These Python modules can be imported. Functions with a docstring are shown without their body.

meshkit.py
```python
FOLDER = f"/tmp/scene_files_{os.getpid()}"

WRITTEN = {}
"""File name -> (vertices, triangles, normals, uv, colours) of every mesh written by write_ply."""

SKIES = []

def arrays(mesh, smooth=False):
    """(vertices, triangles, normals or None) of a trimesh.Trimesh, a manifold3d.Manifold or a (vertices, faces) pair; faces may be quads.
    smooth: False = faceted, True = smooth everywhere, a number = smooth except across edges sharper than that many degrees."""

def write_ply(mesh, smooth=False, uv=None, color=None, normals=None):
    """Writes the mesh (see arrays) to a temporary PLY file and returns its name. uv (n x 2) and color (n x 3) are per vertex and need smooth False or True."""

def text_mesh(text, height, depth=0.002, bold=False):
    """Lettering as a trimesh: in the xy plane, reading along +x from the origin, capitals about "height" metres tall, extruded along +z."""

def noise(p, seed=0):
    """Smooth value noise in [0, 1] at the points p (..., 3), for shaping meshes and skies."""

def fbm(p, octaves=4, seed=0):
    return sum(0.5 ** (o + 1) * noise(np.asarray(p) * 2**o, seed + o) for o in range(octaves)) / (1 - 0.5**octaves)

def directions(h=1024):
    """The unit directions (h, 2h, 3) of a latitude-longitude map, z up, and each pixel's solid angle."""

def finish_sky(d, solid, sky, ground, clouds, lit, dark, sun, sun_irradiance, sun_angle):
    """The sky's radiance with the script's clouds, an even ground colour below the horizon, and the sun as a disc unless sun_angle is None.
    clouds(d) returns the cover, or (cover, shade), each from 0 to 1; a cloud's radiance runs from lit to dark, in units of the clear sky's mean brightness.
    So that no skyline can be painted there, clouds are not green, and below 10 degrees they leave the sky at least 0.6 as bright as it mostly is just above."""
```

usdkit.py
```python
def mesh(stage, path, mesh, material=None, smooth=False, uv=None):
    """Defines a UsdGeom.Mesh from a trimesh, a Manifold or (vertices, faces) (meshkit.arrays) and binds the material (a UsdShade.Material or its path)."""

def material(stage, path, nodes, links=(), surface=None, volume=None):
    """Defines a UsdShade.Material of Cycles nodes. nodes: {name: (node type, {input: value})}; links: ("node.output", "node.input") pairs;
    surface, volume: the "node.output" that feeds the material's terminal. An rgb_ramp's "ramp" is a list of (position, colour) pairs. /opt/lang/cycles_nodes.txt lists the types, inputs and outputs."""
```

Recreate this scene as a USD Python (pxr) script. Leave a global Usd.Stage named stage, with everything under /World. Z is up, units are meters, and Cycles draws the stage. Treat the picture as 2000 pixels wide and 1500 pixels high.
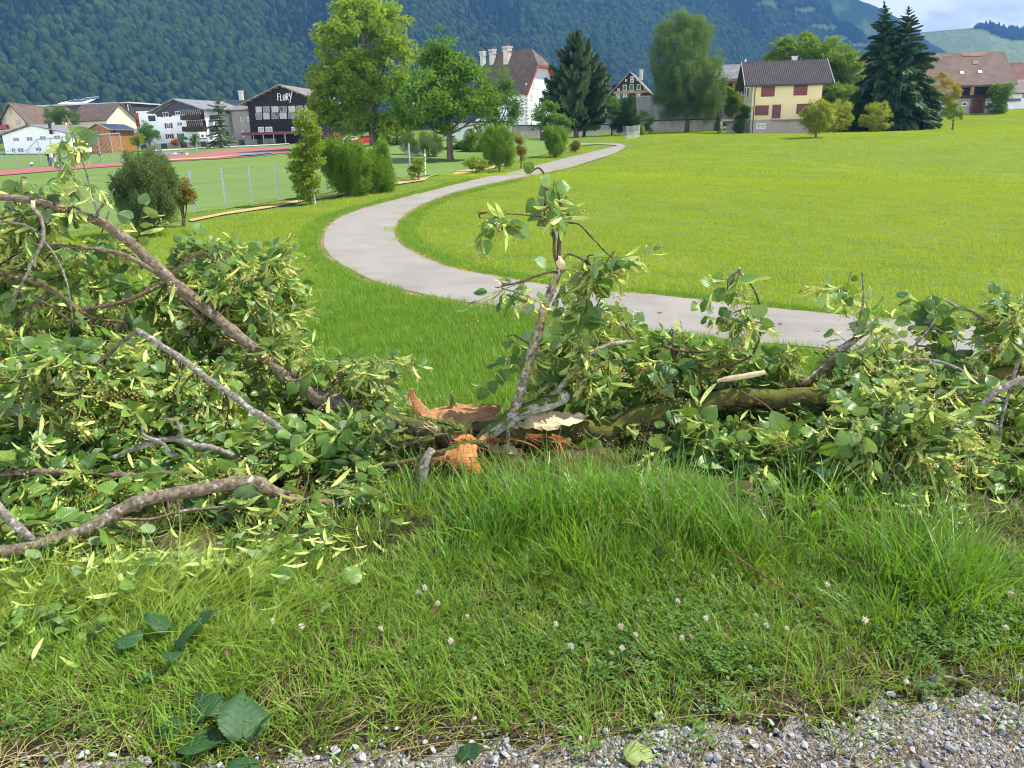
import math, random
import numpy as np
import trimesh, usdkit, meshkit
from scipy.interpolate import RBFInterpolator
from scipy.spatial import Delaunay
import shapely
from pxr import Usd, UsdGeom, UsdLux, UsdShade, Sdf, Gf, Vt

stage = Usd.Stage.CreateInMemory()
UsdGeom.SetStageUpAxis(stage, 'Z'); UsdGeom.SetStageMetersPerUnit(stage, 1.0)
UsdGeom.Xform.Define(stage, '/World'); UsdGeom.Scope.Define(stage, '/World/Looks')

# ------------------------------------------------------------------ camera
EYE = np.array([0.0, 0.0, 1.6]); F = 1502.0
PITCH, ROLL = math.radians(17.2), math.radians(1.15)
_f = np.array([0, math.cos(PITCH), -math.sin(PITCH)]); _u0 = np.array([0, math.sin(PITCH), math.cos(PITCH)]); _r0 = np.array([1.0, 0, 0])
CR = _r0 * math.cos(ROLL) - _u0 * math.sin(ROLL); CU = _u0 * math.cos(ROLL) + _r0 * math.sin(ROLL); CF = _f
cam = UsdGeom.Camera.Define(stage, '/World/camera')
M = np.eye(4); M[0, :3] = CR; M[1, :3] = CU; M[2, :3] = -CF; M[3, :3] = EYE
cam.AddTransformOp().Set(Gf.Matrix4d(*M.ravel().tolist()))
cam.CreateHorizontalApertureAttr(36.0); cam.CreateFocalLengthAttr(36.0 * F / 2000.0); cam.CreateVerticalApertureAttr(27.0)
cam.CreateClippingRangeAttr(Gf.Vec2f(0.05, 50000.0))
cam.CreateExposureAttr(1.66)

# ------------------------------------------------------------------ sky and sun
SUN_EL, SUN = math.radians(53.0), None
_az = np.array([0.965, 0.15]); _az /= np.linalg.norm(_az)
SUN = np.array([_az[0] * math.cos(SUN_EL), _az[1] * math.cos(SUN_EL), math.sin(SUN_EL)])
SUN_ROT = math.atan2(SUN[0], SUN[1])
skym = usdkit.material(stage, '/World/Looks/sky', {
    'sky': ('sky_texture', {'sky_type': 'single_scattering', 'sun_disc': False, 'sun_elevation': SUN_EL, 'sun_rotation': SUN_ROT, 'altitude': 450.0, 'air_density': 1.0, 'aerosol_density': 1.0, 'ozone_density': 1.0}),
    'tc': ('texture_coordinate', {}),
    'map': ('mapping', {'scale': (1.0, 1.0, 2.6), 'location': (0.35, 0.1, 0.2)}),
    'n': ('noise_texture', {'scale': 2.6, 'detail': 8.0, 'roughness': 0.56, 'distortion': 0.25}),
    'r': ('rgb_ramp', {'ramp': [(0.0, (0.15,)*3), (0.30, (0.5,)*3), (0.43, (1.0,)*3), (1.0, (1.0,)*3)]}),
    'n2': ('noise_texture', {'scale': 4.6, 'detail': 7.0, 'roughness': 0.55}),
    'r2': ('rgb_ramp', {'ramp': [(0.0, (4.0, 5.2, 7.5)), (0.36, (17.0, 18.4, 20.5)), (0.49, (36.0, 36.5, 37.0)), (1.0, (46.0, 46.0, 46.0))]}),
    'sz': ('separate_xyz', {}), 'low': ('map_range', {'from_min': 0.15, 'from_max': 0.26, 'to_min': 1.0, 'to_max': 0.05, 'clamp': True}), 'cv': ('math', {'math_type': 'multiply'}), 'rb': ('rgb_to_bw', {}),
    'mix': ('mix_color', {}),
    'bg': ('background_shader', {'strength': 0.05}),
}, [('tc.generated', 'map.vector'), ('map.vector', 'n.vector'), ('n.fac', 'r.fac'), ('map.vector', 'n2.vector'), ('n2.fac', 'r2.fac'), ('tc.generated', 'sz.vector'), ('sz.z', 'low.value'), ('r.color', 'rb.color'), ('rb.val', 'cv.value1'), ('low.result', 'cv.value2'),
    ('sky.color', 'mix.a'), ('r2.color', 'mix.b'), ('cv.value', 'mix.fac'), ('mix.result', 'bg.color')], surface='bg.background')
dome = UsdLux.DomeLight.Define(stage, '/World/sky'); dome.CreateIntensityAttr(1.0)
UsdShade.MaterialBindingAPI.Apply(dome.GetPrim()).Bind(skym)
sun = UsdLux.DistantLight.Define(stage, '/World/sun')
sun.CreateIntensityAttr(1.25); sun.CreateAngleAttr(0.53); sun.CreateNormalizeAttr(True); sun.CreateColorAttr(Gf.Vec3f(1.0, 0.95, 0.86))
_z = SUN; _x = np.cross([0, 0, 1.0], _z); _x /= np.linalg.norm(_x); _y = np.cross(_z, _x)
Ms = np.eye(4); Ms[0, :3] = _x; Ms[1, :3] = _y; Ms[2, :3] = _z
sun.AddTransformOp().Set(Gf.Matrix4d(*Ms.ravel().tolist()))

# ------------------------------------------------------------------ pixels and points
def ray(px, py):
    d = CF * F + CR * (px - 1000.0) + CU * (750.0 - py)
    return d / np.linalg.norm(d)
def at(px, py, dist):
    """the point seen at pixel (px, py) of the photograph whose distance along y is dist"""
    d = ray(px, py)
    return EYE + d * (dist / d[1])

# ------------------------------------------------------------------ prim helpers
_used = {}
def numbered(parent, name):
    k = (parent, name); n = _used.get(k, -1) + 1; _used[k] = n
    return f'{parent}/{name}' if n == 0 else f'{parent}/{name}_{n:03d}'
def path_of(p):
    return '/World' if p is None else (p if isinstance(p, str) else str(p.GetPath()))
def tag(prim, label=None, cat=None, group=None, kind=None):
    for k, v in (('label', label), ('category', cat), ('group', group), ('kind', kind)):
        if v: prim.SetCustomDataByKey(k, v)
    return prim
def thing(name, label, cat, loc=(0, 0, 0), rotz=0.0, group=None, kind=None):
    x = UsdGeom.Xform.Define(stage, numbered('/World', name))
    x.AddTranslateOp().Set(Gf.Vec3d(*map(float, loc)))
    if rotz: x.AddRotateZOp().Set(math.degrees(rotz))
    return tag(x.GetPrim(), label, cat, group, kind)
def mprim(path, v, f, mat, uv=None, smooth=False, color=None):
    v = np.asarray(v, np.float32); f = np.asarray(f, np.int32)
    m = UsdGeom.Mesh.Define(stage, path)
    m.CreatePointsAttr(Vt.Vec3fArray.FromNumpy(v))
    m.CreateFaceVertexCountsAttr(Vt.IntArray.FromNumpy(np.full(len(f), f.shape[1], np.int32)))
    m.CreateFaceVertexIndicesAttr(Vt.IntArray.FromNumpy(np.ascontiguousarray(f).ravel()))
    m.CreateSubdivisionSchemeAttr('none')
    lo, hi = v.min(0), v.max(0)
    m.CreateExtentAttr(Vt.Vec3fArray([Gf.Vec3f(*map(float, lo)), Gf.Vec3f(*map(float, hi))]))
    if smooth:
        n = np.zeros((len(v), 3)); tri = f[:, :3]
        c = np.cross(v[tri[:, 1]] - v[tri[:, 0]], v[tri[:, 2]] - v[tri[:, 0]])
        for k in range(f.shape[1]): np.add.at(n, f[:, k], c)
        n /= np.maximum(np.linalg.norm(n, axis=1, keepdims=True), 1e-12)
        m.CreateNormalsAttr(Vt.Vec3fArray.FromNumpy(n.astype(np.float32))); m.SetNormalsInterpolation('vertex')
    pv = UsdGeom.PrimvarsAPI(m)
    if uv is not None: pv.CreatePrimvar('st', Sdf.ValueTypeNames.TexCoord2fArray, 'vertex').Set(Vt.Vec2fArray.FromNumpy(np.asarray(uv, np.float32)))
    if color is not None: pv.CreatePrimvar('tint', Sdf.ValueTypeNames.Color3fArray, 'vertex').Set(Vt.Vec3fArray.FromNumpy(np.asarray(color, np.float32)))
    if mat is not None: UsdShade.MaterialBindingAPI.Apply(m.GetPrim()).Bind(mat)
    return m
def obj(name, mesh, mat, parent=None, smooth=False, uv=None, label=None, color=None, kind=None, matrix=None):
    if isinstance(mesh, MB): v, f, uv2 = mesh.arrays(); uv = uv2 if uv is None else uv
    elif hasattr(mesh, 'faces'): v, f = mesh.vertices, mesh.faces
    else: v, f = mesh
    if smooth not in (False, True):
        tm = trimesh.graph.smooth_shade(trimesh.Trimesh(v, f, process=True), angle=math.radians(smooth), facet_minarea=None); v, f, uv, smooth = tm.vertices, tm.faces, None, True
    m = mprim(numbered(path_of(parent), name), v, f, mat, uv, smooth, color)
    if matrix is not None: m.AddTransformOp().Set(Gf.Matrix4d(*np.asarray(matrix, float).ravel().tolist()))
    return tag(m.GetPrim(), label, None, None, kind)
def quats(R):
    """(n,3,3) rotation matrices (columns are the axes) to (n,4) w,x,y,z"""
    from scipy.spatial.transform import Rotation
    q = Rotation.from_matrix(R).as_quat(); return np.concatenate([q[:, 3:], q[:, :3]], 1)
def scatter(name, protos, pos, R, scale, idx, parent=None, kind='stuff', label=None, cat=None, group=None):
    """ONE PointInstancer. protos: list of prim paths (class prims)"""
    pi = UsdGeom.PointInstancer.Define(stage, numbered(path_of(parent), name))
    ts = []
    for k, p in enumerate(protos):
        c = stage.DefinePrim(f'{pi.GetPath()}/shape_{k:03d}', 'Xform'); c.GetReferences().AddInternalReference(p); ts.append(c.GetPath())
    pi.CreatePrototypesRel().SetTargets(ts)
    n = len(pos)
    pi.CreatePositionsAttr(Vt.Vec3fArray.FromNumpy(np.asarray(pos, np.float32).reshape(n, 3)))
    q = quats(np.asarray(R)).astype(np.float32)
    pi.CreateOrientationsAttr(Vt.QuathArray([Gf.Quath(float(a), float(b), float(c), float(d)) for a, b, c, d in q]))
    s = np.asarray(scale, np.float32); s = np.repeat(s[:, None], 3, 1) if s.ndim == 1 else s
    pi.CreateScalesAttr(Vt.Vec3fArray.FromNumpy(np.ascontiguousarray(s)))
    pi.CreateProtoIndicesAttr(Vt.IntArray.FromNumpy(np.asarray(idx, np.int32)))
    return tag(pi.GetPrim(), label, cat, group, kind)
UsdGeom.Scope.Define(stage, '/World/Looks/shapes')
_pn = [0]
def proto(parts):
    """a prototype for instancers: parts = [(v, f, uv, mat)], kept below the looks as a class prim"""
    _pn[0] += 1; path = f'/World/Looks/shapes/shape_{_pn[0]:03d}'
    c = stage.CreateClassPrim(path); c.SetTypeName('Xform')
    for k, (v, f, uv, mat) in enumerate(parts):
        mprim(f'{path}/piece_{k:03d}', v, f, mat, uv, smooth=False)
    return path
def rotz(a):
    a = np.asarray(a, float); c, s, o, i = np.cos(a), np.sin(a), np.zeros_like(a), np.ones_like(a)
    return np.stack([np.stack([c, -s, o], -1), np.stack([s, c, o], -1), np.stack([o, o, i], -1)], -2)
def frame(d, roll=0.0, up=(0, 0, 1.0)):
    """rotation whose y axis points along d"""
    y = np.asarray(d, float); y = y / np.linalg.norm(y); u = np.asarray(up, float)
    if abs(y @ u) > 0.97: u = np.array([1.0, 0, 0])
    x = np.cross(y, u); x /= np.linalg.norm(x); z = np.cross(x, y)
    c, s = math.cos(roll), math.sin(roll)
    return np.stack([x * c + z * s, y, z * c - x * s], 1)

class MB:
    """collects shapes into one mesh"""
    def __init__(s): s.v, s.f, s.uv, s.n = [], [], [], 0
    def add(s, v, f, uv=None):
        v = np.asarray(v, float).reshape(-1, 3); f = np.asarray(f, int)
        if f.shape[1] == 4: f = np.vstack([f[:, [0, 1, 2]], f[:, [0, 2, 3]]])
        s.v.append(v); s.f.append(f + s.n); s.uv.append(np.zeros((len(v), 2)) if uv is None else np.asarray(uv, float)); s.n += len(v); return s
    def mesh(s, m): return s.add(m.vertices, m.faces)
    def box(s, lo, hi, R=None, o=(0, 0, 0)):
        lo, hi = np.minimum(lo, hi), np.maximum(lo, hi)
        v = np.array([[(lo, hi)[i][0], (lo, hi)[j][1], (lo, hi)[k][2]] for i in (0, 1) for j in (0, 1) for k in (0, 1)], float)
        if R is not None: v = v @ np.asarray(R).T
        return s.add(v + np.asarray(o), [[0, 1, 3, 2], [4, 6, 7, 5], [0, 4, 5, 1], [2, 3, 7, 6], [0, 2, 6, 4], [1, 5, 7, 3]])
    def beam(s, a, b, w, h=None, up=(0, 0, 1.0)):
        a, b = np.asarray(a, float), np.asarray(b, float); R = frame(b - a, 0, up); L = np.linalg.norm(b - a); h = h or w
        return s.box((-w / 2, 0, -h / 2), (w / 2, L, h / 2), R, a)
    def tube(s, p, r, n=7, cap=True, rough=0.0, seed=0, uvs=1.0):
        p = np.asarray(p, float); r = np.broadcast_to(np.asarray(r, float), (len(p),))
        t = np.gradient(p, axis=0); t /= np.linalg.norm(t, axis=1, keepdims=True) + 1e-12
        a = np.zeros_like(p); ref = np.array([0, 0, 1.0]) if abs(t[0, 2]) < 0.9 else np.array([1.0, 0, 0])
        for i in range(len(p)):
            x = ref - t[i] * (ref @ t[i]); x /= np.linalg.norm(x) + 1e-12; a[i] = x; ref = x
        b = np.cross(t, a); g = np.arange(n) * 2 * np.pi / n
        rr = r[:, None] * np.ones(n)[None]
        if rough:
            base = p[:, None] + rr[..., None] * (np.cos(g)[None, :, None] * a[:, None] + np.sin(g)[None, :, None] * b[:, None])
            sc = 1.0 / max(r.max(), 1e-4)
            rr = rr * (1 + rough * 2 * (meshkit.fbm(base * sc * 0.9 + seed * 17.3, 3, seed) - 0.5))
        v = p[:, None] + rr[..., None] * (np.cos(g)[None, :, None] * a[:, None] + np.sin(g)[None, :, None] * b[:, None])
        i, j = np.meshgrid(np.arange(len(p) - 1), np.arange(n), indexing='ij')
        q = np.stack([i * n + j, i * n + (j + 1) % n, (i + 1) * n + (j + 1) % n, (i + 1) * n + j], -1).reshape(-1, 4)
        f = np.vstack([q[:, [0, 1, 2]], q[:, [0, 2, 3]]]); v = v.reshape(-1, 3)
        L = np.concatenate([[0], np.cumsum(np.linalg.norm(np.diff(p, axis=0), axis=1))])
        uv = np.stack([np.tile(np.arange(n) / n, len(p)), np.repeat(L * uvs, n)], 1)
        if cap:
            k = len(v); v = np.vstack([v, p[:1], p[-1:]]); j = np.arange(n)
            f = np.vstack([f, np.stack([np.full(n, k), (j + 1) % n, j], 1), np.stack([np.full(n, k + 1), (len(p) - 1) * n + j, (len(p) - 1) * n + (j + 1) % n], 1)])
            uv = np.vstack([uv, [[0.5, 0], [0.5, L[-1] * uvs]]])
        return s.add(v, f, uv)
    def arrays(s): return np.vstack(s.v), np.vstack(s.f), np.vstack(s.uv)
def spline(p, n=None, seg=6):
    """Catmull-Rom through the rows of p (any width)"""
    p = np.asarray(p, float); q = np.vstack([2 * p[0] - p[1], p, 2 * p[-1] - p[-2]]); out = []
    for i in range(1, len(q) - 2):
        for t in np.linspace(0, 1, seg, endpoint=False):
            a, b, c, d = q[i - 1], q[i], q[i + 1], q[i + 2]
            out.append(0.5 * (2 * b + (c - a) * t + (2 * a - 5 * b + 4 * c - d) * t ** 2 + (3 * b - a - 3 * c + d) * t ** 3))
    out.append(p[-1]); return np.array(out)

# ------------------------------------------------------------------ materials
def mat(name, nodes, links, surface='p.BSDF', volume=None):
    return usdkit.material(stage, '/World/Looks/' + name, nodes, links, surface=surface, volume=volume)
def plain(name, color, rough=0.7, var=0.12, scale=3.0, spec=0.3, metal=0.0, bump=0.0, bscale=60.0, aniso=(1, 1, 1)):
    """a colour that varies a little with position"""
    c = np.asarray(color, float)
    nodes = {'g': ('geometry', {}), 'm': ('mapping', {'scale': aniso}), 'n': ('noise_texture', {'scale': scale, 'detail': 5.0, 'roughness': 0.6}),
             'r': ('rgb_ramp', {'ramp': [(0.25, tuple(c * (1 - var))), (0.75, tuple(np.minimum(c * (1 + var), 1)))]}),
             'p': ('principled_bsdf', {'roughness': rough, 'specular_ior_level': spec, 'metallic': metal})}
    links = [('g.position', 'm.vector'), ('m.vector', 'n.vector'), ('n.fac', 'r.fac'), ('r.color', 'p.base_color')]
    if bump:
        nodes['bn'] = ('noise_texture', {'scale': bscale, 'detail': 4.0}); nodes['b'] = ('bump', {'strength': bump, 'distance': 0.02})
        links += [('m.vector', 'bn.vector'), ('bn.fac', 'b.height'), ('b.normal', 'p.normal')]
    return mat(name, nodes, links)
def leafmat(name, dark, light, under=None, rough=0.45, trans=0.35, tcol=None, spec=0.35, veins=False, grad=None, patch=None):
    """thin leaf: varies per piece, paler below, lets light through"""
    d, l = np.asarray(dark, float), np.asarray(light, float); mid = (d + l) / 2
    under = mid * 1.15 if under is None else np.asarray(under, float)
    tcol = np.array([l[0] * 1.9, l[1] * 1.7, l[2] * 0.7]) if tcol is None else np.asarray(tcol)
    nodes = {'g': ('geometry', {}), 'o': ('object_info', {}), 'wn': ('white_noise_texture', {'dimensions': '1D'}),
             'a': ('math', {'math_type': 'add'}), 'r': ('rgb_ramp', {'ramp': [(0, tuple(d)), (0.5, tuple(mid)), (1, tuple(l))]}),
             'mx': ('mix_color', {'b': tuple(under)}), 'p': ('principled_bsdf', {'roughness': rough, 'specular_ior_level': spec}),
             't': ('translucent_bsdf', {}), 'mul': ('mix_color', {'blend_type': 'multiply', 'fac': 0.35, 'a': tuple(np.minimum(tcol, 1))}), 'mc': ('mix_closure', {'fac': trans})}
    links = [('g.random_per_island', 'a.value1'), ('o.random', 'a.value2'), ('a.value', 'wn.w'), ('wn.value', 'r.fac'), ('g.backfacing', 'mx.fac'),
             ('p.BSDF', 'mc.closure1'), ('t.BSDF', 'mc.closure2'), ('r.color', 'mul.b'), ('mul.result', 't.color')]
    col = 'r.color'
    if patch is not None:   # broad drier and greener areas of a field
        nodes |= {'pn': ('noise_texture', {'scale': 0.16, 'detail': 5.0, 'roughness': 0.6}), 'pm': ('mapping', {'scale': (1.0, 0.45, 1.0)}), 'pr': ('rgb_ramp', {'ramp': patch}), 'px': ('mix_color', {'blend_type': 'multiply', 'fac': 1.0})}
        links += [('g.position', 'pm.vector'), ('pm.vector', 'pn.vector'), ('pn.fac', 'pr.fac'), (col, 'px.a'), ('pr.color', 'px.b')]; col = 'px.result'
    if grad is not None:   # darker or dry foot of a blade
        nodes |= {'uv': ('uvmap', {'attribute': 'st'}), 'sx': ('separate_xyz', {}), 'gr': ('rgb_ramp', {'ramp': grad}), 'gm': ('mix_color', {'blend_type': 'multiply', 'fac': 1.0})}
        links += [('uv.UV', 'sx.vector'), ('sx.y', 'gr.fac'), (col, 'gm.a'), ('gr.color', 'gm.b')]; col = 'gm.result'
    if veins:
        nodes |= {'uv': ('uvmap', {'attribute': 'st'}), 'sx': ('separate_xyz', {}), 'ab': ('math', {'math_type': 'absolute'}),
                  'v1': ('map_range', {'from_min': 0.0, 'from_max': 0.035, 'to_min': 1.0, 'to_max': 0.0, 'clamp': True}),
                  's1': ('math', {'math_type': 'multiply_add', 'value2': -0.75}), 's2': ('math', {'math_type': 'multiply', 'value2': 6.5}), 's3': ('math', {'math_type': 'fraction'}),
                  'v2': ('map_range', {'from_min': 0.0, 'from_max': 0.16, 'to_min': 0.75, 'to_max': 0.0, 'clamp': True}),
                  'mxv': ('math', {'math_type': 'maximum'}), 'vf': ('math', {'math_type': 'multiply', 'value2': 0.22}),
                  'vm': ('mix_color', {'b': tuple(np.minimum(l * 1.9 + 0.03, 0.8))}), 'b': ('bump', {'strength': 0.5, 'distance': 0.003, 'invert': True})}
        links += [('uv.UV', 'sx.vector'), ('sx.x', 'ab.value1'), ('ab.value', 'v1.value'), ('ab.value', 's1.value1'), ('sx.y', 's1.value3'), ('s1.value', 's2.value1'), ('s2.value', 's3.value1'),
                  ('s3.value', 'v2.value'), ('v1.result', 'mxv.value1'), ('v2.result', 'mxv.value2'), ('mxv.value', 'vf.value1'), ('vf.value', 'vm.fac'), (col, 'vm.a'),
                  ('mxv.value', 'b.height'), ('b.normal', 'p.normal')]; col = 'vm.result'
    links += [(col, 'mx.a'), ('mx.result', 'p.base_color')]
    return mat(name, nodes, links, surface='mc.closure')
def barkmat(name, c0, c1, moss=0.0, lichen=0.0, scale=30.0, mossc=(0.10, 0.12, 0.018), lichc=(0.42, 0.36, 0.06), bump=0.8, white=0.0):
    nodes = {'g': ('geometry', {}), 'uv': ('uvmap', {'attribute': 'st'}), 'm': ('mapping', {'scale': (9.0, 2.2, 1.0)}), 'n': ('noise_texture', {'scale': scale, 'detail': 7.0, 'roughness': 0.68}),
             'nl': ('noise_texture', {'scale': 2.0, 'detail': 8.0, 'roughness': 0.7, 'distortion': 0.4}),
             'r': ('rgb_ramp', {'ramp': [(0.30, tuple(np.array(c0) * 0.35)), (0.44, tuple(np.array(c0) * 0.85)), (0.56, tuple((np.array(c0) + np.array(c1)) / 2)), (0.70, c1)]}), 'add': ('math', {'math_type': 'multiply_add', 'value2': 0.5}),
             'b': ('bump', {'strength': bump, 'distance': 0.012}), 'p': ('principled_bsdf', {'roughness': 0.88, 'specular_ior_level': 0.15})}
    links = [('g.position', 'n.vector'), ('uv.UV', 'm.vector'), ('m.vector', 'nl.vector'), ('nl.fac', 'add.value1'), ('n.fac', 'add.value3'), ('add.value', 'b.height'), ('b.normal', 'p.normal'), ('n.fac', 'r.fac')]
    col = 'r.color'
    k = 0
    for amt, c, sc, lo in ((white, (0.40, 0.40, 0.36), 26.0, 0), (lichen, lichc, 38.0, 0), (moss, mossc, 14.0, 1)):
        if not amt: continue
        k += 1
        nodes |= {f'n{k}': ('noise_texture', {'scale': sc, 'detail': 6.0, 'roughness': 0.65, 'w': float(k)}), f'o{k}': ('vector_math', {'vector_math_type': 'add'}), f'f{k}': ('map_range', {'from_min': 0.62 - 0.3 * amt, 'from_max': 0.70 - 0.3 * amt, 'clamp': True}), f'x{k}': ('mix_color', {'b': c})}
        nodes[f'o{k}'] = ('mapping', {'location': (3.1 * k, 1.7 * k, 0.0)})
        links += [('g.position', f'o{k}.vector'), (f'o{k}.vector', f'n{k}.vector')]
        if lo:   # moss sits on what faces up
            nodes |= {f's{k}': ('separate_xyz', {}), f'u{k}': ('math', {'math_type': 'multiply_add', 'value2': 0.22})}
            links += [('g.true_normal', f's{k}.vector'), (f's{k}.z', f'u{k}.value1'), (f'n{k}.fac', f'u{k}.value3'), (f'u{k}.value', f'f{k}.value')]
        else: links += [(f'n{k}.fac', f'f{k}.value')]
        links += [(f'f{k}.result', f'x{k}.fac'), (col, f'x{k}.a')]; col = f'x{k}.result'
    links += [(col, 'p.base_color')]
    return mat(name, nodes, links)
# ------------------------------------------------------------------ terrain
_ctl = [(x, y, 0.0) for x in (-7, -3, 0, 3, 7) for y in (-6, -1, 2.0, 3.2, 4.2)]
_ctl += [(x, 5.6, -0.2) for x in (-4, 0, 4)] + [(x, 8.2, -0.42) for x in (-4, 0, 5)]
for px, py, d in [(1700, 612, 10.6), (1250, 578, 10.4), (1000, 545, 12.2), (700, 520, 15.0), (640, 462, 18.9), (381, 415, 24.5), (545, 392, 28.8), (150, 430, 22), (830, 345, 34), (1000, 343, 47), (1100, 318, 64), (1200, 290, 85),
                  (1592, 268, 82), (1480, 262, 100), (1850, 255, 100), (1985, 214, 150), (2100, 205, 155), (1815, 224, 140), (1700, 258, 113), (1060, 270, 128), (1340, 258, 122), (880, 314, 66), (728, 284, 84), (560, 291, 138), (1200, 430, 24), (1700, 420, 26), (1500, 330, 50), (1900, 330, 55),
                  (110, 326, 128), (300, 305, 140), (-60, 333, 122), (20, 300, 168), (400, 284, 176), (560, 282, 168), (900, 268, 135), (1240, 268, 95)]:
    p = at(px, py, d); _ctl.append((p[0], p[1], p[2]))
_ctl = np.array(_ctl)
def _w(x, y):
    x, y = np.asarray(x, float), np.asarray(y, float); yy = np.maximum(y, -8) + 12.0
    return np.stack([np.clip(x / yy, -2.2, 2.2) * 1.6, np.log(np.minimum(yy, 320.0)) * 2.0], -1)
_rbf = RBFInterpolator(_w(_ctl[:, 0], _ctl[:, 1]), _ctl[:, 2], kernel='thin_plate_spline', smoothing=0.02)
def _zraw(x, y):
    x, y = np.broadcast_arrays(np.asarray(x, float), np.asarray(y, float)); s = x.shape
    z = _rbf(_w(x.ravel(), y.ravel())).reshape(s)
    k = np.clip((np.hypot(x, y) - 190) / 250, 0, 1)
    z = z * (1 - k) + np.clip(z, 0, 9) * k
    near = np.clip((14 - np.hypot(x, y - 4)) / 8, 0, 1)
    return z + near * 0.05 * (meshkit.noise(np.stack([x * 1.3, y * 1.3, x * 0], -1), 3) - 0.5)
_rows = np.concatenate([[-60, -30, -15, -8, -5], np.arange(-3.5, 12, 0.18), 12 * np.power(760 / 12, np.linspace(0, 1, 190))])
_cols = np.linspace(-1, 1, 241)
_gx = _cols[None] * (np.maximum(np.abs(_rows), 1) + 9)[:, None] * 1.05; _gy = np.repeat(_rows[:, None], 241, 1)
_gz = _zraw(_gx, _gy)
def zt(x, y):
    """height of the ground sheet itself (bilinear on its grid)"""
    x, y = np.broadcast_arrays(np.asarray(x, float), np.asarray(y, float))
    i = np.clip(np.searchsorted(_rows, y, 'right') - 1, 0, len(_rows) - 2); v = (y - _rows[i]) / (_rows[i + 1] - _rows[i])
    def row(i):
        s = x / ((np.maximum(np.abs(_rows[i]), 1) + 9) * 1.05); c = np.clip((s + 1) * 120, 0, 239.999); j = c.astype(int); u = c - j
        return _gz[i, j] * (1 - u) + _gz[i, j + 1] * u
    return row(i) * (1 - v) + row(i + 1) * v
def gp(px, py):
    """where the sight line of a pixel meets the ground"""
    d = ray(px, py); t = 1.2 * np.power(600, np.linspace(0, 1, 1500)); p = EYE + d * t[:, None]
    h = p[:, 2] - zt(p[:, 0], p[:, 1]); k = np.nonzero(h < 0)[0]
    if not len(k): return EYE + d * 600
    k = k[0]; a = t[k - 1] if k else 1.0; b = t[k]
    for _ in range(30):
        m = (a + b) / 2; q = EYE + d * m
        if q[2] < zt(q[0], q[1]): b = m
        else: a = m
    return EYE + d * b
def drape(poly, off, cell):
    """a sheet on the ground inside a polygon, off metres above it"""
    if poly.geom_type != 'Polygon': poly = max(poly.geoms, key=lambda g: g.area)
    poly = shapely.segmentize(poly, cell); pts = [np.array(poly.exterior.coords)[:-1]] + [np.array(r.coords)[:-1] for r in poly.interiors]
    x0, y0, x1, y1 = poly.bounds; gx, gy = np.meshgrid(np.arange(x0, x1, cell), np.arange(y0, y1, cell))
    g = np.stack([gx.ravel(), gy.ravel()], 1); g = g[shapely.contains_xy(poly.buffer(-cell * 0.35), g[:, 0], g[:, 1])]
    p = np.vstack(pts + [g]); t = Delaunay(p).simplices; c = p[t].mean(1); t = t[shapely.contains_xy(poly, c[:, 0], c[:, 1])]
    a = p[t]; d1, d2 = a[:, 1] - a[:, 0], a[:, 2] - a[:, 0]; s = d1[:, 0] * d2[:, 1] - d1[:, 1] * d2[:, 0]; t[s < 0] = t[s < 0][:, ::-1]; t = t[np.abs(s) > 1e-8]
    return np.column_stack([p, zt(p[:, 0], p[:, 1]) + off + np.clip(p[:, 1] - 20, 0, 100) * 0.0009]), t
def pxpoly(pts): return shapely.Polygon([gp(*p)[:2] for p in pts]).buffer(0)

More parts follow.
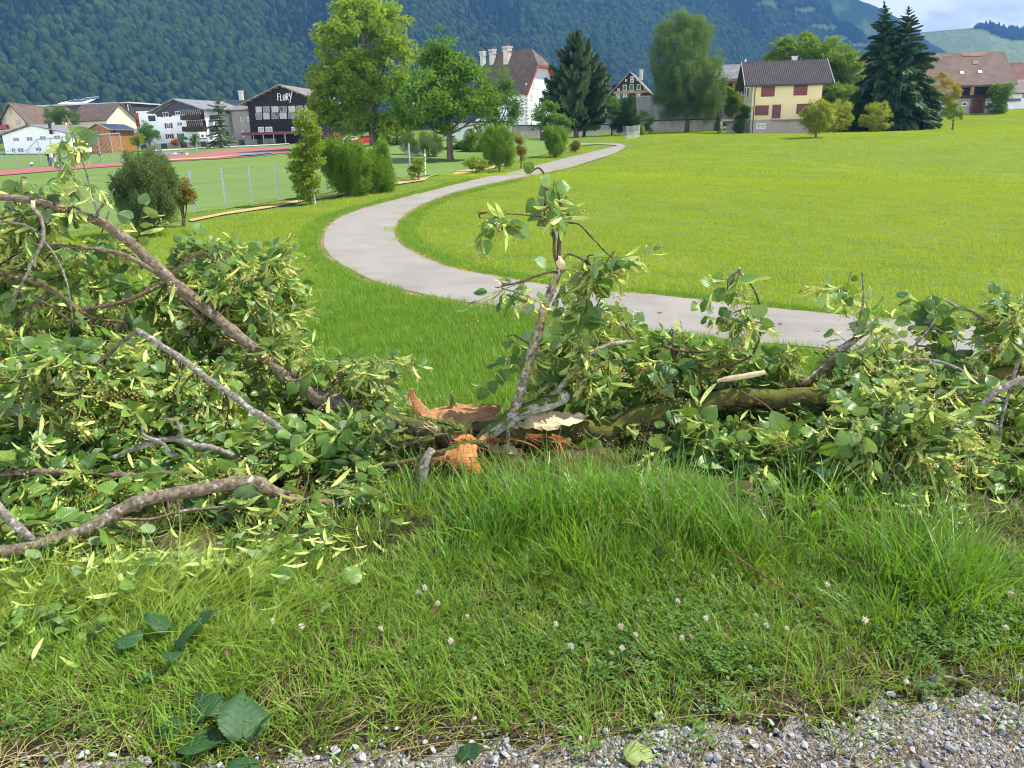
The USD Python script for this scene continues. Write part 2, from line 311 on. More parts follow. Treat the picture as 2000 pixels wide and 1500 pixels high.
_v = np.stack([_gx, _gy, _gz], -1).reshape(-1, 3); _n, _m = _gx.shape
_i, _j = np.meshgrid(np.arange(_n - 1), np.arange(_m - 1), indexing='ij')
_q = np.stack([_i * _m + _j, _i * _m + _j + 1, (_i + 1) * _m + _j + 1, (_i + 1) * _m + _j], -1).reshape(-1, 4)
grassland = mat('grassland', {
    'g': ('geometry', {}), 'n1': ('noise_texture', {'scale': 0.35, 'detail': 6.0, 'roughness': 0.65}), 'n2': ('noise_texture', {'scale': 9.0, 'detail': 6.0, 'roughness': 0.7}),
    'r1': ('rgb_ramp', {'ramp': [(0.3, (0.10, 0.165, 0.018)), (0.55, (0.145, 0.21, 0.024)), (0.75, (0.20, 0.24, 0.04))]}),
    'r2': ('rgb_ramp', {'ramp': [(0.3, (0.55,) * 3), (0.6, (1.0,) * 3), (0.8, (1.2,) * 3)]}),
    'mx': ('mix_color', {'blend_type': 'multiply', 'fac': 1.0}), 'b': ('bump', {'strength': 0.8, 'distance': 0.06}),
    'p': ('principled_bsdf', {'roughness': 0.85, 'specular_ior_level': 0.15})},
    [('g.position', 'n1.vector'), ('g.position', 'n2.vector'), ('n1.fac', 'r1.fac'), ('n2.fac', 'r2.fac'), ('r1.color', 'mx.a'), ('r2.color', 'mx.b'), ('n2.fac', 'b.height'), ('b.normal', 'p.normal'), ('mx.result', 'p.base_color')])
tag(obj('ground', (_v, _q), grassland, smooth=True), kind='structure')

# the asphalt path: outer and inner edge read off the photograph
_outer = [(2250, 735), (2000, 710), (1700, 690), (1500, 672), (1280, 650), (1130, 625), (1040, 607), (900, 590), (760, 560), (690, 530), (645, 500), (632, 470), (645, 440), (680, 419), (740, 400), (850, 372), (930, 352), (1000, 337), (1060, 321), (1130, 304), (1180, 292), (1204, 286), (1190, 284), (1165, 283), (1120, 283)]
_inner = [(2250, 672), (2000, 648), (1700, 622), (1500, 603), (1300, 580), (1100, 562), (960, 540), (870, 520), (800, 490), (771, 462), (780, 430), (820, 402), (900, 373), (1000, 351), (1100, 331), (1160, 314), (1200, 301), (1219, 290), (1219, 285), (1205, 281.5), (1160, 281), (1120, 281)]
path_poly = shapely.Polygon([gp(*p)[:2] for p in spline(_outer, seg=4)] + [gp(*p)[:2] for p in spline(_inner, seg=4)][::-1]).buffer(0.05).buffer(-0.05)
if path_poly.geom_type != 'Polygon': path_poly = max(path_poly.geoms, key=lambda g: g.area)
asphalt = mat('asphalt', {'g': ('geometry', {}), 'n': ('noise_texture', {'scale': 1.2, 'detail': 6.0, 'roughness': 0.6}), 'n2': ('noise_texture', {'scale': 160.0, 'detail': 3.0, 'roughness': 0.7}),
    'r': ('rgb_ramp', {'ramp': [(0.3, (0.235, 0.211, 0.178)), (0.7, (0.31, 0.281, 0.238))]}), 'r2': ('rgb_ramp', {'ramp': [(0.3, (0.72,) * 3), (0.7, (1.15,) * 3)]}), 'mx': ('mix_color', {'blend_type': 'multiply', 'fac': 1.0}),
    'b': ('bump', {'strength': 0.35, 'distance': 0.01}), 'p': ('principled_bsdf', {'roughness': 0.8, 'specular_ior_level': 0.25})},
    [('g.position', 'n.vector'), ('g.position', 'n2.vector'), ('n.fac', 'r.fac'), ('n2.fac', 'r2.fac'), ('r.color', 'mx.a'), ('r2.color', 'mx.b'), ('n2.fac', 'b.height'), ('b.normal', 'p.normal'), ('mx.result', 'p.base_color')])
_pv, _pf = drape(path_poly, 0.014, 0.28)
tag(obj('path', (_pv, _pf), asphalt, smooth=True), kind='structure')
_ring = path_poly.buffer(0.16).intersection(shapely.box(-40, 2, 60, 60)); _ring = _ring if _ring.geom_type == 'Polygon' else max(_ring.geoms, key=lambda q: q.area)
_pv, _pf = drape(_ring, 0.005, 0.28); tag(obj('path_edge', (_pv, _pf), plain('dry_path_edge', (0.24, 0.165, 0.07), 0.95, 0.45, 6.0, bump=0.6, bscale=40), smooth=True), kind='structure')
# ------------------------------------------------------------------ mountains
def elev(px, py):
    d = ray(px, py); return math.degrees(math.atan2(d[0], d[1])), d[2] / math.hypot(d[0], d[1])
_c1 = [(-60, 0.75), (-40, 0.72), (-10, 0.55), (5, 0.46), (16, 0.36)] + [(elev(a, b)[0], elev(a, b)[1]) for a, b in ((1640, -22), (1677, 0), (1720, 13), (1756, 29), (1803, 55), (1850, 84), (1905, 118))] + [(36, 0.02), (60, 0.02)]
_c1 = np.array(_c1); _tb = np.array([(-60, 900), (-34, 950), (-10, 1250), (8, 1650), (20, 2000), (30, 2300), (60, 2600)])
def ridge_height(th, r, base, crest, slope_len):
    rb = np.interp(th, base[:, 0], base[:, 1]); rc = rb + slope_len; hc = np.interp(th, crest[:, 0], crest[:, 1]) * rc
    t = np.clip((r - rb) / (rc - rb), 0, 1.6); s = np.where(t < 1, t ** 1.12, np.maximum(1 - (t - 1) * 0.7, 0))
    x, y = r * np.sin(np.radians(th)), r * np.cos(np.radians(th)); q = np.stack([x, y, x * 0], -1)
    gul = meshkit.fbm(np.stack([th / 4.5, r / 2600, th * 0], -1), 4, 5) - 0.5
    n = meshkit.fbm(q / 420.0, 4, 9) - 0.5
    return hc * s + np.clip(t * 5, 0, 1) * np.clip((1.15 - t) * 6, 0, 1) * (gul * 150 + n * 60) * np.clip(hc / 500, 0.05, 1) * np.clip(abs(1 - t) * 5 + 0.12, 0, 1) + 2
def grid_polar(th, r, hf):
    T, R = np.meshgrid(th, r, indexing='ij'); Z = hf(T, R)
    V = np.stack([R * np.sin(np.radians(T)), R * np.cos(np.radians(T)), Z], -1); n, m = T.shape
    i, j = np.meshgrid(np.arange(n - 1), np.arange(m - 1), indexing='ij')
    return V.reshape(-1, 3), np.stack([i * m + j, (i + 1) * m + j, (i + 1) * m + j + 1, i * m + j + 1][::-1], -1).reshape(-1, 4), T, R
H1 = lambda th, r: ridge_height(th, r, _tb, _c1, 1500.0)
# bare patches of pasture on the right part of the near mountain (position of the meadows seen in the photograph)
_past = [(elev(a, b), w, h) for a, b, w, h in ((1500, 12, 26, 10), (1560, 25, 44, 9), (1600, 58, 38, 9), (1540, 52, 22, 8), (1640, 12, 22, 9), (1630, 84, 30, 12), (1690, 62, 22, 9), (1075, 45, 9, 6), (1185, 160, 9, 26), (1675, 95, 26, 9), (1520, 75, 14, 6), (1700, 40, 14, 8))]
def pasture(th, e, n):
    k = np.zeros_like(th)
    for (t0, e0), w, h in _past:
        k = np.maximum(k, 1 - ((th - t0) / math.degrees(w / F)) ** 2 - ((e - e0) / (h / F)) ** 2 * 0.8)
    return np.clip(k * 1.6 + (n - 0.55) * 4.0, 0, 1) * (k > 0)
def mt_mask(x, y, z):
    th = np.degrees(np.arctan2(x, y)); e = (z - 1.6) / np.hypot(x, y)
    return pasture(th, e, meshkit.fbm(np.stack([x, y, z * 0], -1) / 90.0, 4, 21))
v1, f1, T1, R1 = grid_polar(np.linspace(-62, 62, 420), np.concatenate([np.linspace(680, 900, 4)[:-1], np.linspace(900, 3600, 150), [3900, 4300]]), H1)
m1 = mt_mask(v1[:, 0], v1[:, 1], v1[:, 2]); low = np.clip((12 - v1[:, 2]) / 8, 0, 1)
forest_c, past_c = np.array([0.022, 0.044, 0.014]), np.array([0.085, 0.135, 0.04])
col1 = forest_c + (past_c - forest_c) * np.maximum(m1, low)[:, None]
terrain_m = mat('hillside', {'a': ('attribute', {'attribute': 'tint'}), 'g': ('geometry', {}), 'n': ('noise_texture', {'scale': 0.05, 'detail': 8.0, 'roughness': 0.7}),
    'r': ('rgb_ramp', {'ramp': [(0.3, (0.55,) * 3), (0.7, (1.35,) * 3)]}), 'mx': ('mix_color', {'blend_type': 'multiply', 'fac': 1.0}), 'p': ('principled_bsdf', {'roughness': 0.95, 'specular_ior_level': 0.05})},
    [('a.color', 'mx.a'), ('g.position', 'n.vector'), ('n.fac', 'r.fac'), ('r.color', 'mx.b'), ('mx.result', 'p.base_color')])
tag(obj('mountain', (v1, f1), terrain_m, smooth=True, color=col1), kind='structure')
# the far ridge with alps to the right
_c2 = np.array([(10, 0.10), (24, 0.125)] + [(elev(a, b)[0], elev(a, b)[1]) for a, b in ((1740, 75), (1800, 62), (1850, 58), (1900, 54), (1935, 55), (1965, 61), (2000, 63), (2080, 66))] + [(50, 0.14), (75, 0.16)])
_tb2 = np.array([(0, 2600), (75, 2600)])
def H2(th, r):
    return ridge_height(th, r, _tb2, _c2, 1500.0)
v2, f2, T2, R2 = grid_polar(np.linspace(8, 74, 220), np.linspace(2450, 6200, 90), H2)
def alp_mask(x, y, z):
    th = np.degrees(np.arctan2(x, y)); e = (z - 1.6) / np.hypot(x, y); hc = np.interp(th, _c2[:, 0], _c2[:, 1])
    n = meshkit.fbm(np.stack([x, y, z * 0], -1) / 190.0, 5, 33)
    belt = np.clip(((e - hc) * F + np.where(th > 30.2, 13, 5)) / 6 + (n - 0.5) * 2.5, 0, 1)             # forest along the crest
    lowf = np.clip((60 / F - e) * F / 40, 0, 1) * np.clip((n - 0.55) * 14, 0, 1)
    patch = np.clip((n - 0.575) * 26, 0, 1)
    return 1 - np.clip(np.maximum.reduce([belt, lowf, patch]), 0, 1)
m2 = alp_mask(v2[:, 0], v2[:, 1], v2[:, 2]); alp_c = np.array([0.27, 0.34, 0.11])
tag(obj('mountain', (v2, f2), terrain_m, smooth=True, color=forest_c + (alp_c - forest_c) * m2[:, None]), kind='structure')

# forest on the slopes: lumpy crowns
_rng = np.random.default_rng(11)
def lump(seed, kind):
    m = trimesh.creation.icosphere(subdivisions=1 if kind else 1); v = m.vertices.copy(); n = meshkit.noise(v * 1.7 + seed * 9.1, seed)
    if kind == 0: v = v * (0.72 + 0.56 * n)[:, None] * [0.5, 0.5, 0.62] + [0, 0, 0.5]
    else: v = np.column_stack([v[:, :2] * (0.34 * (1.0 - 0.85 * np.clip(v[:, 2:] * 0.5 + 0.5, 0, 1))) * (0.7 + 0.6 * n)[:, None], v[:, 2] * 0.6 + 0.55])
    return v, m.faces
forest_m = [leafmat('forest_broadleaf', (0.018, 0.040, 0.010), (0.042, 0.072, 0.018), trans=0.0, rough=0.9, spec=0.05), leafmat('forest_conifer', (0.010, 0.024, 0.011), (0.02, 0.04, 0.017), trans=0.0, rough=0.9, spec=0.05)]
lumps = [proto([(*lump(s, k), None, forest_m[k])]) for s, k in ((1, 0), (2, 0), (3, 0), (4, 1), (5, 1))]
def forest(n, th0, th1, emax, hf, mask, r0, r1, size, seed):
    g = np.random.default_rng(seed); th = g.uniform(th0, th1, n); r = np.sqrt(g.uniform(r0 ** 2, r1 ** 2, n)); z = hf(th, r)
    x, y = r * np.sin(np.radians(th)), r * np.cos(np.radians(th)); e = z / r
    k = (e < emax) & (z > 8) & (mask(x, y, z) < g.uniform(0.02, 0.55, n))
    x, y, z, r = x[k], y[k], z[k], r[k]; n = len(x)
    w = meshkit.noise(np.stack([x, y, z], -1) / 160.0, 4) + g.normal(0, 0.12, n)
    idx = np.where(w < 0.55, g.integers(0, 3, n), g.integers(3, 5, n)); s = g.uniform(0.55, 1.45, n) * np.interp(r, [900, 2500, 5000], size)
    return np.stack([x, y, z - s * 0.08], -1), rotz(g.uniform(0, 6.28, n)), np.stack([s, s, s * g.uniform(0.8, 1.25, n)], 1), idx
p1 = forest(230000, -38, 33, 0.20, H1, mt_mask, 900, 3100, (9.5, 15, 19), 5)
p2 = forest(26000, 20, 38, 0.20, H2, alp_mask, 2600, 4300, (13, 15, 18), 6)
tag(scatter('forest', lumps, *[np.concatenate([a, b]) for a, b in zip(p1, p2)]), 'dense dark forest covering the mountain slopes behind the village', 'forest')
print('forest', len(p1[0]), len(p2[0]))

haze_m = mat('haze', {'v': ('principled_volume', {'color': (0.075, 0.20, 0.46), 'density': 0.00029, 'anisotropy': 0.1})}, [], surface=None, volume='v.volume')
_hz = MB().box((-6500, -300, -3), (6500, 6900, float(max(v1[:, 2].max(), v2[:, 2].max())) + 40))
tag(obj('haze', _hz, haze_m), kind='stuff')
# ------------------------------------------------------------------ grass
def blades(g, base, h, w, lean, curl, seg=3, az=None):
    """ribbons that taper and bend over; base (n,3)"""
    n = len(base); az = g.uniform(0, 2 * np.pi, n) if az is None else az; h, w, lean, curl = [np.broadcast_to(np.asarray(a, float), (n,)) for a in (h, w, lean, curl)]
    d = np.stack([np.cos(az), np.sin(az), az * 0], -1); tw = az + np.pi / 2 + g.normal(0, 0.5, n); s = np.stack([np.cos(tw), np.sin(tw), az * 0], -1)
    p = base.astype(float).copy(); V, U = [], []
    for k in range(seg + 1):
        t = k / seg; ww = w * (1 - t ** 1.6) * 0.5
        if k < seg: V += [p - s * ww[:, None], p + s * ww[:, None]]; U += [np.stack([np.zeros(n), np.full(n, t)], 1), np.stack([np.ones(n), np.full(n, t)], 1)]
        else: V += [p]; U += [np.stack([np.full(n, 0.5), np.full(n, 1.0)], 1)]
        a = lean + curl * t; p = p + (d * np.sin(a)[:, None] + np.array([0, 0, 1.0]) * np.cos(a)[:, None]) * (h / seg)[:, None]
    m = 2 * seg + 1; V = np.stack(V, 1).reshape(-1, 3); U = np.stack(U, 1).reshape(-1, 2); f = []
    for k in range(seg - 1): f += [[2 * k, 2 * k + 1, 2 * k + 3], [2 * k, 2 * k + 3, 2 * k + 2]]
    f += [[2 * seg - 2, 2 * seg - 1, 2 * seg]]
    return V, (np.array(f)[None] + (np.arange(n) * m)[:, None, None]).reshape(-1, 3), U
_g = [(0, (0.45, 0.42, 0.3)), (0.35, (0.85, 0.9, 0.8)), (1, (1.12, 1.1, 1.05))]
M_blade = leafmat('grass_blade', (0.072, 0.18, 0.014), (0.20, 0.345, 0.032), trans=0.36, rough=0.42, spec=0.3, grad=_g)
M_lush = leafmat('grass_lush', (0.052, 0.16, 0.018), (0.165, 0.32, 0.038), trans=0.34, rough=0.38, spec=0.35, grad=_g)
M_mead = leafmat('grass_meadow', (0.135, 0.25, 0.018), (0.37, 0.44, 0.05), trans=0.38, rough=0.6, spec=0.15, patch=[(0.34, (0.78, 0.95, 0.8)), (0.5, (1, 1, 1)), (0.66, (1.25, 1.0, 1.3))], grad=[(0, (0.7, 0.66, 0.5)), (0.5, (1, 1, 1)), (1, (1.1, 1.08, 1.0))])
M_straw = leafmat('dry_straw', (0.30, 0.215, 0.09), (0.50, 0.40, 0.20), trans=0.15, rough=0.6, spec=0.2)
def tile(seed, size, n, h, w, lean=(0.05, 0.5), curl=(0.1, 0.9), seg=2, m=None, dry=0.0):
    g = np.random.default_rng(seed); b = np.column_stack([g.uniform(-size / 2, size / 2, (n, 2)) * 1.12, np.full(n, -0.01)])
    k = int(n * (1 - dry)); parts = []
    hh = g.uniform(*h, n) * (0.7 + 0.6 * meshkit.noise(b / size * 3.0, seed)); ww = g.uniform(*w, n)
    v, f, u = blades(g, b[:k], hh[:k], ww[:k], g.uniform(*lean, k), g.uniform(*curl, k), seg); parts.append((v, f, u, m))
    if dry: v, f, u = blades(g, b[k:], hh[k:] * 0.8, ww[k:] * 0.7, g.uniform(0.3, 1.2, n - k), g.uniform(0, 0.6, n - k), seg); parts.append((v, f, u, M_straw))
    return proto(parts)
def in_view(x, y, margin=0.16, z=0.0):
    d = np.stack([x, y, zt(x, y) + z - EYE[2]], -1); a, b, c = d @ CF, d @ CR, d @ CU
    return (a > 0.3) & (np.abs(b / np.maximum(a, 0.3)) < 0.666 + margin) & (np.abs(c / np.maximum(a, 0.3)) < 0.5 + margin)
def jgrid(y0, y1, step, g):
    ys = np.arange(y0, y1, step); P = []
    for y in ys:
        w = (y + 3) * 0.86; xs = np.arange(-w, w, step); P.append(np.stack([xs, np.full(len(xs), y)], 1))
    p = np.vstack(P); return p + g.uniform(-0.5, 0.5, p.shape) * step * 0.6
track_px = [(-40, 352), (0, 345), (60, 340), (150, 332), (240, 326), (300, 319), (420, 313), (500, 307), (565, 300), (565, 288), (520, 289), (440, 293), (390, 300), (330, 305), (310, 315), (250, 319), (150, 325), (60, 330), (0, 335), (-40, 339)]
track_poly = pxpoly(track_px)
dirt_px = [(360, 431), (440, 415), (545, 398), (600, 388), (660, 379), (690, 372), (770, 357), (830, 348), (890, 335), (930, 331), (975, 322), (1000, 314), (1003, 318), (980, 327), (935, 336), (895, 342), (835, 354), (775, 363), (700, 377), (664, 385), (600, 394), (548, 405), (445, 421), (370, 437)]
dirt_poly = pxpoly(dirt_px)
fence_line = [gp(*p)[:2] for p in ((40, 474), (381, 416), (442, 406), (494, 398.5), (546, 391), (640, 374), (716, 362), (800, 346), (832, 341))]
field_edge = np.array([gp(*p)[:2] for p in ((-400, 560), (40, 476), (381, 418), (545, 394), (690, 370), (832, 345), (930, 331), (1000, 320), (1060, 305), (1120, 289), (1180, 280), (1230, 268))])
bare = shapely.union_all([path_poly.buffer(0.06), dirt_poly, track_poly])
def left_field(x, y): return x < np.interp(y, field_edge[:, 1], field_edge[:, 0]) - 0.2
_gravel_line = np.array([gp(*p)[:2] for p in ((-300, 1500), (0, 1478), (400, 1462), (700, 1432), (1100, 1418), (1400, 1408), (1550, 1375), (1700, 1345), (2000, 1322), (2300, 1300))])
def GRAV(x): return np.interp(x, _gravel_line[:, 0], _gravel_line[:, 1])
def gravel_edge(x): return GRAV(x) + 0.14 * (meshkit.fbm(np.stack([np.asarray(x) * 2.2, np.asarray(x) * 0, np.asarray(x) * 0], -1), 3, 8) - 0.5) * 2 + 0.07 * (meshkit.fbm(np.stack([np.asarray(x) * 14, np.asarray(x) * 0, np.asarray(x) * 0], -1), 3, 9) - 0.5) * 2
def lay(name, protos, y0, y1, step, seed, keep=None, edge=0.0, scale=(0.8, 1.25), label=None, cat='grass', z=0.0, zs=None, tilt=True):
    g = np.random.default_rng(seed); p = jgrid(y0, y1, step, g); x, y = p.T
    k = in_view(x, y, z=z) & ~shapely.contains_xy(bare.buffer(edge) if edge else bare, x, y)
    if keep is not None: k &= keep(x, y, g)
    x, y = x[k], y[k]; n = len(x); s = g.uniform(*scale, n); S = np.stack([s, s, s * (1 if zs is None else zs(x, y))], 1)
    R = rotz(g.uniform(0, 6.28, n))
    if tilt:   # lie on the slope
        e = 0.3; nx, ny = (zt(x - e, y) - zt(x + e, y)) / (2 * e), (zt(x, y - e) - zt(x, y + e)) / (2 * e)
        Z = np.stack([nx, ny, np.ones(n)], -1); Z /= np.linalg.norm(Z, axis=1, keepdims=True); X = np.cross(np.tile([0, 1.0, 0], (n, 1)), Z); X /= np.linalg.norm(X, axis=1, keepdims=True)
        R = np.einsum('nij,njk->nik', np.stack([X, np.cross(Z, X), Z], -1), R)
    print(name, n)
    return tag(scatter(name, protos, np.stack([x, y, zt(x, y)], -1), R, S, g.integers(0, len(protos), n)), label, cat, None, 'stuff')
beyond = shapely.Polygon([gp(*p)[:2] for p in _inner[:20]] + [(60, 90), (90, 30), (40, 8)]).buffer(0)
right = lambda x, y, g: ~left_field(x, y)
# far meadow, mown and yellowish; nearer it shows single blades
lay('meadow_grass', [tile(s, 3.0, 520, (0.06, 0.13), (0.018, 0.035), m=M_mead, seg=2, curl=(0.2, 1.4)) for s in (41, 42, 43)], 38, 150, 2.4, 40, lambda x, y, g: right(x, y, g) & ((x > 0) | (y < 75)), label='mown yellow green grass of the wide meadow behind the path')
lay('meadow_grass', [tile(s, 1.0, 420, (0.045, 0.10), (0.006, 0.012), m=M_mead, seg=2, curl=(0.2, 1.5), dry=0.04) for s in (44, 45, 46, 47)], 7.5, 40, 0.8, 41, lambda x, y, g: right(x, y, g) & (g.uniform(0, 1, len(x)) < np.where(shapely.contains_xy(beyond, x, y), 1.0, np.clip((y - 8.5) / 4.0, 0, 1))), edge=0.42, label='short yellow green grass of the meadow and verge along the path')
lay('verge_grass', [tile(s, 0.45, 300, (0.06, 0.15), (0.0035, 0.006), m=M_blade, seg=3, curl=(0.2, 1.5)) for s in (48, 49, 50, 51)], 5.0, 15.0, 0.3, 42, lambda x, y, g: ~shapely.contains_xy(beyond, x, y) & (g.uniform(0, 1, len(x)) < np.clip((14.5 - y) / 5.0, 0, 1)), edge=0.15, label='bright green grass between the fallen tree and the path')
_edgeband = path_poly.buffer(0.62)
lay('verge_grass', [tile(s, 0.12, 40, (0.04, 0.11), (0.004, 0.008), m=M_blade, seg=2, curl=(0.3, 1.7)) for s in (52, 53)], 7.0, 34.0, 0.12, 43, lambda x, y, g: shapely.contains_xy(_edgeband, x, y) & (g.uniform(0, 1, len(x)) < np.clip(1.15 - y / 60, 0.5, 0.9)), label='ragged grass tufts along the edge of the asphalt path')
# ------------------------------------------------------------------ the near verge: soil, gravel, tall grass, clover
soil = mat('soil', {'g': ('geometry', {}), 'n': ('noise_texture', {'scale': 5.0, 'detail': 8.0, 'roughness': 0.7}), 'n2': ('noise_texture', {'scale': 70.0, 'detail': 5.0, 'roughness': 0.7}),
    'r': ('rgb_ramp', {'ramp': [(0.3, (0.045, 0.045, 0.016)), (0.5, (0.09, 0.075, 0.036)), (0.7, (0.19, 0.14, 0.08))]}), 'r2': ('rgb_ramp', {'ramp': [(0.3, (0.5,) * 3), (0.7, (1.3,) * 3)]}), 'mx': ('mix_color', {'blend_type': 'multiply', 'fac': 1.0}),
    'b': ('bump', {'strength': 1.0, 'distance': 0.03}), 'p': ('principled_bsdf', {'roughness': 0.95, 'specular_ior_level': 0.1})},
    [('g.position', 'n.vector'), ('g.position', 'n2.vector'), ('n.fac', 'r.fac'), ('n2.fac', 'r2.fac'), ('r.color', 'mx.a'), ('r2.color', 'mx.b'), ('n2.fac', 'b.height'), ('b.normal', 'p.normal'), ('mx.result', 'p.base_color')])
_sv, _sf = drape(shapely.Polygon([(-6.5, 1.0), (6.5, 1.0), (7.5, 4.9), (-7.5, 4.9)]), 0.004, 0.12)
tag(obj('soil', (_sv, _sf), soil, smooth=True), kind='structure')
gravel_bed = mat('gravel_bed', {'g': ('geometry', {}), 'v': ('voronoi_texture', {'scale': 120.0, 'randomness': 1.0}), 'v2': ('voronoi_texture', {'scale': 120.0, 'feature': 'distance_to_edge'}), 'n': ('noise_texture', {'scale': 7.0, 'detail': 5.0}),
    'bw': ('rgb_to_bw', {}), 'r': ('rgb_ramp', {'ramp': [(0.2, (0.14, 0.125, 0.10)), (0.5, (0.27, 0.25, 0.22)), (0.8, (0.42, 0.40, 0.37))]}), 'rn': ('rgb_ramp', {'ramp': [(0.35, (0.55, 0.45, 0.33)), (0.65, (1.0, 1.0, 1.0))]}), 'mx': ('mix_color', {'blend_type': 'multiply', 'fac': 1.0}),
    'b': ('bump', {'strength': 1.0, 'distance': 0.012}), 'p': ('principled_bsdf', {'roughness': 0.9, 'specular_ior_level': 0.15})},
    [('g.position', 'v.vector'), ('g.position', 'v2.vector'), ('g.position', 'n.vector'), ('v.color', 'bw.color'), ('bw.val', 'r.fac'), ('n.fac', 'rn.fac'), ('r.color', 'mx.a'), ('rn.color', 'mx.b'), ('mx.result', 'p.base_color'), ('v2.distance', 'b.height'), ('b.normal', 'p.normal')])
_gx2 = np.linspace(-6, 6, 420); _ge = gravel_edge(_gx2) - 0.02
_gv, _gf = drape(shapely.Polygon(list(zip(_gx2, _ge - 0.03)) + [(6, -2.5), (-6, -2.5)]), 0.009, 0.14)
tag(obj('gravel_shoulder', (_gv, _gf), gravel_bed, smooth=True), kind='structure')
def pebble(seed):
    g = np.random.default_rng(seed); p = g.normal(0, 1, (16, 3)); p /= np.linalg.norm(p, axis=1, keepdims=True); p *= g.uniform(0.75, 1.0, (16, 1)) * [1, g.uniform(0.6, 0.95), g.uniform(0.45, 0.75)]
    m = trimesh.Trimesh(*[getattr(trimesh.PointCloud(p).convex_hull, a) for a in ('vertices', 'faces')], process=True); return m.vertices, m.faces
def stonemat(n, c, var=0.25): return plain('stone_' + n, c, 0.85, var, 90.0, 0.2, bump=0.4, bscale=300)
_sm = [stonemat('grey', (0.37, 0.36, 0.335)), stonemat('blue_grey', (0.255, 0.258, 0.26)), stonemat('pale', (0.46, 0.45, 0.42)), stonemat('buff', (0.33, 0.28, 0.22)), stonemat('dark', (0.13, 0.135, 0.145))]
stones = [proto([(*pebble(s), None, _sm[[0, 0, 1, 2, 3, 0, 1, 2, 4, 0][s]])]) for s in range(10)]
g = np.random.default_rng(77); n = 42000
x, y = g.uniform(-2.6, 3.0, n), g.uniform(1.25, 2.75, n); e = gravel_edge(x); dep = (e - y)
k = in_view(x, y, 0.12) & (g.uniform(0, 1, n) < np.clip(0.25 + dep * 4.5, 0.0, 1) * np.where(dep < -0.05, np.clip(0.22 + (dep + 0.05) * 0.7, 0, 1), 1)); x, y = x[k], y[k]; n = len(x)
s = np.clip(g.lognormal(math.log(0.0062), 0.5, n), 0.003, 0.022)
scatter('gravel', stones, np.stack([x, y, zt(x, y) + 0.009 + s * 0.25], -1), rotz(g.uniform(0, 6.28, n)) @ np.array([frame([0, 1, 0.2 * a], b * 0.4) for a, b in g.normal(0, 1, (n, 2))]), s, g.integers(0, 10, n), label='grey crushed stone gravel along the bottom edge of the verge', cat='gravel')
print('stones', n)

# tufts
M_stalk = leafmat('green_stalk', (0.10, 0.13, 0.035), (0.17, 0.19, 0.05), trans=0.0, rough=0.6)
M_seed = leafmat('grass_seed', (0.17, 0.17, 0.06), (0.30, 0.27, 0.11), trans=0.2, rough=0.7)
def tuft(seed, n, h, r, w, lean, curl, m, seg=4):
    g = np.random.default_rng(seed); a = g.uniform(0, 6.28, n); q = np.sqrt(g.uniform(0, 1, n)) * r; b = np.column_stack([np.cos(a) * q, np.sin(a) * q, np.full(n, -0.01)])
    return (*blades(g, b, g.uniform(*h, n), g.uniform(*w, n), g.uniform(*lean, n), g.uniform(*curl, n), seg, az=a + g.normal(0, 0.6, n)), m)
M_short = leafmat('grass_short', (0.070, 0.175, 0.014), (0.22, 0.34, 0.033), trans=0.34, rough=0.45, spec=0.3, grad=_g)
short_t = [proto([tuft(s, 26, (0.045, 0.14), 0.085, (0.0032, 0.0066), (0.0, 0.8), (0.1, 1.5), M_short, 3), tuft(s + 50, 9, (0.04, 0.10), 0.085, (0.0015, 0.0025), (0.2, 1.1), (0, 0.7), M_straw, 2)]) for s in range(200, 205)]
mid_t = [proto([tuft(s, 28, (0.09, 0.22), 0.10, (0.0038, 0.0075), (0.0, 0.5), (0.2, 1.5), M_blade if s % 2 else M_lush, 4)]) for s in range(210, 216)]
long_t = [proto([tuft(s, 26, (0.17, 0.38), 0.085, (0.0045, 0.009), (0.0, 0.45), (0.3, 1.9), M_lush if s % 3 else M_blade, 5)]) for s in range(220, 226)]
def seedstem(seed, h):
    g = np.random.default_rng(seed); m, hd = MB(), MB(); 
    for k in range(5):
        az, ln, cu, hh = g.uniform(0, 6.28), g.uniform(0.0, 0.35), g.uniform(0.1, 0.8), h * g.uniform(0.7, 1.1); p = np.array([g.normal(0, 0.03), g.normal(0, 0.03), 0.0]); P = [p]
        for i in range(6):
            a = ln + cu * i / 6; p = p + np.array([math.cos(az) * math.sin(a), math.sin(az) * math.sin(a), math.cos(a)]) * hh / 6; P.append(p)
        P = np.array(P); m.tube(P, np.linspace(0.0014, 0.0008, 7), 3, False)
        t = P[-1] - P[-2]; t /= np.linalg.norm(t)
        for i in range(9):
            c = P[-1] - t * i * 0.009; d = t * 0.8 + g.normal(0, 0.4, 3); d /= np.linalg.norm(d); x = np.cross(d, [0.3, 0.2, 1]); x /= np.linalg.norm(x)
            hd.add([c, c + d * 0.008 + x * 0.0022, c + d * 0.017, c + d * 0.008 - x * 0.0022], [[0, 1, 2], [0, 2, 3]])
    return proto([(*m.arrays(), M_stalk), (*hd.arrays(), M_seed)])
seeds = [seedstem(s, h) for s, h in ((230, 0.34), (231, 0.45), (232, 0.55), (233, 0.40))]
def lush(x, y):
    """how tall the grass stands: lush before the trunk and in the middle, thin by the gravel"""
    d = y - gravel_edge(x); n = meshkit.fbm(np.stack([x * 2.0, y * 2.0, x * 0], -1), 3, 61)
    c = np.exp(-((x - 0.55) / 0.62) ** 2 - ((y - 2.85) / 0.40) ** 2)
    left = np.exp(-((x + 1.3) / 0.7) ** 2 - ((y - 2.75) / 0.35) ** 2) * 0.35
    return np.clip(np.minimum(d, 1.0) * 0.42 + (n - 0.5) * 1.7 + c * 0.62 + left - np.clip((y - 3.1) * 1.3, 0, 0.6), 0, 1.3), d
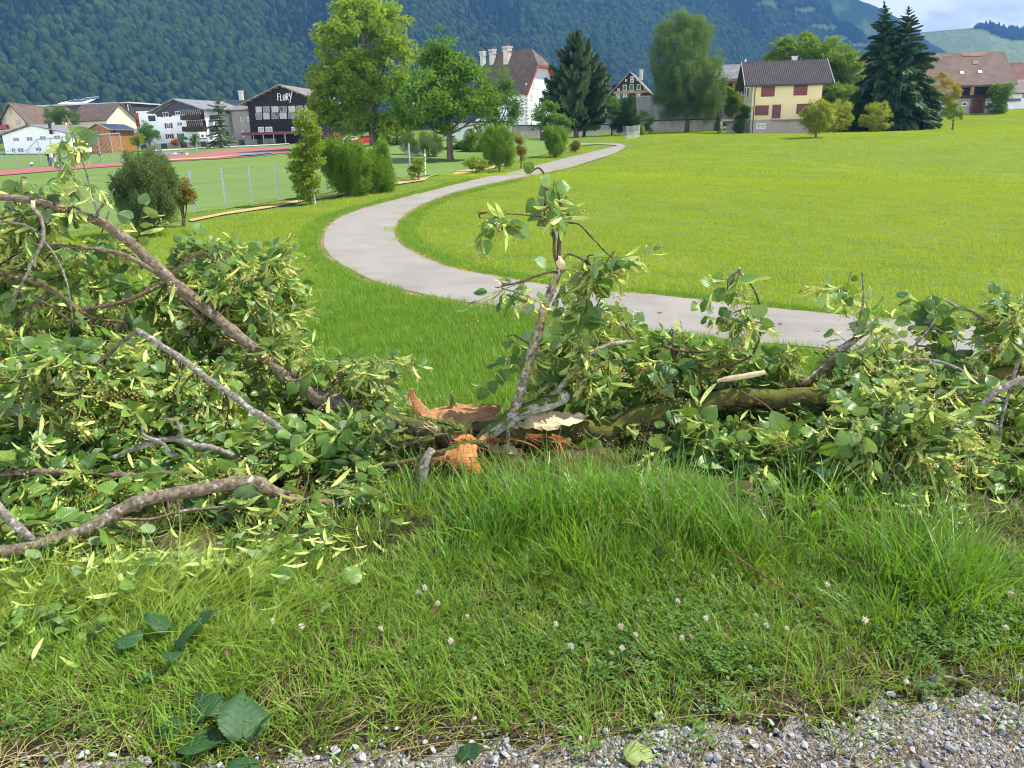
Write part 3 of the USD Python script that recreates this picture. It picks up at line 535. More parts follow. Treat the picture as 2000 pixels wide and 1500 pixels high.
def place(name, protos, n, y0, y1, fn, seed, label, sc=(0.8, 1.2), cat='grass', flop=0.0):
    g = np.random.default_rng(seed); y = g.uniform(y0, y1, n); x = g.uniform(-1, 1, n) * (y + 1.2) * 0.82; L, d = lush(x, y)
    k = in_view(x, y, 0.14) & (g.uniform(0, 1, n) < fn(x, y, L, d) * np.where((y > 3.42 + 0.1 * np.sin(x * 5)) & (x > 0.35), 0.12, 1) * np.where((y > 2.74 + 0.05 * np.sin(x * 11)) & (x > -1.0) & (x < -0.08), 0.26, 1) * np.where((y > 3.05) & (x >= -0.08) & (x < 0.3), 0.3, 1) * np.where((x < -0.9) & (y > 2.60 + 0.06 * np.sin(x * 6)), 0.1, 1) * np.where((x > 0.92) & (y > 2.66 + 0.08 * np.sin(x * 9)), 0.22, 1)); x, y, L = x[k], y[k], L[k]; n = len(x); s = g.uniform(*sc, n)
    R = rotz(g.uniform(0, 6.28, n))
    if flop: R = np.array([frame([a, 1, b * 0.3], c, (0, 0, 1)) for a, b, c in np.column_stack([g.normal(0, 0.15, n), g.normal(0, flop, n), g.normal(0, flop, n)])]) @ R
    print(name, n); return tag(scatter(name, protos, np.stack([x, y, zt(x, y) + 0.004], -1), R, np.stack([s, s, s * np.clip(0.75 + L * 0.45, 0.6, 1.3)], 1), g.integers(0, len(protos), n)), label, cat, None, 'stuff')
place('short_grass', short_t, 13000, 1.6, 5.2, lambda x, y, L, d: np.clip(0.30 + d * 1.8 + L * 0.2, 0.0, 1) * (d > -0.2) * 0.70, 80, 'short patchy grass between the gravel and the fallen tree', flop=0.1)
place('grass_tufts', mid_t, 5200, 1.9, 5.2, lambda x, y, L, d: np.clip((L - 0.2) * 1.1, 0, 0.62) * (d > 0.05), 81, 'knee high green grass tufts in front of the fallen tree', flop=0.12)
place('long_grass', long_t, 3000, 2.2, 3.6, lambda x, y, L, d: np.clip((L - 0.42) * 0.9, 0, 0.42) * (x > -0.35), 82, 'long arching lush grass in front of the mossy log', flop=0.15)
place('grass_stems', seeds, 700, 2.2, 4.0, lambda x, y, L, d: np.clip((L - 0.10) * 0.9, 0.12, 0.6) * (x > -0.6), 83, 'slender grass stems with seed heads before the mossy log', flop=0.1)
# grass laid flat in a swathe at the left
M_flat = leafmat('flattened_grass', (0.16, 0.26, 0.024), (0.34, 0.42, 0.07), trans=0.4, rough=0.4, spec=0.35)
def oneway(seed):
    g = np.random.default_rng(seed); n = 30; b = np.column_stack([g.uniform(-0.12, 0.12, n), g.uniform(-0.10, 0.10, n), np.full(n, 0.0)])
    return (*blades(g, b, g.uniform(0.14, 0.34, n), g.uniform(0.0028, 0.005, n), g.uniform(0.5, 1.35, n), g.uniform(0.1, 0.7, n), 5, az=g.normal(0.25, 0.6, n)), M_flat)
flat_t = [proto([oneway(s)]) for s in range(250, 254)]
g = np.random.default_rng(84); n = 64; x, y = g.normal(-1.40, 0.36, n), g.normal(2.45, 0.16, n); k = (y > gravel_edge(x) + 0.12); x, y = x[k], y[k]; n = len(x)
tag(scatter('flattened_grass', flat_t, np.stack([x, y, zt(x, y) + 0.01 + g.uniform(0, 0.05, n)], -1), rotz(g.normal(0.1, 0.8, n)), g.uniform(0.55, 0.95, n), g.integers(0, 4, n)), 'pale green grass combed flat in front of the thick bent limb', 'grass', None, 'stuff')
# clover and herbs
M_clover = leafmat('clover_leaf', (0.055, 0.135, 0.022), (0.125, 0.22, 0.045), trans=0.35, rough=0.5, spec=0.3)
def clover(seed, n=9, r=0.06):
    g = np.random.default_rng(seed); m, st = MB(), MB()
    for k in range(n):
        a, q = g.uniform(0, 6.28), r * math.sqrt(g.uniform(0, 1)); h = g.uniform(0.015, 0.06); c = np.array([q * math.cos(a), q * math.sin(a), h]); b = c * [0.4, 0.4, 0]; w = np.array([0.0007, 0, 0]); st.add([b - w, b + w, c], [[0, 1, 2]])
        t0, tl = g.uniform(0, 6.28), g.normal(0, 0.35, 2)
        for j in range(3):
            t = t0 + j * 2.094; d = np.array([math.cos(t), math.sin(t), tl[0] * math.cos(t) + tl[1] * math.sin(t) + 0.15]); s = np.array([-math.sin(t), math.cos(t), 0]); L = g.uniform(0.009, 0.016)
            m.add([c, c + d * L * 0.6 - s * L * 0.42, c + d * L - s * L * 0.22, c + d * L * 0.92, c + d * L + s * L * 0.22, c + d * L * 0.6 + s * L * 0.42], [[0, 1, 2], [0, 2, 3], [0, 3, 4], [0, 4, 5]])
    return proto([(*m.arrays(), M_clover), (*st.arrays(), M_stalk)])
clovers = [clover(s) for s in range(260, 266)]
place('clover', clovers, 4300, 1.75, 3.3, lambda x, y, L, d: np.clip(0.22 + d * 2.2, 0, 0.7) * np.clip(1.25 - d * 1.3, 0.10, 1) * np.clip(1.35 - L * 1.1, 0.1, 1) * np.clip((meshkit.fbm(np.stack([x * 2.1, y * 2.1, x * 0], -1), 3, 15) - 0.36) * 5, 0, 1) * (d > -0.16), 85, 'low clover and herbs along the edge of the gravel')
# straw lying on gravel and soil
def straw(seed):
    g = np.random.default_rng(seed); m = MB()
    for k in range(3):
        L = g.uniform(0.05, 0.20); a = g.uniform(0, 6.28); c = np.array([g.normal(0, 0.05), g.normal(0, 0.05), 0.004]); d = np.array([math.cos(a), math.sin(a), 0]); b = np.array([-d[1], d[0], 0]) * g.normal(0, 0.2)
        P = np.array([c + d * L * (t - 0.5) + b * L * (t - 0.5) ** 2 + [0, 0, 0.008 * math.sin(t * 3.1) * g.uniform(0, 2)] for t in np.linspace(0, 1, 5)]); m.tube(P, g.uniform(0.0006, 0.0013), 3, False)
    return proto([(*m.arrays(), M_straw)])
place('straw', [straw(s) for s in range(270, 275)], 2900, 1.5, 2.9, lambda x, y, L, d: np.clip(0.55 - np.abs(d - 0.1) * 0.5, 0.06, 0.5), 86, 'dry straw and thin dead stems strewn over gravel and soil', cat='straw')

# white clover heads one by one
M_white = leafmat('clover_petal', (0.50, 0.42, 0.36), (0.72, 0.68, 0.58), trans=0.25, rough=0.6)
M_pink = leafmat('faded_petal', (0.30, 0.17, 0.12), (0.45, 0.28, 0.22), trans=0.2, rough=0.7)
def flower_head(seed, pink=0.25):
    g = np.random.default_rng(seed); w, k_ = MB(), MB()
    for i in range(38):
        z = 1 - 2 * (i + 0.5) / 38; a = i * 2.4; d = np.array([math.sqrt(1 - z * z) * math.cos(a), math.sqrt(1 - z * z) * math.sin(a), z]) + g.normal(0, 0.12, 3); d[2] -= 0.25 * (z < -0.2); x = np.cross(d, [0.1, 0.2, 1]); x /= np.linalg.norm(x) + 1e-9; y = np.cross(x, d) * 0.5
        (k_ if (z < -0.35 and g.uniform() < 0.8) else w).add([d * 0.15, d * 0.65 + x * 0.13, d * 1.05 + y * 0.2, d * 0.65 - x * 0.13], [[0, 1, 2], [0, 2, 3]])
    return w.arrays(), k_.arrays()
_heads = [(857, 1198), (912, 1209), (882, 1240), (846, 1200), (1220, 1240), (1240, 1262), (1318, 1168), (1338, 1250), (1352, 1258), (1380, 1236), (1490, 1218), (1108, 1283), (1148, 1252), (1090, 1232), (755, 1250), (532, 1216), (815, 1148), (828, 1152), (1535, 1235), (1803, 1180), (1680, 1240), (1952, 1232), (444, 1274), (1218, 1268), (588, 1240), (1610, 1150), (1960, 1170)]
_ord = 'first second third fourth fifth sixth seventh eighth ninth tenth eleventh twelfth thirteenth fourteenth fifteenth sixteenth seventeenth eighteenth nineteenth twentieth twenty-first twenty-second twenty-third twenty-fourth twenty-fifth twenty-sixth twenty-seventh'.split()
for k, (px, py) in enumerate(sorted(_heads)):
    b = gp(px, py + 34); h = 0.055 + 0.02 * (k % 4); d = (b - EYE) @ CF; 
    t = thing('clover_flower', f'small white clover flower in the near grass, {_ord[k]} clover flower from the left', 'flower', b, 0.7 * k, group='white clover flowers in the near grass')
    top = np.array([0.01 * math.sin(k), 0.012 * math.cos(k * 2), h]); m = MB().tube(np.array([[0, 0, -0.005], top * [0.3, 0.3, 0.5], top]), 0.0009, 4, False); obj('stalk', m, M_stalk, t)
    w, kk = flower_head(300 + k % 5); s = 0.0085 + 0.0015 * (k % 3); obj('petals', (w[0] * s + top, w[1]), M_white if k % 6 else M_pink, t); obj('calyx', (kk[0] * s + top, kk[1]), M_pink, t)

# loose lime leaves and twigs on the ground
M_bigleaf = leafmat('big_lime_leaf', (0.020, 0.062, 0.02), (0.036, 0.09, 0.027), under=(0.13, 0.21, 0.10), rough=0.55, trans=0.2, spec=0.3, veins=True, tcol=(0.2, 0.36, 0.03))
M_yleaf = leafmat('yellowing_lime_leaf', (0.27, 0.34, 0.10), (0.33, 0.40, 0.14), rough=0.5, trans=0.25, veins=True)
# ------------------------------------------------------------------ building kit
def roofmat(name, c1, c2, gap, bw=0.30, rh=0.38):
    return mat(name, {'uv': ('uvmap', {'attribute': 'st'}), 'br': ('brick_texture', {'color1': c1, 'color2': c2, 'mortar': gap, 'scale': 1.0, 'mortar_size': 0.03, 'brick_width': bw, 'row_height': rh}), 'g': ('geometry', {}), 'n': ('noise_texture', {'scale': 0.7, 'detail': 6.0, 'roughness': 0.65}),
        'r': ('rgb_ramp', {'ramp': [(0.3, (0.7,) * 3), (0.7, (1.2,) * 3)]}), 'mx': ('mix_color', {'blend_type': 'multiply', 'fac': 1.0}), 'b': ('bump', {'strength': 0.6, 'distance': 0.04}), 'p': ('principled_bsdf', {'roughness': 0.85, 'specular_ior_level': 0.2})},
        [('uv.UV', 'br.vector'), ('g.position', 'n.vector'), ('n.fac', 'r.fac'), ('br.color', 'mx.a'), ('r.color', 'mx.b'), ('mx.result', 'p.base_color'), ('br.fac', 'b.height'), ('b.normal', 'p.normal')])
def boards(name, c, step=0.16, axis='x'):
    return mat(name, {'g': ('geometry', {}), 'w': ('wave_texture', {'wave_type': 'bands', 'bands_direction': axis, 'profile': 'saw', 'scale': 0.5 / step, 'distortion': 0.0}), 'n': ('noise_texture', {'scale': 1.5, 'detail': 6.0, 'roughness': 0.65}),
        'r': ('rgb_ramp', {'ramp': [(0.3, tuple(np.array(c) * 0.7)), (0.7, tuple(np.array(c) * 1.25))]}), 'b': ('bump', {'strength': 0.4, 'distance': 0.02}), 'p': ('principled_bsdf', {'roughness': 0.8, 'specular_ior_level': 0.2})},
        [('g.position', 'w.vector'), ('g.position', 'n.vector'), ('n.fac', 'r.fac'), ('r.color', 'p.base_color'), ('w.fac', 'b.height'), ('b.normal', 'p.normal')])
C = {
 'yellow': plain('yellow_render', (0.56, 0.47, 0.26), 0.9, 0.06, 0.6), 'plinth': plain('grey_pink_render', (0.35, 0.30, 0.255), 0.9, 0.1, 0.8), 'white': plain('white_render', (0.74, 0.74, 0.72), 0.9, 0.05, 0.5), 'cream': plain('cream_render', (0.66, 0.55, 0.40), 0.9, 0.06, 0.5),
 'peach': plain('peach_render', (0.64, 0.50, 0.36), 0.9, 0.06, 0.5), 'stone': plain('rubble_wall', (0.34, 0.31, 0.27), 0.95, 0.35, 2.5, bump=0.6, bscale=12), 'concrete': plain('weathered_concrete', (0.30, 0.285, 0.27), 0.9, 0.38, 1.6, aniso=(1, 1, 0.12)), 'oldwall': plain('old_garden_wall', (0.44, 0.41, 0.36), 0.95, 0.3, 1.0, aniso=(1, 1, 0.5)),
 'grey': plain('grey_render', (0.30, 0.275, 0.255), 0.9, 0.1, 0.8), 'slate': plain('dark_slate_cladding', (0.045, 0.047, 0.055), 0.7, 0.2, 0.6), 'red': plain('red_render', (0.60, 0.075, 0.07), 0.8, 0.06, 0.6), 'black': boards('black_boards', (0.016, 0.013, 0.012)), 'brownwood': boards('dark_brown_boards', (0.048, 0.028, 0.018)), 'orangewood': boards('orange_brown_boards', (0.30, 0.135, 0.04)),
 'tan': plain('tan_timber', (0.34, 0.20, 0.10), 0.8, 0.15, 2.0), 'trim': plain('white_paint', (0.80, 0.80, 0.78), 0.5, 0.03, 1.0), 'maroon': plain('maroon_shutter', (0.135, 0.045, 0.045), 0.7, 0.15, 3.0), 'redtrim': plain('red_painted_soffit', (0.32, 0.06, 0.04), 0.7, 0.15, 2.0), 'green': plain('green_shutter', (0.03, 0.16, 0.075), 0.6, 0.1, 2.0), 'dark': plain('dark_opening', (0.012, 0.011, 0.011), 0.9, 0.2, 1.0), 'rail': plain('dark_brown_balcony', (0.04, 0.022, 0.016), 0.8, 0.2, 3.0),
 'metal': plain('galvanised_steel', (0.33, 0.35, 0.365), 0.45, 0.08, 4.0, 0.5, 0.6), 'gutter': plain('dark_gutter', (0.03, 0.028, 0.028), 0.5, 0.1, 2.0), 'edge': plain('pale_eaves_board', (0.42, 0.40, 0.37), 0.7, 0.1, 1.0), 'blue': plain('blue_grey_cladding', (0.09, 0.12, 0.18), 0.6, 0.1, 1.0), 'brickred': plain('brick_canopy', (0.16, 0.065, 0.045), 0.8, 0.2, 2.0), 'stripe': plain('striped_awning_cloth', (0.66, 0.62, 0.50), 0.9, 0.06, 1.0), 'solar': plain('solar_panel', (0.05, 0.065, 0.10), 0.2, 0.1, 1.0, 0.8),
 'r_brown': roofmat('brown_tiles', (0.15, 0.105, 0.085), (0.19, 0.13, 0.105), (0.07, 0.05, 0.045)), 'r_dark': roofmat('dark_tiles', (0.075, 0.062, 0.06), (0.10, 0.082, 0.08), (0.03, 0.026, 0.026)), 'r_grey': roofmat('grey_sheet_roof', (0.19, 0.19, 0.195), (0.22, 0.22, 0.225), (0.15, 0.15, 0.15), 1.0, 1.4), 'r_barn': roofmat('old_brown_tiles', (0.15, 0.105, 0.082), (0.195, 0.135, 0.105), (0.085, 0.06, 0.05), 0.35, 0.45), 'r_patch': roofmat('new_orange_tiles', (0.27, 0.14, 0.09), (0.32, 0.175, 0.11), (0.15, 0.085, 0.06)),
 'r_villa': roofmat('villa_tiles', (0.16, 0.115, 0.09), (0.205, 0.15, 0.12), (0.08, 0.06, 0.05), 0.25, 0.3), 'r_taupe': roofmat('taupe_roof', (0.21, 0.185, 0.16), (0.24, 0.21, 0.185), (0.14, 0.12, 0.105), 0.6, 0.5), 'r_red': roofmat('reddish_tiles', (0.19, 0.085, 0.06), (0.23, 0.105, 0.075), (0.09, 0.05, 0.04))}
C['glass'] = mat('window_glass', {'p': ('principled_bsdf', {'base_color': (0.03, 0.036, 0.042), 'roughness': 0.08, 'specular_ior_level': 0.6})}, [])
C['curtain'] = plain('curtained_window', (0.32, 0.31, 0.28), 0.3, 0.2, 3.0, 0.6)
class House:
    """local axes: x along the front wall from its left to its right corner, y away from the viewer, z up; corners given as pixels and distances"""
    def __init__(s, name, label, left, right, depth, cat='house', sink=3.0, group=None):
        a, b = at(*left), at(*right); s.z0 = min(a[2], b[2]); s.o = np.array([a[0], a[1], s.z0]); u = (b - a) * [1, 1, 0]; s.W = np.linalg.norm(u); s.u = u / s.W; s.v = np.array([-s.u[1], s.u[0], 0]); s.D = depth; s.sink = sink
        s.t = thing(name, label, cat, s.o, math.atan2(s.u[1], s.u[0]), group)
    def loc(s, p): d = np.asarray(p) - s.o; return np.array([d @ s.u, d @ s.v, d[2]])
    def hit(s, px, py, face='f', off=0.0):
        """local point where the sight line meets the front (f), left (l) or right (r) wall"""
        d = ray(px, py); n, c = {'f': (s.v, off), 'l': (s.u, off), 'r': (s.u, s.W + off), 'b': (s.v, s.D + off)}[face]; k = (c - (EYE - s.o) @ n) / (d @ n); return s.loc(EYE + d * k)
    def Z(s, px, py, y=0.0): d = ray(px, py); k = (y - (EYE - s.o) @ s.v) / (d @ s.v); return s.loc(EYE + d * k)[2]
    def add(s, name, mb, m, parent=None, label=None, kind=None): return obj(name, mb, C[m] if isinstance(m, str) else m, parent or s.t, label=label, kind=kind)
    def block(s, name, x0, x1, y0, y1, z0, z1, m, label=None): return s.add(name, MB().box((x0, y0, z0), (x1, y1, z1)), m, label=label)
    def gable_walls(s, H, R, m, along='x', x0=0, x1=None, y0=0, y1=None, name='wall'):
        x1 = s.W if x1 is None else x1; y1 = s.D if y1 is None else y1; z = -s.sink; b = MB()
        if along == 'x':
            my = (y0 + y1) / 2; P = [(y0, z), (y1, z), (y1, H), (my, R), (y0, H)]; v = [(x, a, c) for x in (x0, x1) for a, c in P]
        else:
            mx = (x0 + x1) / 2; P = [(x0, z), (x1, z), (x1, H), (mx, R), (x0, H)]; v = [(a, y, c) for y in (y0, y1) for a, c in P]
        f = [[0, 1, 2], [0, 2, 4], [2, 3, 4], [5, 7, 6], [5, 9, 7], [7, 9, 8]] + [t for i in range(5) for j in [(i + 1) % 5] for t in ([i, i + 5, j + 5], [i, j + 5, j])]
        return s.add(name, b.add(v, f), m)
    def slab(s, name, p, m, th=0.18, parent=None, uvo=0.0, under=None):
        """a roof plane from four corners (eave left, eave right, ridge right, ridge left)"""
        p = np.array(p, float); n = np.cross(p[1] - p[0], p[3] - p[0]); n /= np.linalg.norm(n); n = n if n[2] > 0 else -n; q = p - n * th; e = (p[1] - p[0]) / np.linalg.norm(p[1] - p[0]); w = np.cross(n, e)
        uv = np.array([[(x - p[0]) @ e + 50, (x - p[0]) @ w + 50] for x in np.vstack([p, q])]); return s.add(name, MB().add(np.vstack([p, q]), [[0, 1, 2, 3], [7, 6, 5, 4], [0, 4, 5, 1], [1, 5, 6, 2], [2, 6, 7, 3], [3, 7, 4, 0]], uv), m, parent)
    def gable_roof(s, H, R, m, along='x', oe=0.9, og=0.7, th=0.2, x0=0, x1=None, y0=0, y1=None, lift=0.02):
        x1 = s.W if x1 is None else x1; y1 = s.D if y1 is None else y1; out = []
        if along == 'x':
            my = (y0 + y1) / 2; k = (R - H) / (my - y0); L = lambda y, z: [(x0 - og, y, z), (x1 + og, y, z)]
            for sg, ye in ((1, y0), (-1, y1)):
                e = L(ye - sg * oe, H - k * oe + lift + th); r = L(my, R + lift + th); out.append(s.slab('roof', [e[0], e[1], r[1], r[0]], m, th))
        else:
            mx = (x0 + x1) / 2; k = (R - H) / (mx - x0)
            for sg, xe in ((1, x0), (-1, x1)): out.append(s.slab('roof', [(xe - sg * oe, y0 - og, H - k * oe + lift + th), (xe - sg * oe, y1 + og, H - k * oe + lift + th), (mx, y1 + og, R + lift + th), (mx, y0 - og, R + lift + th)], m, th))
        return out
    def win(s, px0, py0, px1, py1, face='f', frame='trim', pane='glass', bars=1, name='window', shut=None, rows=0, fw=0.07, off=0.0):
        a, b = s.hit(px0, py0, face, off), s.hit(px1, py1, face, off); k = 0 if face in 'fb' else 1; sg = {'f': -1, 'l': -1, 'r': 1, 'b': 1}[face]
        u0, u1 = sorted((a[k], b[k])); z0, z1 = sorted((a[2], b[2])); base = {'f': 0.0, 'l': 0.0, 'r': s.W, 'b': s.D}[face] + off
        def bx(mb, ua, ub, za, zb, d0, d1):
            lo, hi = [0, 0, za], [0, 0, zb]; lo[k], hi[k] = ua, ub; lo[1 - k], hi[1 - k] = base + sg * d0, base + sg * d1; return mb.box(np.array(lo), np.array(hi))
        fr = MB(); bx(fr, u0, u1, z0, z0 + fw, 0.001, 0.06); bx(fr, u0, u1, z1 - fw, z1, 0.001, 0.06); bx(fr, u0, u0 + fw, z0 + fw, z1 - fw, 0.001, 0.06); bx(fr, u1 - fw, u1, z0 + fw, z1 - fw, 0.001, 0.06)
        for i in range(bars): c = u0 + (u1 - u0) * (i + 1) / (bars + 1); bx(fr, c - fw * 0.4, c + fw * 0.4, z0 + fw, z1 - fw, 0.001, 0.055)
        for i in range(rows): c = z0 + (z1 - z0) * (i + 1) / (rows + 1); bx(fr, u0 + fw, u1 - fw, c - fw * 0.3, c + fw * 0.3, 0.001, 0.05)
        w = s.add(name, fr, frame); s.add('pane', bx(MB(), u0 + fw, u1 - fw, z0 + fw, z1 - fw, 0.001, 0.025), pane, w)
        if shut:
            sw = (u1 - u0) * 0.48
            for c0, c1 in ((u0 - sw - 0.02, u0 - 0.02), (u1 + 0.02, u1 + sw + 0.02)): s.add('shutter', bx(MB(), c0, c1, z0, z1, 0.001, 0.05), shut)
        return w
    def panel(s, name, px0, py0, px1, py1, m, face='f', d0=0.001, d1=0.06, off=0.0, parent=None, label=None):
        a, b = s.hit(px0, py0, face, off), s.hit(px1, py1, face, off); k = 0 if face in 'fb' else 1; sg = {'f': -1, 'l': -1, 'r': 1, 'b': 1}[face]; base = {'f': 0.0, 'l': 0.0, 'r': s.W, 'b': s.D}[face] + off
        lo, hi = np.zeros(3), np.zeros(3); lo[k], hi[k] = sorted((a[k], b[k])); lo[2], hi[2] = sorted((a[2], b[2])); lo[1 - k], hi[1 - k] = base + sg * d0, base + sg * d1; return s.add(name, MB().box(lo, hi), m, parent, label)

# --- yellow house
h = House('house', 'yellow house with dark tiled gable roof and maroon shutters on the meadow', (1464.5, 259.5, 106), (1598.5, 256.5, 104.7), 8.0)
ev = h.Z(1466, 168.5, -1.05) + 0.68; k_ = h.Z(1470, 234.5); R_ = ev + 2.55
h.gable_walls(ev, R_, 'yellow'); h.block('plinth', -0.03, h.W + 0.03, -0.03, h.D, -1, k_, 'plinth')
# ribbed tile roof
def ribbed(h, H, R, oe, og, step=0.24):
    my = h.D / 2; kk = (R - H) / my; xs = np.arange(-og, h.W + og, step / 4)
    for sg, ye in ((1, 0.0), (-1, h.D)):
        v, f, uv = [], [], []
        for t in (0, 1):
            y = (ye - sg * oe) * (1 - t) + my * t; z = (H - kk * oe) * (1 - t) + R * t + 0.14
            v += [(x, y, z + 0.045 * math.sin(2 * math.pi * x / step)) for x in xs]; uv += [(x + 50, 50 + t * 6) for x in xs]
        n = len(xs); f = [[i, i + 1, n + i + 1, n + i] for i in range(n - 1)]; f = f if sg > 0 else [q[::-1] for q in f]
        h.add('roof', MB().add(v, f, uv), 'r_dark')
        h.slab('roof_deck', [(-og, ye - sg * oe, H - kk * oe + 0.09), (h.W + og, ye - sg * oe, H - kk * oe + 0.09), (h.W + og, my, R + 0.09), (-og, my, R + 0.09)], 'gutter', 0.12)
ribbed(h, ev, R_, 1.05, 1.15)
zg = ev - (R_ - ev) / (h.D / 2) * 1.05
h.add('gutter', MB().tube([(-1.15, -1.12, zg + 0.02), (h.W + 1.15, -1.12, zg + 0.02)], 0.09, 8), 'gutter'); h.add('downpipe', MB().tube([(0.35, -0.9, zg), (0.3, -0.08, zg - 0.5), (0.3, -0.08, -0.5)], 0.05, 6), 'gutter')
h.add('bargeboard', MB().beam((-1.17, -1.1, zg + 0.06), (-1.17, h.D / 2, R_ + 0.1), 0.05, 0.2).beam((h.W + 1.17, -1.1, zg + 0.06), (h.W + 1.17, h.D / 2, R_ + 0.1), 0.05, 0.2), 'edge')
def shuttered(h, x0, y0, x1, y1, n=4):
    w = h.panel('window', x0, y0, x1, y1, 'maroon', d0=0.001, d1=0.05)
    for i in range(n): 
        a, b = x0 + 1 + (x1 - x0 - 2) * i / n + 0.25, x0 + 1 + (x1 - x0 - 2) * (i + 1) / n - 0.25; h.panel('shutter_leaf', a, y0 + 1.2, b, y1 - 1.0, 'maroon', d0=0.052, d1=0.09, parent=w)
for q in ((1487.5, 169.5, 1512.5, 188.5), (1551, 167, 1576, 186), (1475.5, 206, 1500.5, 225), (1556.5, 203, 1582, 222)): shuttered(h, *q)
d_ = h.panel('door', 1509, 204.5, 1523.5, 233.5, 'maroon', d1=0.06); h.panel('door_panel', 1510.5, 206.5, 1522, 218, 'maroon', d0=0.062, d1=0.08, parent=d_); h.panel('door_panel', 1510.5, 220, 1522, 231.5, 'maroon', d0=0.062, d1=0.08, parent=d_)
a = h.hit(1505, 235); b = h.hit(1596, 233); h.block('balcony', a[0], h.W, -1.3, 0.0, k_ - 0.05, k_ + 0.1, 'edge')
h.win(1478, 241, 1494.5, 252, bars=1, rows=3); h.win(1545, 240, 1560, 250, bars=1, frame='edge')
for q in ((1449.5, 173, 1454, 185), (1454.5, 172.5, 1457.5, 185), (1460, 172, 1463, 190)): h.win(*q, face='l', frame='trim', pane='maroon', bars=0)
h.add('chimney', MB().box((5.6, h.D - 2.3, R_ - 1.2), (6.3, h.D - 1.7, R_ + 0.7)).box((5.5, h.D - 2.4, R_ + 0.7), (6.4, h.D - 1.6, R_ + 0.8)), 'edge'); 
# its terrace on posts at the left
t2 = House('terrace', 'small terrace on posts beside the yellow house, dark underneath', (1404, 262, 107), (1437, 262, 106), 3.5, 'terrace')
zt2 = t2.Z(1420, 233); t2.block('deck', 0, t2.W, 0, 3.5, zt2 - 0.25, zt2, 'concrete'); t2.block('wall', 0.3, t2.W, 3.0, 3.5, -1, zt2 - 0.25, 'grey')
for x in (0.25, t2.W - 0.1): t2.block('post', x, x + 0.18, 0.1, 0.3, -1, zt2 - 0.25, 'concrete')
t2.add('railing', MB().beam((0, 0.05, zt2 + 0.9), (t2.W, 0.05, zt2 + 0.9), 0.05).beam((0, 0.05, zt2), (0, 0.05, zt2 + 0.9), 0.04).beam((t2.W, 0.05, zt2), (t2.W, 0.05, zt2 + 0.9), 0.04), 'gutter')

# --- barn
h = House('barn', 'long old barn with a big brown tiled roof and dark hayloft openings', (1652, 227, 141), (1962, 217, 137), 12.0, 'barn')
R_ = h.Z(1900, 101.5, 6.0); ev = h.Z(1900, 170, -1.3); ev = ev + (R_ - ev) / 7.3 * 1.3; h.gable_walls(ev, R_ - 0.3, 'stone'); h.gable_roof(ev, R_ - 0.3, 'r_barn', oe=1.3, og=0.9, th=0.25)
def on_roof(h, px, py, H, R, oe=0.0):
    """local point on the front roof plane"""
    kk = (R - H) / (h.D / 2); d = ray(px, py); dl = np.array([d @ h.u, d @ h.v, d[2]]); e = h.loc(EYE); t = (H + 0.32 - e[2] + kk * e[1]) / (dl[2] - kk * dl[1]); return e + dl * t
for q in ((1875, 104, 1928, 107), (1880, 107.5, 1918, 110), (1805, 107, 1822, 113), (1823, 112, 1831, 115), (1900, 119, 1911, 126), (1668, 110, 1700, 118), (1842, 108.5, 1858, 111)):
    p = [on_roof(h, a, b, ev, R_ - 0.3) for a, b in ((q[0], q[3]), (q[2], q[3]), (q[2], q[1]), (q[0], q[1]))]; h.slab('roof_patch', np.array(p) + [0, 0, 0.06], 'r_patch', 0.03)
for q in ((1875, 140, 1882.5, 144.5), (1910, 139, 1918, 143.5)): p = [on_roof(h, a, b, ev, R_ - 0.3) for a, b in ((q[0], q[3]), (q[2], q[3]), (q[2], q[1]), (q[0], q[1]))]; h.slab('skylight', np.array(p) + [0, 0, 0.12], 'trim', 0.08)
for q in ((1870, 171, 1893, 187), (1901, 170, 1937, 186)): h.panel('hayloft_opening', *q, 'dark', d1=0.04)
h.panel('beam', 1868, 186.8, 1945, 190.5, 'brownwood', d1=0.5); h.panel('post', 1895, 171, 1900, 187, 'tan', d1=0.3)
d_ = h.panel('door', 1897, 192.5, 1921, 221, 'brickred', d1=0.08)
for i in range(6): h.panel('door_board', 1897.5 + 3.9 * i, 193, 1900.8 + 3.9 * i, 220.5, 'brickred', d0=0.082, d1=0.11, parent=d_)
for q in ((1833, 203, 1843, 209), (1879, 200, 1888, 206.5), (1925, 199, 1935, 204)): h.win(*q, pane='dark', bars=0, fw=0.12)
h = House('house', 'white house with reddish roof partly cut by the right edge', (1965, 215.5, 150), (2090, 211, 148), 11, 'house')
ev = h.Z(1990, 172); h.gable_walls(ev, ev + 4.6, 'white'); h.gable_roof(ev, ev + 4.6, 'r_red', oe=1.0, og=1.2); h.panel('awning', 1966, 193, 1990, 198, 'blue', d1=0.8); h.panel('bench', 1968, 208, 1976, 214, 'trim', d1=0.5); h.win(1997, 180, 2006, 192); h.win(2030, 180, 2042, 192); h.slab('porch_roof', [(-0.3, -1.6, ev - 0.9), (6.5, -1.6, ev - 0.9), (6.5, 1.2, ev + 1.5), (-0.3, 1.2, ev + 1.5)], 'r_taupe')

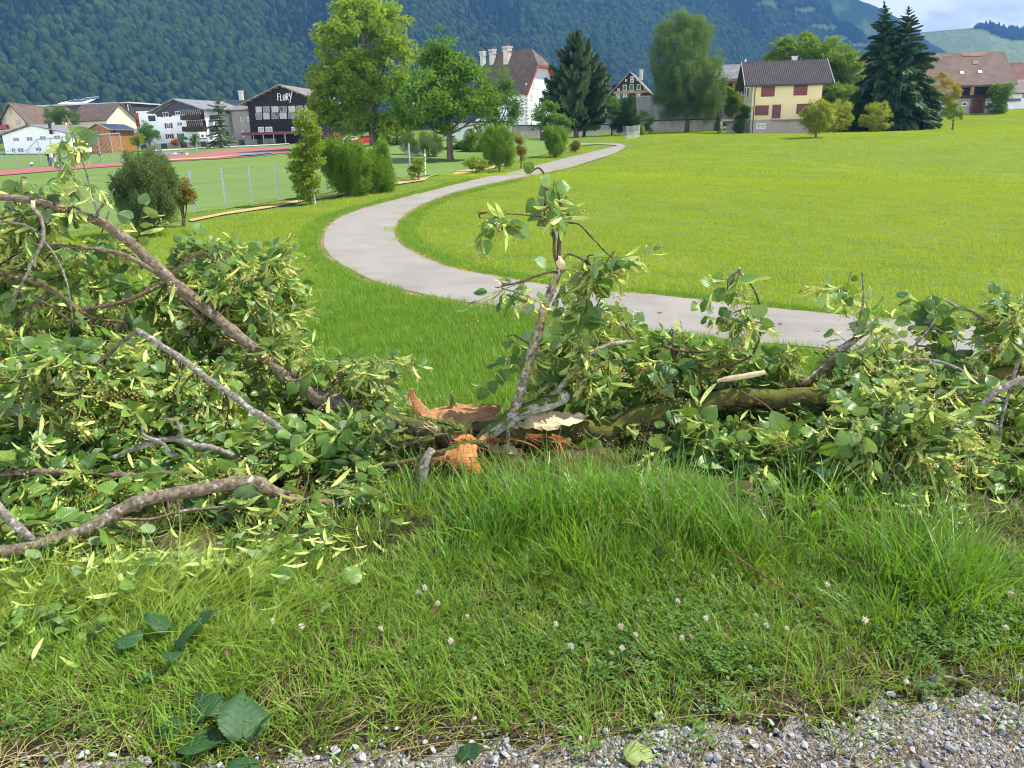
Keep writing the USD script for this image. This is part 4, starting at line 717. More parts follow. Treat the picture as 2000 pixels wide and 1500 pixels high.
# --- building behind the birch, concrete hall, garden wall
h = House('house', 'grey roofed timber building half hidden between birch and yellow house', (1402, 205, 140), (1452, 204, 139), 9, 'house')
ev = h.Z(1430, 156); h.gable_walls(ev, ev + 2.6, 'tan'); h.gable_roof(ev, ev + 2.6, 'r_grey', oe=0.9); h.panel('balcony_opening', 1406, 161, 1431, 176, 'dark', d1=0.05); h.panel('post', 1431, 160, 1434, 178, 'tan', d1=0.3); h.panel('fascia', 1400, 155, 1442, 158.5, 'tan', d1=1.0); h.add('vent', MB().tube([(4.2, 2.5, ev + 1.2), (4.2, 2.5, ev + 3.4)], 0.12, 6), 'trim')
h.win(1438, 174, 1448, 184, frame='trim', bars=1)
h = House('concrete_building', 'weathered grey concrete hall with dark streaks behind the birch', (1240, 257, 131), (1408, 253, 127), 7, 'hall')
zt_ = h.Z(1300, 187.5); zl = h.Z(1300, 234); h.block('wall', 0, h.W, 0.35, 7, zl, zt_, 'concrete'); h.block('base_wall', -0.6, h.W - 0.2, 0, 7, -1, zl - 0.15, 'oldwall'); h.block('ledge', -0.6, h.W, -0.12, 7, zl - 0.15, zl, 'gutter'); h.block('coping', -0.1, h.W + 0.05, 0.25, 7.1, zt_, zt_ + 0.16, 'edge')
for i in range(9): h.block('formwork_joint', 1.6 * i + 0.7, 1.6 * i + 0.74, 0.335, 0.36, zl, zt_, 'grey')
zr = h.Z(1418, 180); h.add('end_wall', MB().box((h.W + 0.02, 0.1, zl), (h.W + 0.9, 0.5, zt_)), 'edge'); h.slab('end_roof', [(h.W - 1.3, -0.3, zt_ - 0.1), (h.W + 1.0, -0.3, zr), (h.W + 1.0, 4, zr), (h.W - 1.3, 4, zt_ - 0.1)], 'r_taupe', 0.15)
for i in range(4): h.block('board', h.W + 0.04 + i * 0.22, h.W + 0.22 + i * 0.22, 0.03, 0.1, zl + 0.1, zt_ - 0.1, 'edge')
h = House('garden_wall', 'long pale plastered garden wall running behind the pines to the villa', (1000, 268.5, 127), (1242, 259, 133), 0.5, 'wall', 3.0)
zt_ = h.Z(1006, 246); h.block('wall', 0, h.W, 0, 0.5, -1.5, zt_, 'oldwall'); h.block('coping', -0.05, h.W, -0.08, 0.58, zt_, zt_ + 0.12, 'r_dark')
h = House('arched_annex', 'low white annex with round arched openings behind the park trees', (884, 274, 124), (1000, 269, 127), 5, 'annex')
zt_ = h.Z(920, 240); h.block('wall', 0, h.W, 0, 5, -1, zt_, 'white'); h.block('roof', -0.3, h.W + 0.3, -0.3, 5.3, zt_, zt_ + 0.2, 'r_villa')
for x0, x1, m_ in ((905, 923, 'grey'), (929, 944, 'tan'), (950, 962, 'grey')):
    a, b = h.hit(x0, 276), h.hit(x1, 252); r = (b[0] - a[0]) / 2; zc = b[2] - r; th = np.linspace(0, np.pi, 13); P = [(a[0], -0.5)] + [(a[0] + r - r * math.cos(t), zc + r * math.sin(t)) for t in th] + [(b[0], -0.5)]
    n = len(P); c = len(P); v = [(x, -0.03, z) for x, z in P]; h.add('arch', MB().add(v, [[0, i + 1, i] for i in range(1, n - 1)]), m_); ring = MB().tube([(x, -0.05, z) for x, z in P[1:-1]], 0.12, 5); h.add('arch_surround', ring, 'white')

# --- villa
h = House('villa', 'tall white villa with steep brown half hipped roof and three ornate chimneys', (930, 268, 147), (1030, 262, 139), 7.6, 'villa')
ev = h.Z(1030, 168); R_ = h.Z(985, 103, 3.8); W_, D_ = h.W, h.D
kq = (R_ - ev) / (D_ / 2); zh = ev + (R_ - ev) * 0.52; yh = (zh - ev) / kq; ins = 2.0
h.block('wall', 0, W_, 0, D_, -1, ev, 'white')
h.add('wall', MB().add([(x, y, z) for x in (0.0, W_) for y, z in ((0, ev), (yh, zh), (D_ - yh, zh), (D_, ev))], [[0, 2, 1], [0, 3, 2], [4, 5, 6], [4, 6, 7], [0, 1, 5], [0, 5, 4], [3, 6, 2], [3, 7, 6], [1, 2, 6], [1, 6, 5]]), 'white')
og, oe = 0.9, 0.9; E = lambda x, y, z: (x, y, z + 0.2)
ze = ev - kq * oe
h.add('roof', MB().add([E(-og, -oe, ze), E(W_ + og, -oe, ze), E(W_ + og, yh, zh), E(W_ - ins, D_ / 2, R_), E(ins, D_ / 2, R_), E(-og, yh, zh)], [[0, 1, 2], [0, 2, 3], [0, 3, 4], [0, 4, 5]], [(0, 0), (20, 0), (20, 5), (17, 9), (3, 9), (0, 5)]), 'r_villa')
h.add('roof', MB().add([E(-og, D_ + oe, ze), E(W_ + og, D_ + oe, ze), E(W_ + og, D_ - yh, zh), E(W_ - ins, D_ / 2, R_), E(ins, D_ / 2, R_), E(-og, D_ - yh, zh)], [[0, 2, 1], [0, 3, 2], [0, 4, 3], [0, 5, 4]], [(0, 0), (20, 0), (20, 5), (17, 9), (3, 9), (0, 5)]), 'r_villa')
for x, xi, fl in ((W_ + og, W_ - ins, 0), (-og, ins, 1)): h.add('hip', MB().add([E(x, yh, zh), E(x, D_ - yh, zh), E(xi, D_ / 2, R_)], [[0, 1, 2]] if not fl else [[0, 2, 1]], [(0, 0), (4, 0), (2, 4)]), 'r_villa')
so = MB()
for y0_, y1_, z0_, z1_ in ((-oe, yh, ze, zh), (D_ + oe, D_ - yh, ze, zh)):
    so.beam((W_ + og - 0.05, y0_, z0_ + 0.02), (W_ + og - 0.05, y1_, z1_ + 0.02), 0.12, 0.3); so.beam((W_ + 0.4, y0_, z0_ - 0.05), (W_ + 0.4, y1_, z1_ - 0.05), 0.8, 0.06)
so.beam((W_ + og - 0.05, yh, zh + 0.02), (W_ + og - 0.05, D_ - yh, zh + 0.02), 0.12, 0.3); h.add('soffit', so, 'redtrim')
def crown_chimney(x, y, z0, z1, w):
    m = MB().box((x - w, y - w, z0), (x + w, y + w, z1)).box((x - w * 1.25, y - w * 1.25, z1), (x + w * 1.25, y + w * 1.25, z1 + 0.15))
    for i in range(4): m.box((x - w * 1.1 + i * w * 0.65, y - w * 1.1, z1 + 0.15), (x - w * 1.1 + i * w * 0.65 + w * 0.3, y + w * 1.1, z1 + 0.55))
    m.box((x - w * 1.3, y - w * 1.3, z1 + 0.55), (x + w * 1.3, y + w * 1.3, z1 + 0.75)); c = h.add('chimney', m, 'oldwall'); h.add('chimney_cap', MB().add([(x - w * 1.2, y - w * 1.2, z1 + 0.76), (x + w * 1.2, y - w * 1.2, z1 + 0.76), (x + w * 1.2, y + w * 1.2, z1 + 0.76), (x - w * 1.2, y + w * 1.2, z1 + 0.76), (x, y, z1 + 1.25)], [[0, 1, 4], [1, 2, 4], [2, 3, 4], [3, 0, 4]]), 'r_villa', c)
for px, y, w, dz in ((943, 4.4, 0.36, 0.1), (962, 2.9, 0.42, 0.0), (991, 2.9, 0.52, 0.15)):
    x = h.hit(px, 110, 'f', y)[0]; crown_chimney(x, y, ev + 2, R_ + dz - 0.1, w)
h.add('finial', MB().tube([(W_ - ins, D_ / 2, R_), (W_ - ins, D_ / 2, R_ + 1.6)], [0.06, 0.02], 6).tube([(W_ - ins, D_ / 2, R_ + 0.9), (W_ - ins, D_ / 2, R_ + 1.15)], 0.12, 8), 'gutter'); x = h.hit(955, 100, 'f', 3.8)[0]; h.add('finial', MB().tube([(x, D_ / 2, R_ - 0.2), (x, D_ / 2, R_ + 1.9)], [0.06, 0.02], 6).tube([(x, D_ / 2, R_ + 1.4), (x, D_ / 2, R_ + 1.7)], 0.13, 8), 'gutter')
for q in ((1039.5, 152, 1045, 173), (1035.5, 184, 1042.5, 196), (1050.5, 183.5, 1055.5, 195.5), (1034, 210, 1044.5, 222), (1051, 165, 1054, 175)): h.win(*q, face='r', bars=1, rows=2, fw=0.16, pane='curtain')
for q in ((1018, 172, 1022.5, 186), (1019, 208, 1025, 227), (990, 208, 997, 227), (960, 208, 967, 227), (990, 176, 997, 192), (960, 176, 967, 192)): h.win(*q, face='f', bars=1, rows=2, fw=0.12)
qn = MB(); 
for i in range(14): qn.box((W_ - 0.35, -0.035, i * 0.62), (W_ + 0.035, 0.35, i * 0.62 + 0.4))
h.add('quoins', qn, 'oldwall')

# --- dark chalet
h = House('chalet', 'dark wooden chalet with white window frames and green shutters', (1197, 212, 178), (1262, 209, 176), 9, 'chalet')
ev = h.Z(1197, 178); R_ = h.Z(1234, 141.5); h.gable_walls(ev, R_, 'brownwood', 'y'); h.gable_roof(ev, R_, 'r_taupe', 'y', 0.9, 0.9, 0.16)
for q in ((1231.5, 149, 1237.5, 161),): h.win(*q, bars=1, rows=1)
for q in ((1216.6, 166, 1224, 177), (1230, 165.5, 1237.5, 176.5), (1244, 164.5, 1251, 175.5)): h.win(*q, pane='green', bars=0)
for q in ((1206, 173, 1210.5, 177), (1258, 170, 1262, 174), (1221, 155, 1224, 159), (1243, 154, 1246, 158)): h.win(*q, bars=0, fw=0.1)
for q in ((1203.7, 183, 1210.5, 193), (1217, 182.5, 1224, 193), (1244, 181, 1250, 191)): h.win(*q, bars=1, rows=1, shut='green')
h.panel('cornice', 1198, 178.5, 1266, 181, 'tan', d1=0.3); a = h.hit(1200, 170); h.block('dormer', -0.6, 1.6, 2.5, 5, ev - 0.5, ev + 1.3, 'brownwood'); h.slab('dormer_roof', [(-1.0, 2.2, ev + 1.3), (-1.0, 5.3, ev + 1.3), (2.6, 5.3, ev + 2.2), (2.6, 2.2, ev + 2.2)], 'r_brown'); h.add('chimney', MB().box((5.2, 3, R_ - 1.4), (5.9, 3.7, R_ + 0.6)).box((5.1, 2.9, R_ + 0.6), (6.0, 3.8, R_ + 0.75)), 'edge')

# --- the village at the left
h = House('workshop', 'big black timber gabled building with white lettering on its front', (492, 279, 173), (628, 276, 170), 16, 'workshop')
ev = h.Z(492, 200.5); R_ = h.Z(549, 167.5); mx = h.hit(549, 167.5)[0]; W0 = mx * 2; h.gable_walls(ev, R_, 'black', 'y', 0, W0); h.gable_roof(ev, R_, 'r_taupe', 'y', 1.4, 1.2, 0.22, 0, W0)
for i, (x0, x1) in enumerate(((499, 512), (513.5, 527.5), (530, 544.5), (546, 560.5), (563, 577.5), (579, 593), (595, 608))):
    h.win(x0, 208.5 - i * 0.35, x1, 219.5 - i * 0.35, frame='edge', bars=1, fw=0.07, pane=['curtain', 'glass', 'curtain', 'glass'][i % 4]); h.win(x0, 221 - i * 0.35, x1, 233 - i * 0.35, frame='edge', bars=1, fw=0.07, pane=['glass', 'curtain'][i % 2])
for x0, x1 in ((504, 516), (518, 532.5), (569, 582), (584, 597)): h.win(x0, 248, x1, 258, bars=1, fw=0.1, pane='curtain')
a, b = h.hit(497, 261), h.hit(590, 261); h.block('canopy', a[0] - 1.5, b[0], -3.0, 0, h.Z(500, 264), h.Z(500, 259), 'brickred')
for px in (507, 526, 546, 568): x = h.hit(px, 265)[0]; h.block('post', x, x + 0.15, -2.9, -2.75, -1, h.Z(500, 264), 'metal')
rf = MB(); 
for k in range(6): 
    for sg in (-1, 1): x = mx + sg * (mx + 1.2) * (k + 0.5) / 6; z = R_ - (R_ - ev) / mx * abs(x - mx); rf.box((x - 0.08, -1.15, z - 0.22), (x + 0.08, 0, z - 0.02))
h.add('rafter_end', rf, 'tan', kind='stuff')
# lettering: tall sloping strokes with a long tailed Y
T = {'F': [[(0, 0), (0, 1)], [(0, 1), (0.6, 1)], [(0, 0.55), (0.45, 0.55)]], 'L': [[(0, 0.9), (0, 0)], [(0, 0), (0.5, 0)]], 'U': [[(0, 0.8), (0, 0.1), (0.3, 0), (0.5, 0.15), (0.5, 0.85)]], 'R': [[(0, 0), (0, 1)], [(0, 1), (0.5, 0.95), (0.5, 0.6), (0, 0.5)], [(0.15, 0.5), (0.6, 0)]], 'Y': [[(0, 1.05), (0.35, 0.35)], [(0.85, 1.35), (0.15, -0.35)]]}
a, b = h.hit(543.5, 199), h.hit(570, 182); lw, lh = (b[0] - a[0]) / 4.2, (b[2] - a[2]) * 0.85; x = a[0]
for ch, wd in (('F', 0.82), ('L', 0.80), ('U', 0.88), ('R', 0.88), ('Y', 1.0)):
    m = MB()
    for st_k in T[ch]:
        for p, q in zip(st_k[:-1], st_k[1:]): m.beam((x + p[0] * lw * 1.05 + p[1] * 0.1, -0.08, a[2] + 0.25 + (p[1] * lh)), (x + q[0] * lw * 1.05 + q[1] * 0.1, -0.08, a[2] + 0.25 + (q[1] * lh)), 0.1, 0.29, up=(0, 1.0, 0))
    h.add('letter', m, 'trim'); x += wd * lw
h = House('house', 'grey brown house with small arched windows wedged beside the black timber building', (459, 281, 178), (500, 279, 176), 12)
ev = h.Z(480, 214); h.gable_walls(ev, ev + 1.6, 'grey'); h.gable_roof(ev, ev + 1.6, 'r_taupe')
for q in ((471.6, 255, 478, 268), (484, 254, 491.5, 263), (469, 230, 476, 237), (482, 229, 488, 236)): h.win(*q, bars=1, fw=0.12)
h.panel('band', 459, 240, 498, 251, 'plinth', d1=0.04)
h = House('house', 'blue grey block with long flat roof and a tall chimney behind the white apartment house', (418, 275, 205), (492, 273, 205), 12)
zt_ = h.Z(470, 199); h.block('wall', 0, h.W, 0, 12, -2, zt_, 'blue'); h.block('roof', -0.8, h.W + 0.5, -0.8, 12.5, zt_, zt_ + 0.35, 'r_taupe'); a, b = h.hit(465, 177, 'f', 2), h.hit(474.5, 200, 'f', 2); h.block('chimney', a[0], b[0], 2, 3.2, zt_, a[2], 'oldwall'); h.block('chimney_cap', a[0] - 0.12, b[0] + 0.12, 1.88, 3.32, a[2] - 0.25, a[2], 'edge')
h = House('apartment_house', 'white apartment house with dark balconies, striped blinds and maroon shutters', (312, 287, 178), (408, 283, 173), 13, 'apartment house')
ev = h.Z(408, 213); R_ = h.Z(346, 195); mx = h.hit(346, 195)[0]; zl = h.Z(308, 219); W_ = h.W
v = [(x, y, z) for y in (0, h.D) for x, z in ((0, -3), (W_, -3), (W_, ev), (mx, R_), (0, zl))]; h.add('wall', MB().add(v, [[0, 1, 2], [0, 2, 3], [0, 3, 4], [5, 7, 6], [5, 8, 7], [5, 9, 8], [0, 5, 6], [0, 6, 1], [1, 6, 7], [1, 7, 2], [0, 4, 9], [0, 9, 5]]), 'white')
kr, kl = (R_ - ev) / (W_ - mx), (R_ - zl) / mx
h.slab('roof', [(W_ + 1.0, -1.4, ev - kr + 0.25), (W_ + 1.0, h.D + 0.8, ev - kr + 0.25), (mx, h.D + 0.8, R_ + 0.25), (mx, -1.4, R_ + 0.25)], 'r_grey', 0.22); h.slab('roof', [(-1.0, -1.4, zl - kl + 0.25), (-1.0, h.D + 0.8, zl - kl + 0.25), (mx, h.D + 0.8, R_ + 0.25), (mx, -1.4, R_ + 0.25)], 'r_grey', 0.22)
h.add('gable_cladding', MB().add([(0, -0.05, zl - 0.1), (W_, -0.05, ev - 0.1), (mx, -0.05, R_ - 0.02), (0.6, -0.05, zl - 1.0), (W_, -0.05, ev - 0.7)], [[0, 3, 2], [3, 4, 2], [4, 1, 2]]), 'slate')
for q, s_ in (((318, 219, 330, 228.5), 'maroon'), ((342, 217, 353, 224), None), ((325, 240.5, 334, 250.5), 'maroon'), ((345.5, 238.5, 357, 246), None), ((327, 261.5, 336, 271), 'maroon'), ((349, 260.5, 357, 269), 'maroon')): h.win(*q, bars=1, shut=s_)
for (x0, y0, x1, y1), (u0, w0, u1, w1) in (((360, 225.5, 400, 233.5), (360.6, 214.5, 399, 225)), ((363.5, 247.5, 405, 256), (364, 236, 403, 247))):
    h.panel('balcony_recess', u0, w0, u1, w1, 'dark', d1=0.04); b_ = h.panel('balcony', x0, y0, x1, y1, 'rail', d1=1.3)
    for i in range(10): xa = u0 + (u1 - u0) * (i + 0.2) / 10; h.panel('blind_strip', xa, w0, xa + (u1 - u0) / 22, w1, 'stripe', d0=0.9, d1=0.95)
    a, b = h.hit(u0, w0), h.hit(x1, y1)
h.panel('garden_opening', 376, 262, 384, 276, 'dark', d1=0.04); h.win(388, 262, 404, 272, bars=2)
for q in ((424, 216, 434, 224), (440, 215, 448, 223), (424, 236, 434, 244), (440, 256, 448, 266)): h.win(*q, face='r', bars=1, shut=None)
for y0, y1 in ((225, 233), (247, 256)): h.panel('balcony', 409, y0, 418, y1, 'rail', face='r', d1=1.2)
h.panel('awning', 455, 262, 463, 270, 'stripe', face='r', d1=1.0)
h = House('house', 'white cubic house with dark window band and outside stair left of the apartment house', (280, 287, 190), (313, 286, 188), 8)
zt_ = h.Z(295, 219); h.block('wall', 0, h.W, 0, 8, -1, zt_, 'white'); h.panel('window', 289, 226, 311, 236, 'glass'); h.block('roof', -0.2, h.W + 0.2, -0.4, 8.2, zt_, zt_ + 0.25, 'trim'); a, b = h.hit(294, 277), h.hit(312, 288); h.add('stair', MB().beam((a[0], -1.0, a[2]), (b[0], -1.0, 0.0), 1.0, 0.25), 'trim')
h = House('house', 'low white house with grey roof, two window rows and a black flue', (12, 304, 166), (134, 297, 160), 22)
ev = h.Z(134, 258.5); R_ = h.Z(62, 245); mx = h.hit(62, 245)[0]; zl = h.Z(12, 264.5)
v = [(x, y, z) for y in (0, h.D) for x, z in ((0, -3), (h.W, -3), (h.W, ev), (mx, R_), (0, zl))]; h.add('wall', MB().add(v, [[0, 1, 2], [0, 2, 3], [0, 3, 4], [5, 7, 6], [5, 8, 7], [5, 9, 8], [0, 5, 6], [0, 6, 1], [1, 6, 7], [1, 7, 2], [0, 4, 9], [0, 9, 5]]), 'white')
kr, kl = (R_ - ev) / (h.W - mx), (R_ - zl) / mx
h.slab('roof', [(h.W + 0.7, -0.9, ev - kr * 0.7 + 0.2), (h.W + 0.7, h.D, ev - kr * 0.7 + 0.2), (mx, h.D, R_ + 0.2), (mx, -0.9, R_ + 0.2)], 'r_grey', 0.18); h.slab('roof', [(-0.7, -0.9, zl - kl * 0.7 + 0.2), (-0.7, h.D, zl - kl * 0.7 + 0.2), (mx, h.D, R_ + 0.2), (mx, -0.9, R_ + 0.2)], 'r_grey', 0.18)
for q in ((25, 268.5, 38.5, 276.5), (51, 267, 65, 275.5), (77, 265.5, 92, 274.5), (105, 264, 119, 272.5), (22, 289, 32, 298), (34, 288.5, 48, 298), (69, 287.5, 82.5, 295.5), (105, 285.5, 118, 293)): h.win(*q, bars=1, fw=0.09)
a = h.hit(100, 262, off=-0.4); b = h.hit(98, 235, off=-0.4); h.add('flue', MB().tube([(a[0], -0.4, a[2]), (a[0], -0.4, b[2])], 0.28, 8), 'gutter')
h = House('house', 'peach house with brown roof and shuttered windows at the left edge', (-60, 292, 186), (58, 286, 188), 12)
ev = h.Z(58, 231); R_ = h.Z(20, 202); mx = h.hit(20, 202)[0]; h.gable_walls(ev, R_, 'peach', 'y', 2 * mx - h.W); h.gable_roof(ev, R_, 'r_brown', 'y', 1.3, 1.2, 0.22, 2 * mx - h.W)
for q in ((17.6, 212, 24.5, 225), (30, 234, 41, 244), (2, 231, 14, 244)): h.win(*q, bars=1, frame='edge', pane='curtain')
h.panel('balcony', -30, 244, 18, 252, 'redtrim', d1=1.2); h.win(0, 254, 14, 263, bars=1)
h = House('house', 'peach house with a row of windows under its gable, second from the left edge', (50, 262, 208), (92, 260, 206), 10)
ev = h.Z(90, 224); R_ = h.Z(62, 208); mx = h.hit(62, 208)[0]; h.gable_walls(ev, R_, 'cream', 'y', 2 * mx - h.W); h.gable_roof(ev, R_, 'r_brown', 'y', 0.9, 1.0, 0.2, 2 * mx - h.W)
for q in ((55, 220.5, 63, 228), (64, 220, 74, 227.5), (58, 237, 70, 243), (73, 236, 84, 242)): h.win(*q, bars=2)
h = House('dark_hall', 'long dark slate clad hall with flat roof behind the brown roofed house', (69, 262, 240), (262, 255, 232), 14, 'hall')
zt_ = h.Z(140, 206); h.block('wall', 0, h.W, 0, 14, -2, zt_, 'slate'); h.block('roof', -0.8, h.W + 0.6, -1.0, 14.5, zt_, zt_ + 0.35, 'edge'); 
for i in range(5): h.panel('glass_bay', 233 + i * 5.6, 203.5, 237 + i * 5.6, 222, 'trim' if i % 2 else 'glass', d1=0.3)
h = House('solar_house', 'red house whose slanting white roof carries a field of solar panels', (124, 230, 252), (173, 228, 250), 12)
z0_, z1_ = h.Z(124, 203), h.Z(150, 190.5, 9); h.block('wall', 0, h.W, 0, 12, -2, z0_, 'red'); rr = h.slab('roof', [(-0.6, -0.5, z0_ + 0.2), (h.W + 0.6, -0.5, z0_ + 0.2), (h.W - 2.5, 9, z1_), (1.8, 9, z1_)], 'trim', 0.25)
for i in range(3):
    for j in range(2):
        y0_, y1_ = 0.4 + j * 4.2, 4.2 + j * 4.2; zz = lambda y: z0_ + 0.2 + (z1_ - z0_ - 0.2) * (y + 0.5) / 9.5 + 0.04; x0 = 0.9 + i * 2.3 + j * 0.3; h.slab('solar_panel', [(x0, y0_, zz(y0_)), (x0 + 2.0, y0_, zz(y0_)), (x0 + 2.0, y1_, zz(y1_)), (x0, y1_, zz(y1_))], 'solar', 0.03)
h = House('house', 'cream house with wide brown roof and lit gable, middle of the left village', (144, 266, 200), (212, 262, 196), 9)
ev = h.Z(180, 232); R_ = h.Z(180, 205, 4.5); h.gable_walls(ev, R_, 'cream'); h.gable_roof(ev, R_, 'r_brown', oe=0.9, og=0.6)
for q in ((160, 233.5, 164, 239), (167, 233, 173, 238.5), (185, 232, 190, 237.5), (196, 231.5, 200, 237)): h.win(*q, bars=1, fw=0.1)
for q in ((219, 214, 224, 221), (217, 231, 221, 240), (227, 229, 230, 238)): h.win(*q, face='r', bars=1, fw=0.1)
h = House('red_building', 'bright red upper storey over pale terraces behind the timber shed', (236, 286, 218), (288, 283, 216), 10, 'apartment house')
zr = h.Z(260, 222); zm = h.Z(260, 244.5); h.block('wall', 0, h.W, 0, 10, zm, zr, 'red'); h.block('lower_wall', 0.5, h.W + 2, -1.5, 10, -1, zm - 0.2, 'cream'); h.block('slab', -0.3, h.W + 0.5, -2.2, 0.0, zm - 0.3, zm, 'redtrim')
for q in ((252, 230, 258, 241), (262, 229, 267.5, 240), (271.5, 228.5, 277, 239)): h.win(*q, frame='slate', bars=0)
for q in ((238, 249, 244, 265), (253, 250, 272, 264)): h.win(*q, bars=1, off=-1.5)
h.panel('recess', 237, 229, 246, 243, 'dark', d1=0.03); h.panel('terrace', 237, 265, 276, 272, 'edge', d1=1.6, off=-1.5)
h = House('timber_shed', 'orange brown timber shed with solar panels on its roof', (174, 284, 158), (218, 283, 156), 6, 'shed')
ev = h.Z(217, 252); R_ = h.Z(190, 243); mx = h.hit(191, 243)[0]; h.gable_walls(ev, R_, 'orangewood', 'y', 2 * mx - h.W); h.gable_roof(ev, R_, 'r_grey', 'y', 0.7, 0.5, 0.12, 2 * mx - h.W)
h.win(184.5, 252.5, 195.5, 268, frame='rail', bars=0); kq = (R_ - ev) / (h.W - mx); h.slab('solar_panel', [(h.W + 0.5, 0.1, ev - kq * 0.5 + 0.22), (h.W + 0.5, 5.8, ev - kq * 0.5 + 0.22), (mx + 0.3, 5.8, R_ - kq * 0.3 + 0.22), (mx + 0.3, 0.1, R_ - kq * 0.3 + 0.22)], 'solar', 0.05); h.win(221, 255, 225, 259, face='r', frame='rail', bars=0)
# ------------------------------------------------------------------ trees and shrubs of the park and the gardens
_tg = np.random.default_rng(500)
def cluster(seed, n, r, size, m, flat=0.6, hang=0.0, narrow=0.55):
    """a spray of small folded leaves"""
    g = np.random.default_rng(seed); b = MB()
    for k in range(n):
        q = g.normal(0, 1, 3); q *= g.uniform(0.2, 1.0) ** 0.6 / np.linalg.norm(q); p = q * r * [1, 1, flat]
        d = q * [1, 1, 0.4] + g.normal(0, 0.6, 3) + [0, 0, -hang]; d /= np.linalg.norm(d); R = frame(d, g.normal(0, 0.6)); s = size * g.uniform(0.7, 1.25); w = narrow * 0.5
        v = np.array([[0, 0, 0], [-w, 0.5, 0.12], [0, 1, -0.1], [w, 0.5, 0.12], [0, 0.5, 0]]) * s
        b.add(v @ R.T + p, [[0, 4, 1], [4, 2, 1], [0, 3, 4], [4, 3, 2]])
    v, f, _ = b.arrays(); return proto([(v, f, None, m)])
KR = {}
def kind(name, dark, light, n=40, r=0.55, size=0.17, trans=0.42, seeds=(1, 2, 3), **k):
    m = leafmat('foliage_' + name, np.array(dark) * 1.25, np.array(light) * 1.3, trans=trans, rough=0.55, spec=0.25); out = [cluster(s * 13 + len(name), n, r, size * 1.6, m, **k) for s in seeds]; KR[out[0]] = r; return out
K = {'walnut': kind('walnut', (0.07, 0.14, 0.014), (0.19, 0.265, 0.034), size=0.20), 'maple': kind('maple', (0.038, 0.105, 0.014), (0.105, 0.19, 0.03), size=0.18), 'maple2': kind('maple2', (0.032, 0.095, 0.016), (0.085, 0.165, 0.032), size=0.16),
     'birch': kind('birch', (0.042, 0.092, 0.022), (0.115, 0.18, 0.055), n=34, r=0.42, size=0.13, flat=1.9, hang=1.2), 'broad': kind('broad', (0.042, 0.10, 0.012), (0.125, 0.195, 0.028), size=0.20), 'willow': kind('willow', (0.055, 0.13, 0.018), (0.145, 0.235, 0.040), n=44, r=0.10, size=0.075, narrow=0.24, flat=2.8, hang=-0.9),
     'greywillow': kind('greywillow', (0.050, 0.095, 0.032), (0.125, 0.175, 0.075), n=44, r=0.10, size=0.07, narrow=0.26, flat=2.4, hang=-0.8), 'darkbush': kind('darkbush', (0.016, 0.05, 0.014), (0.04, 0.085, 0.022), size=0.13, r=0.4), 'yellow': kind('yellow', (0.12, 0.165, 0.016), (0.23, 0.26, 0.04), size=0.14, r=0.42), 'golden': kind('golden', (0.135, 0.13, 0.02), (0.25, 0.215, 0.05), size=0.13, r=0.4), 'ochre': kind('ochre', (0.11, 0.105, 0.025), (0.20, 0.175, 0.05), n=40, r=0.12, size=0.07, narrow=0.4), 'young': kind('young', (0.085, 0.15, 0.015), (0.19, 0.25, 0.035), n=36, r=0.15, size=0.075)}
B_tree = barkmat('tree_bark', (0.085, 0.07, 0.055), (0.17, 0.14, 0.11), scale=9, bump=0.8); B_brown = barkmat('shrub_bark', (0.11, 0.075, 0.045), (0.21, 0.15, 0.095), scale=20)
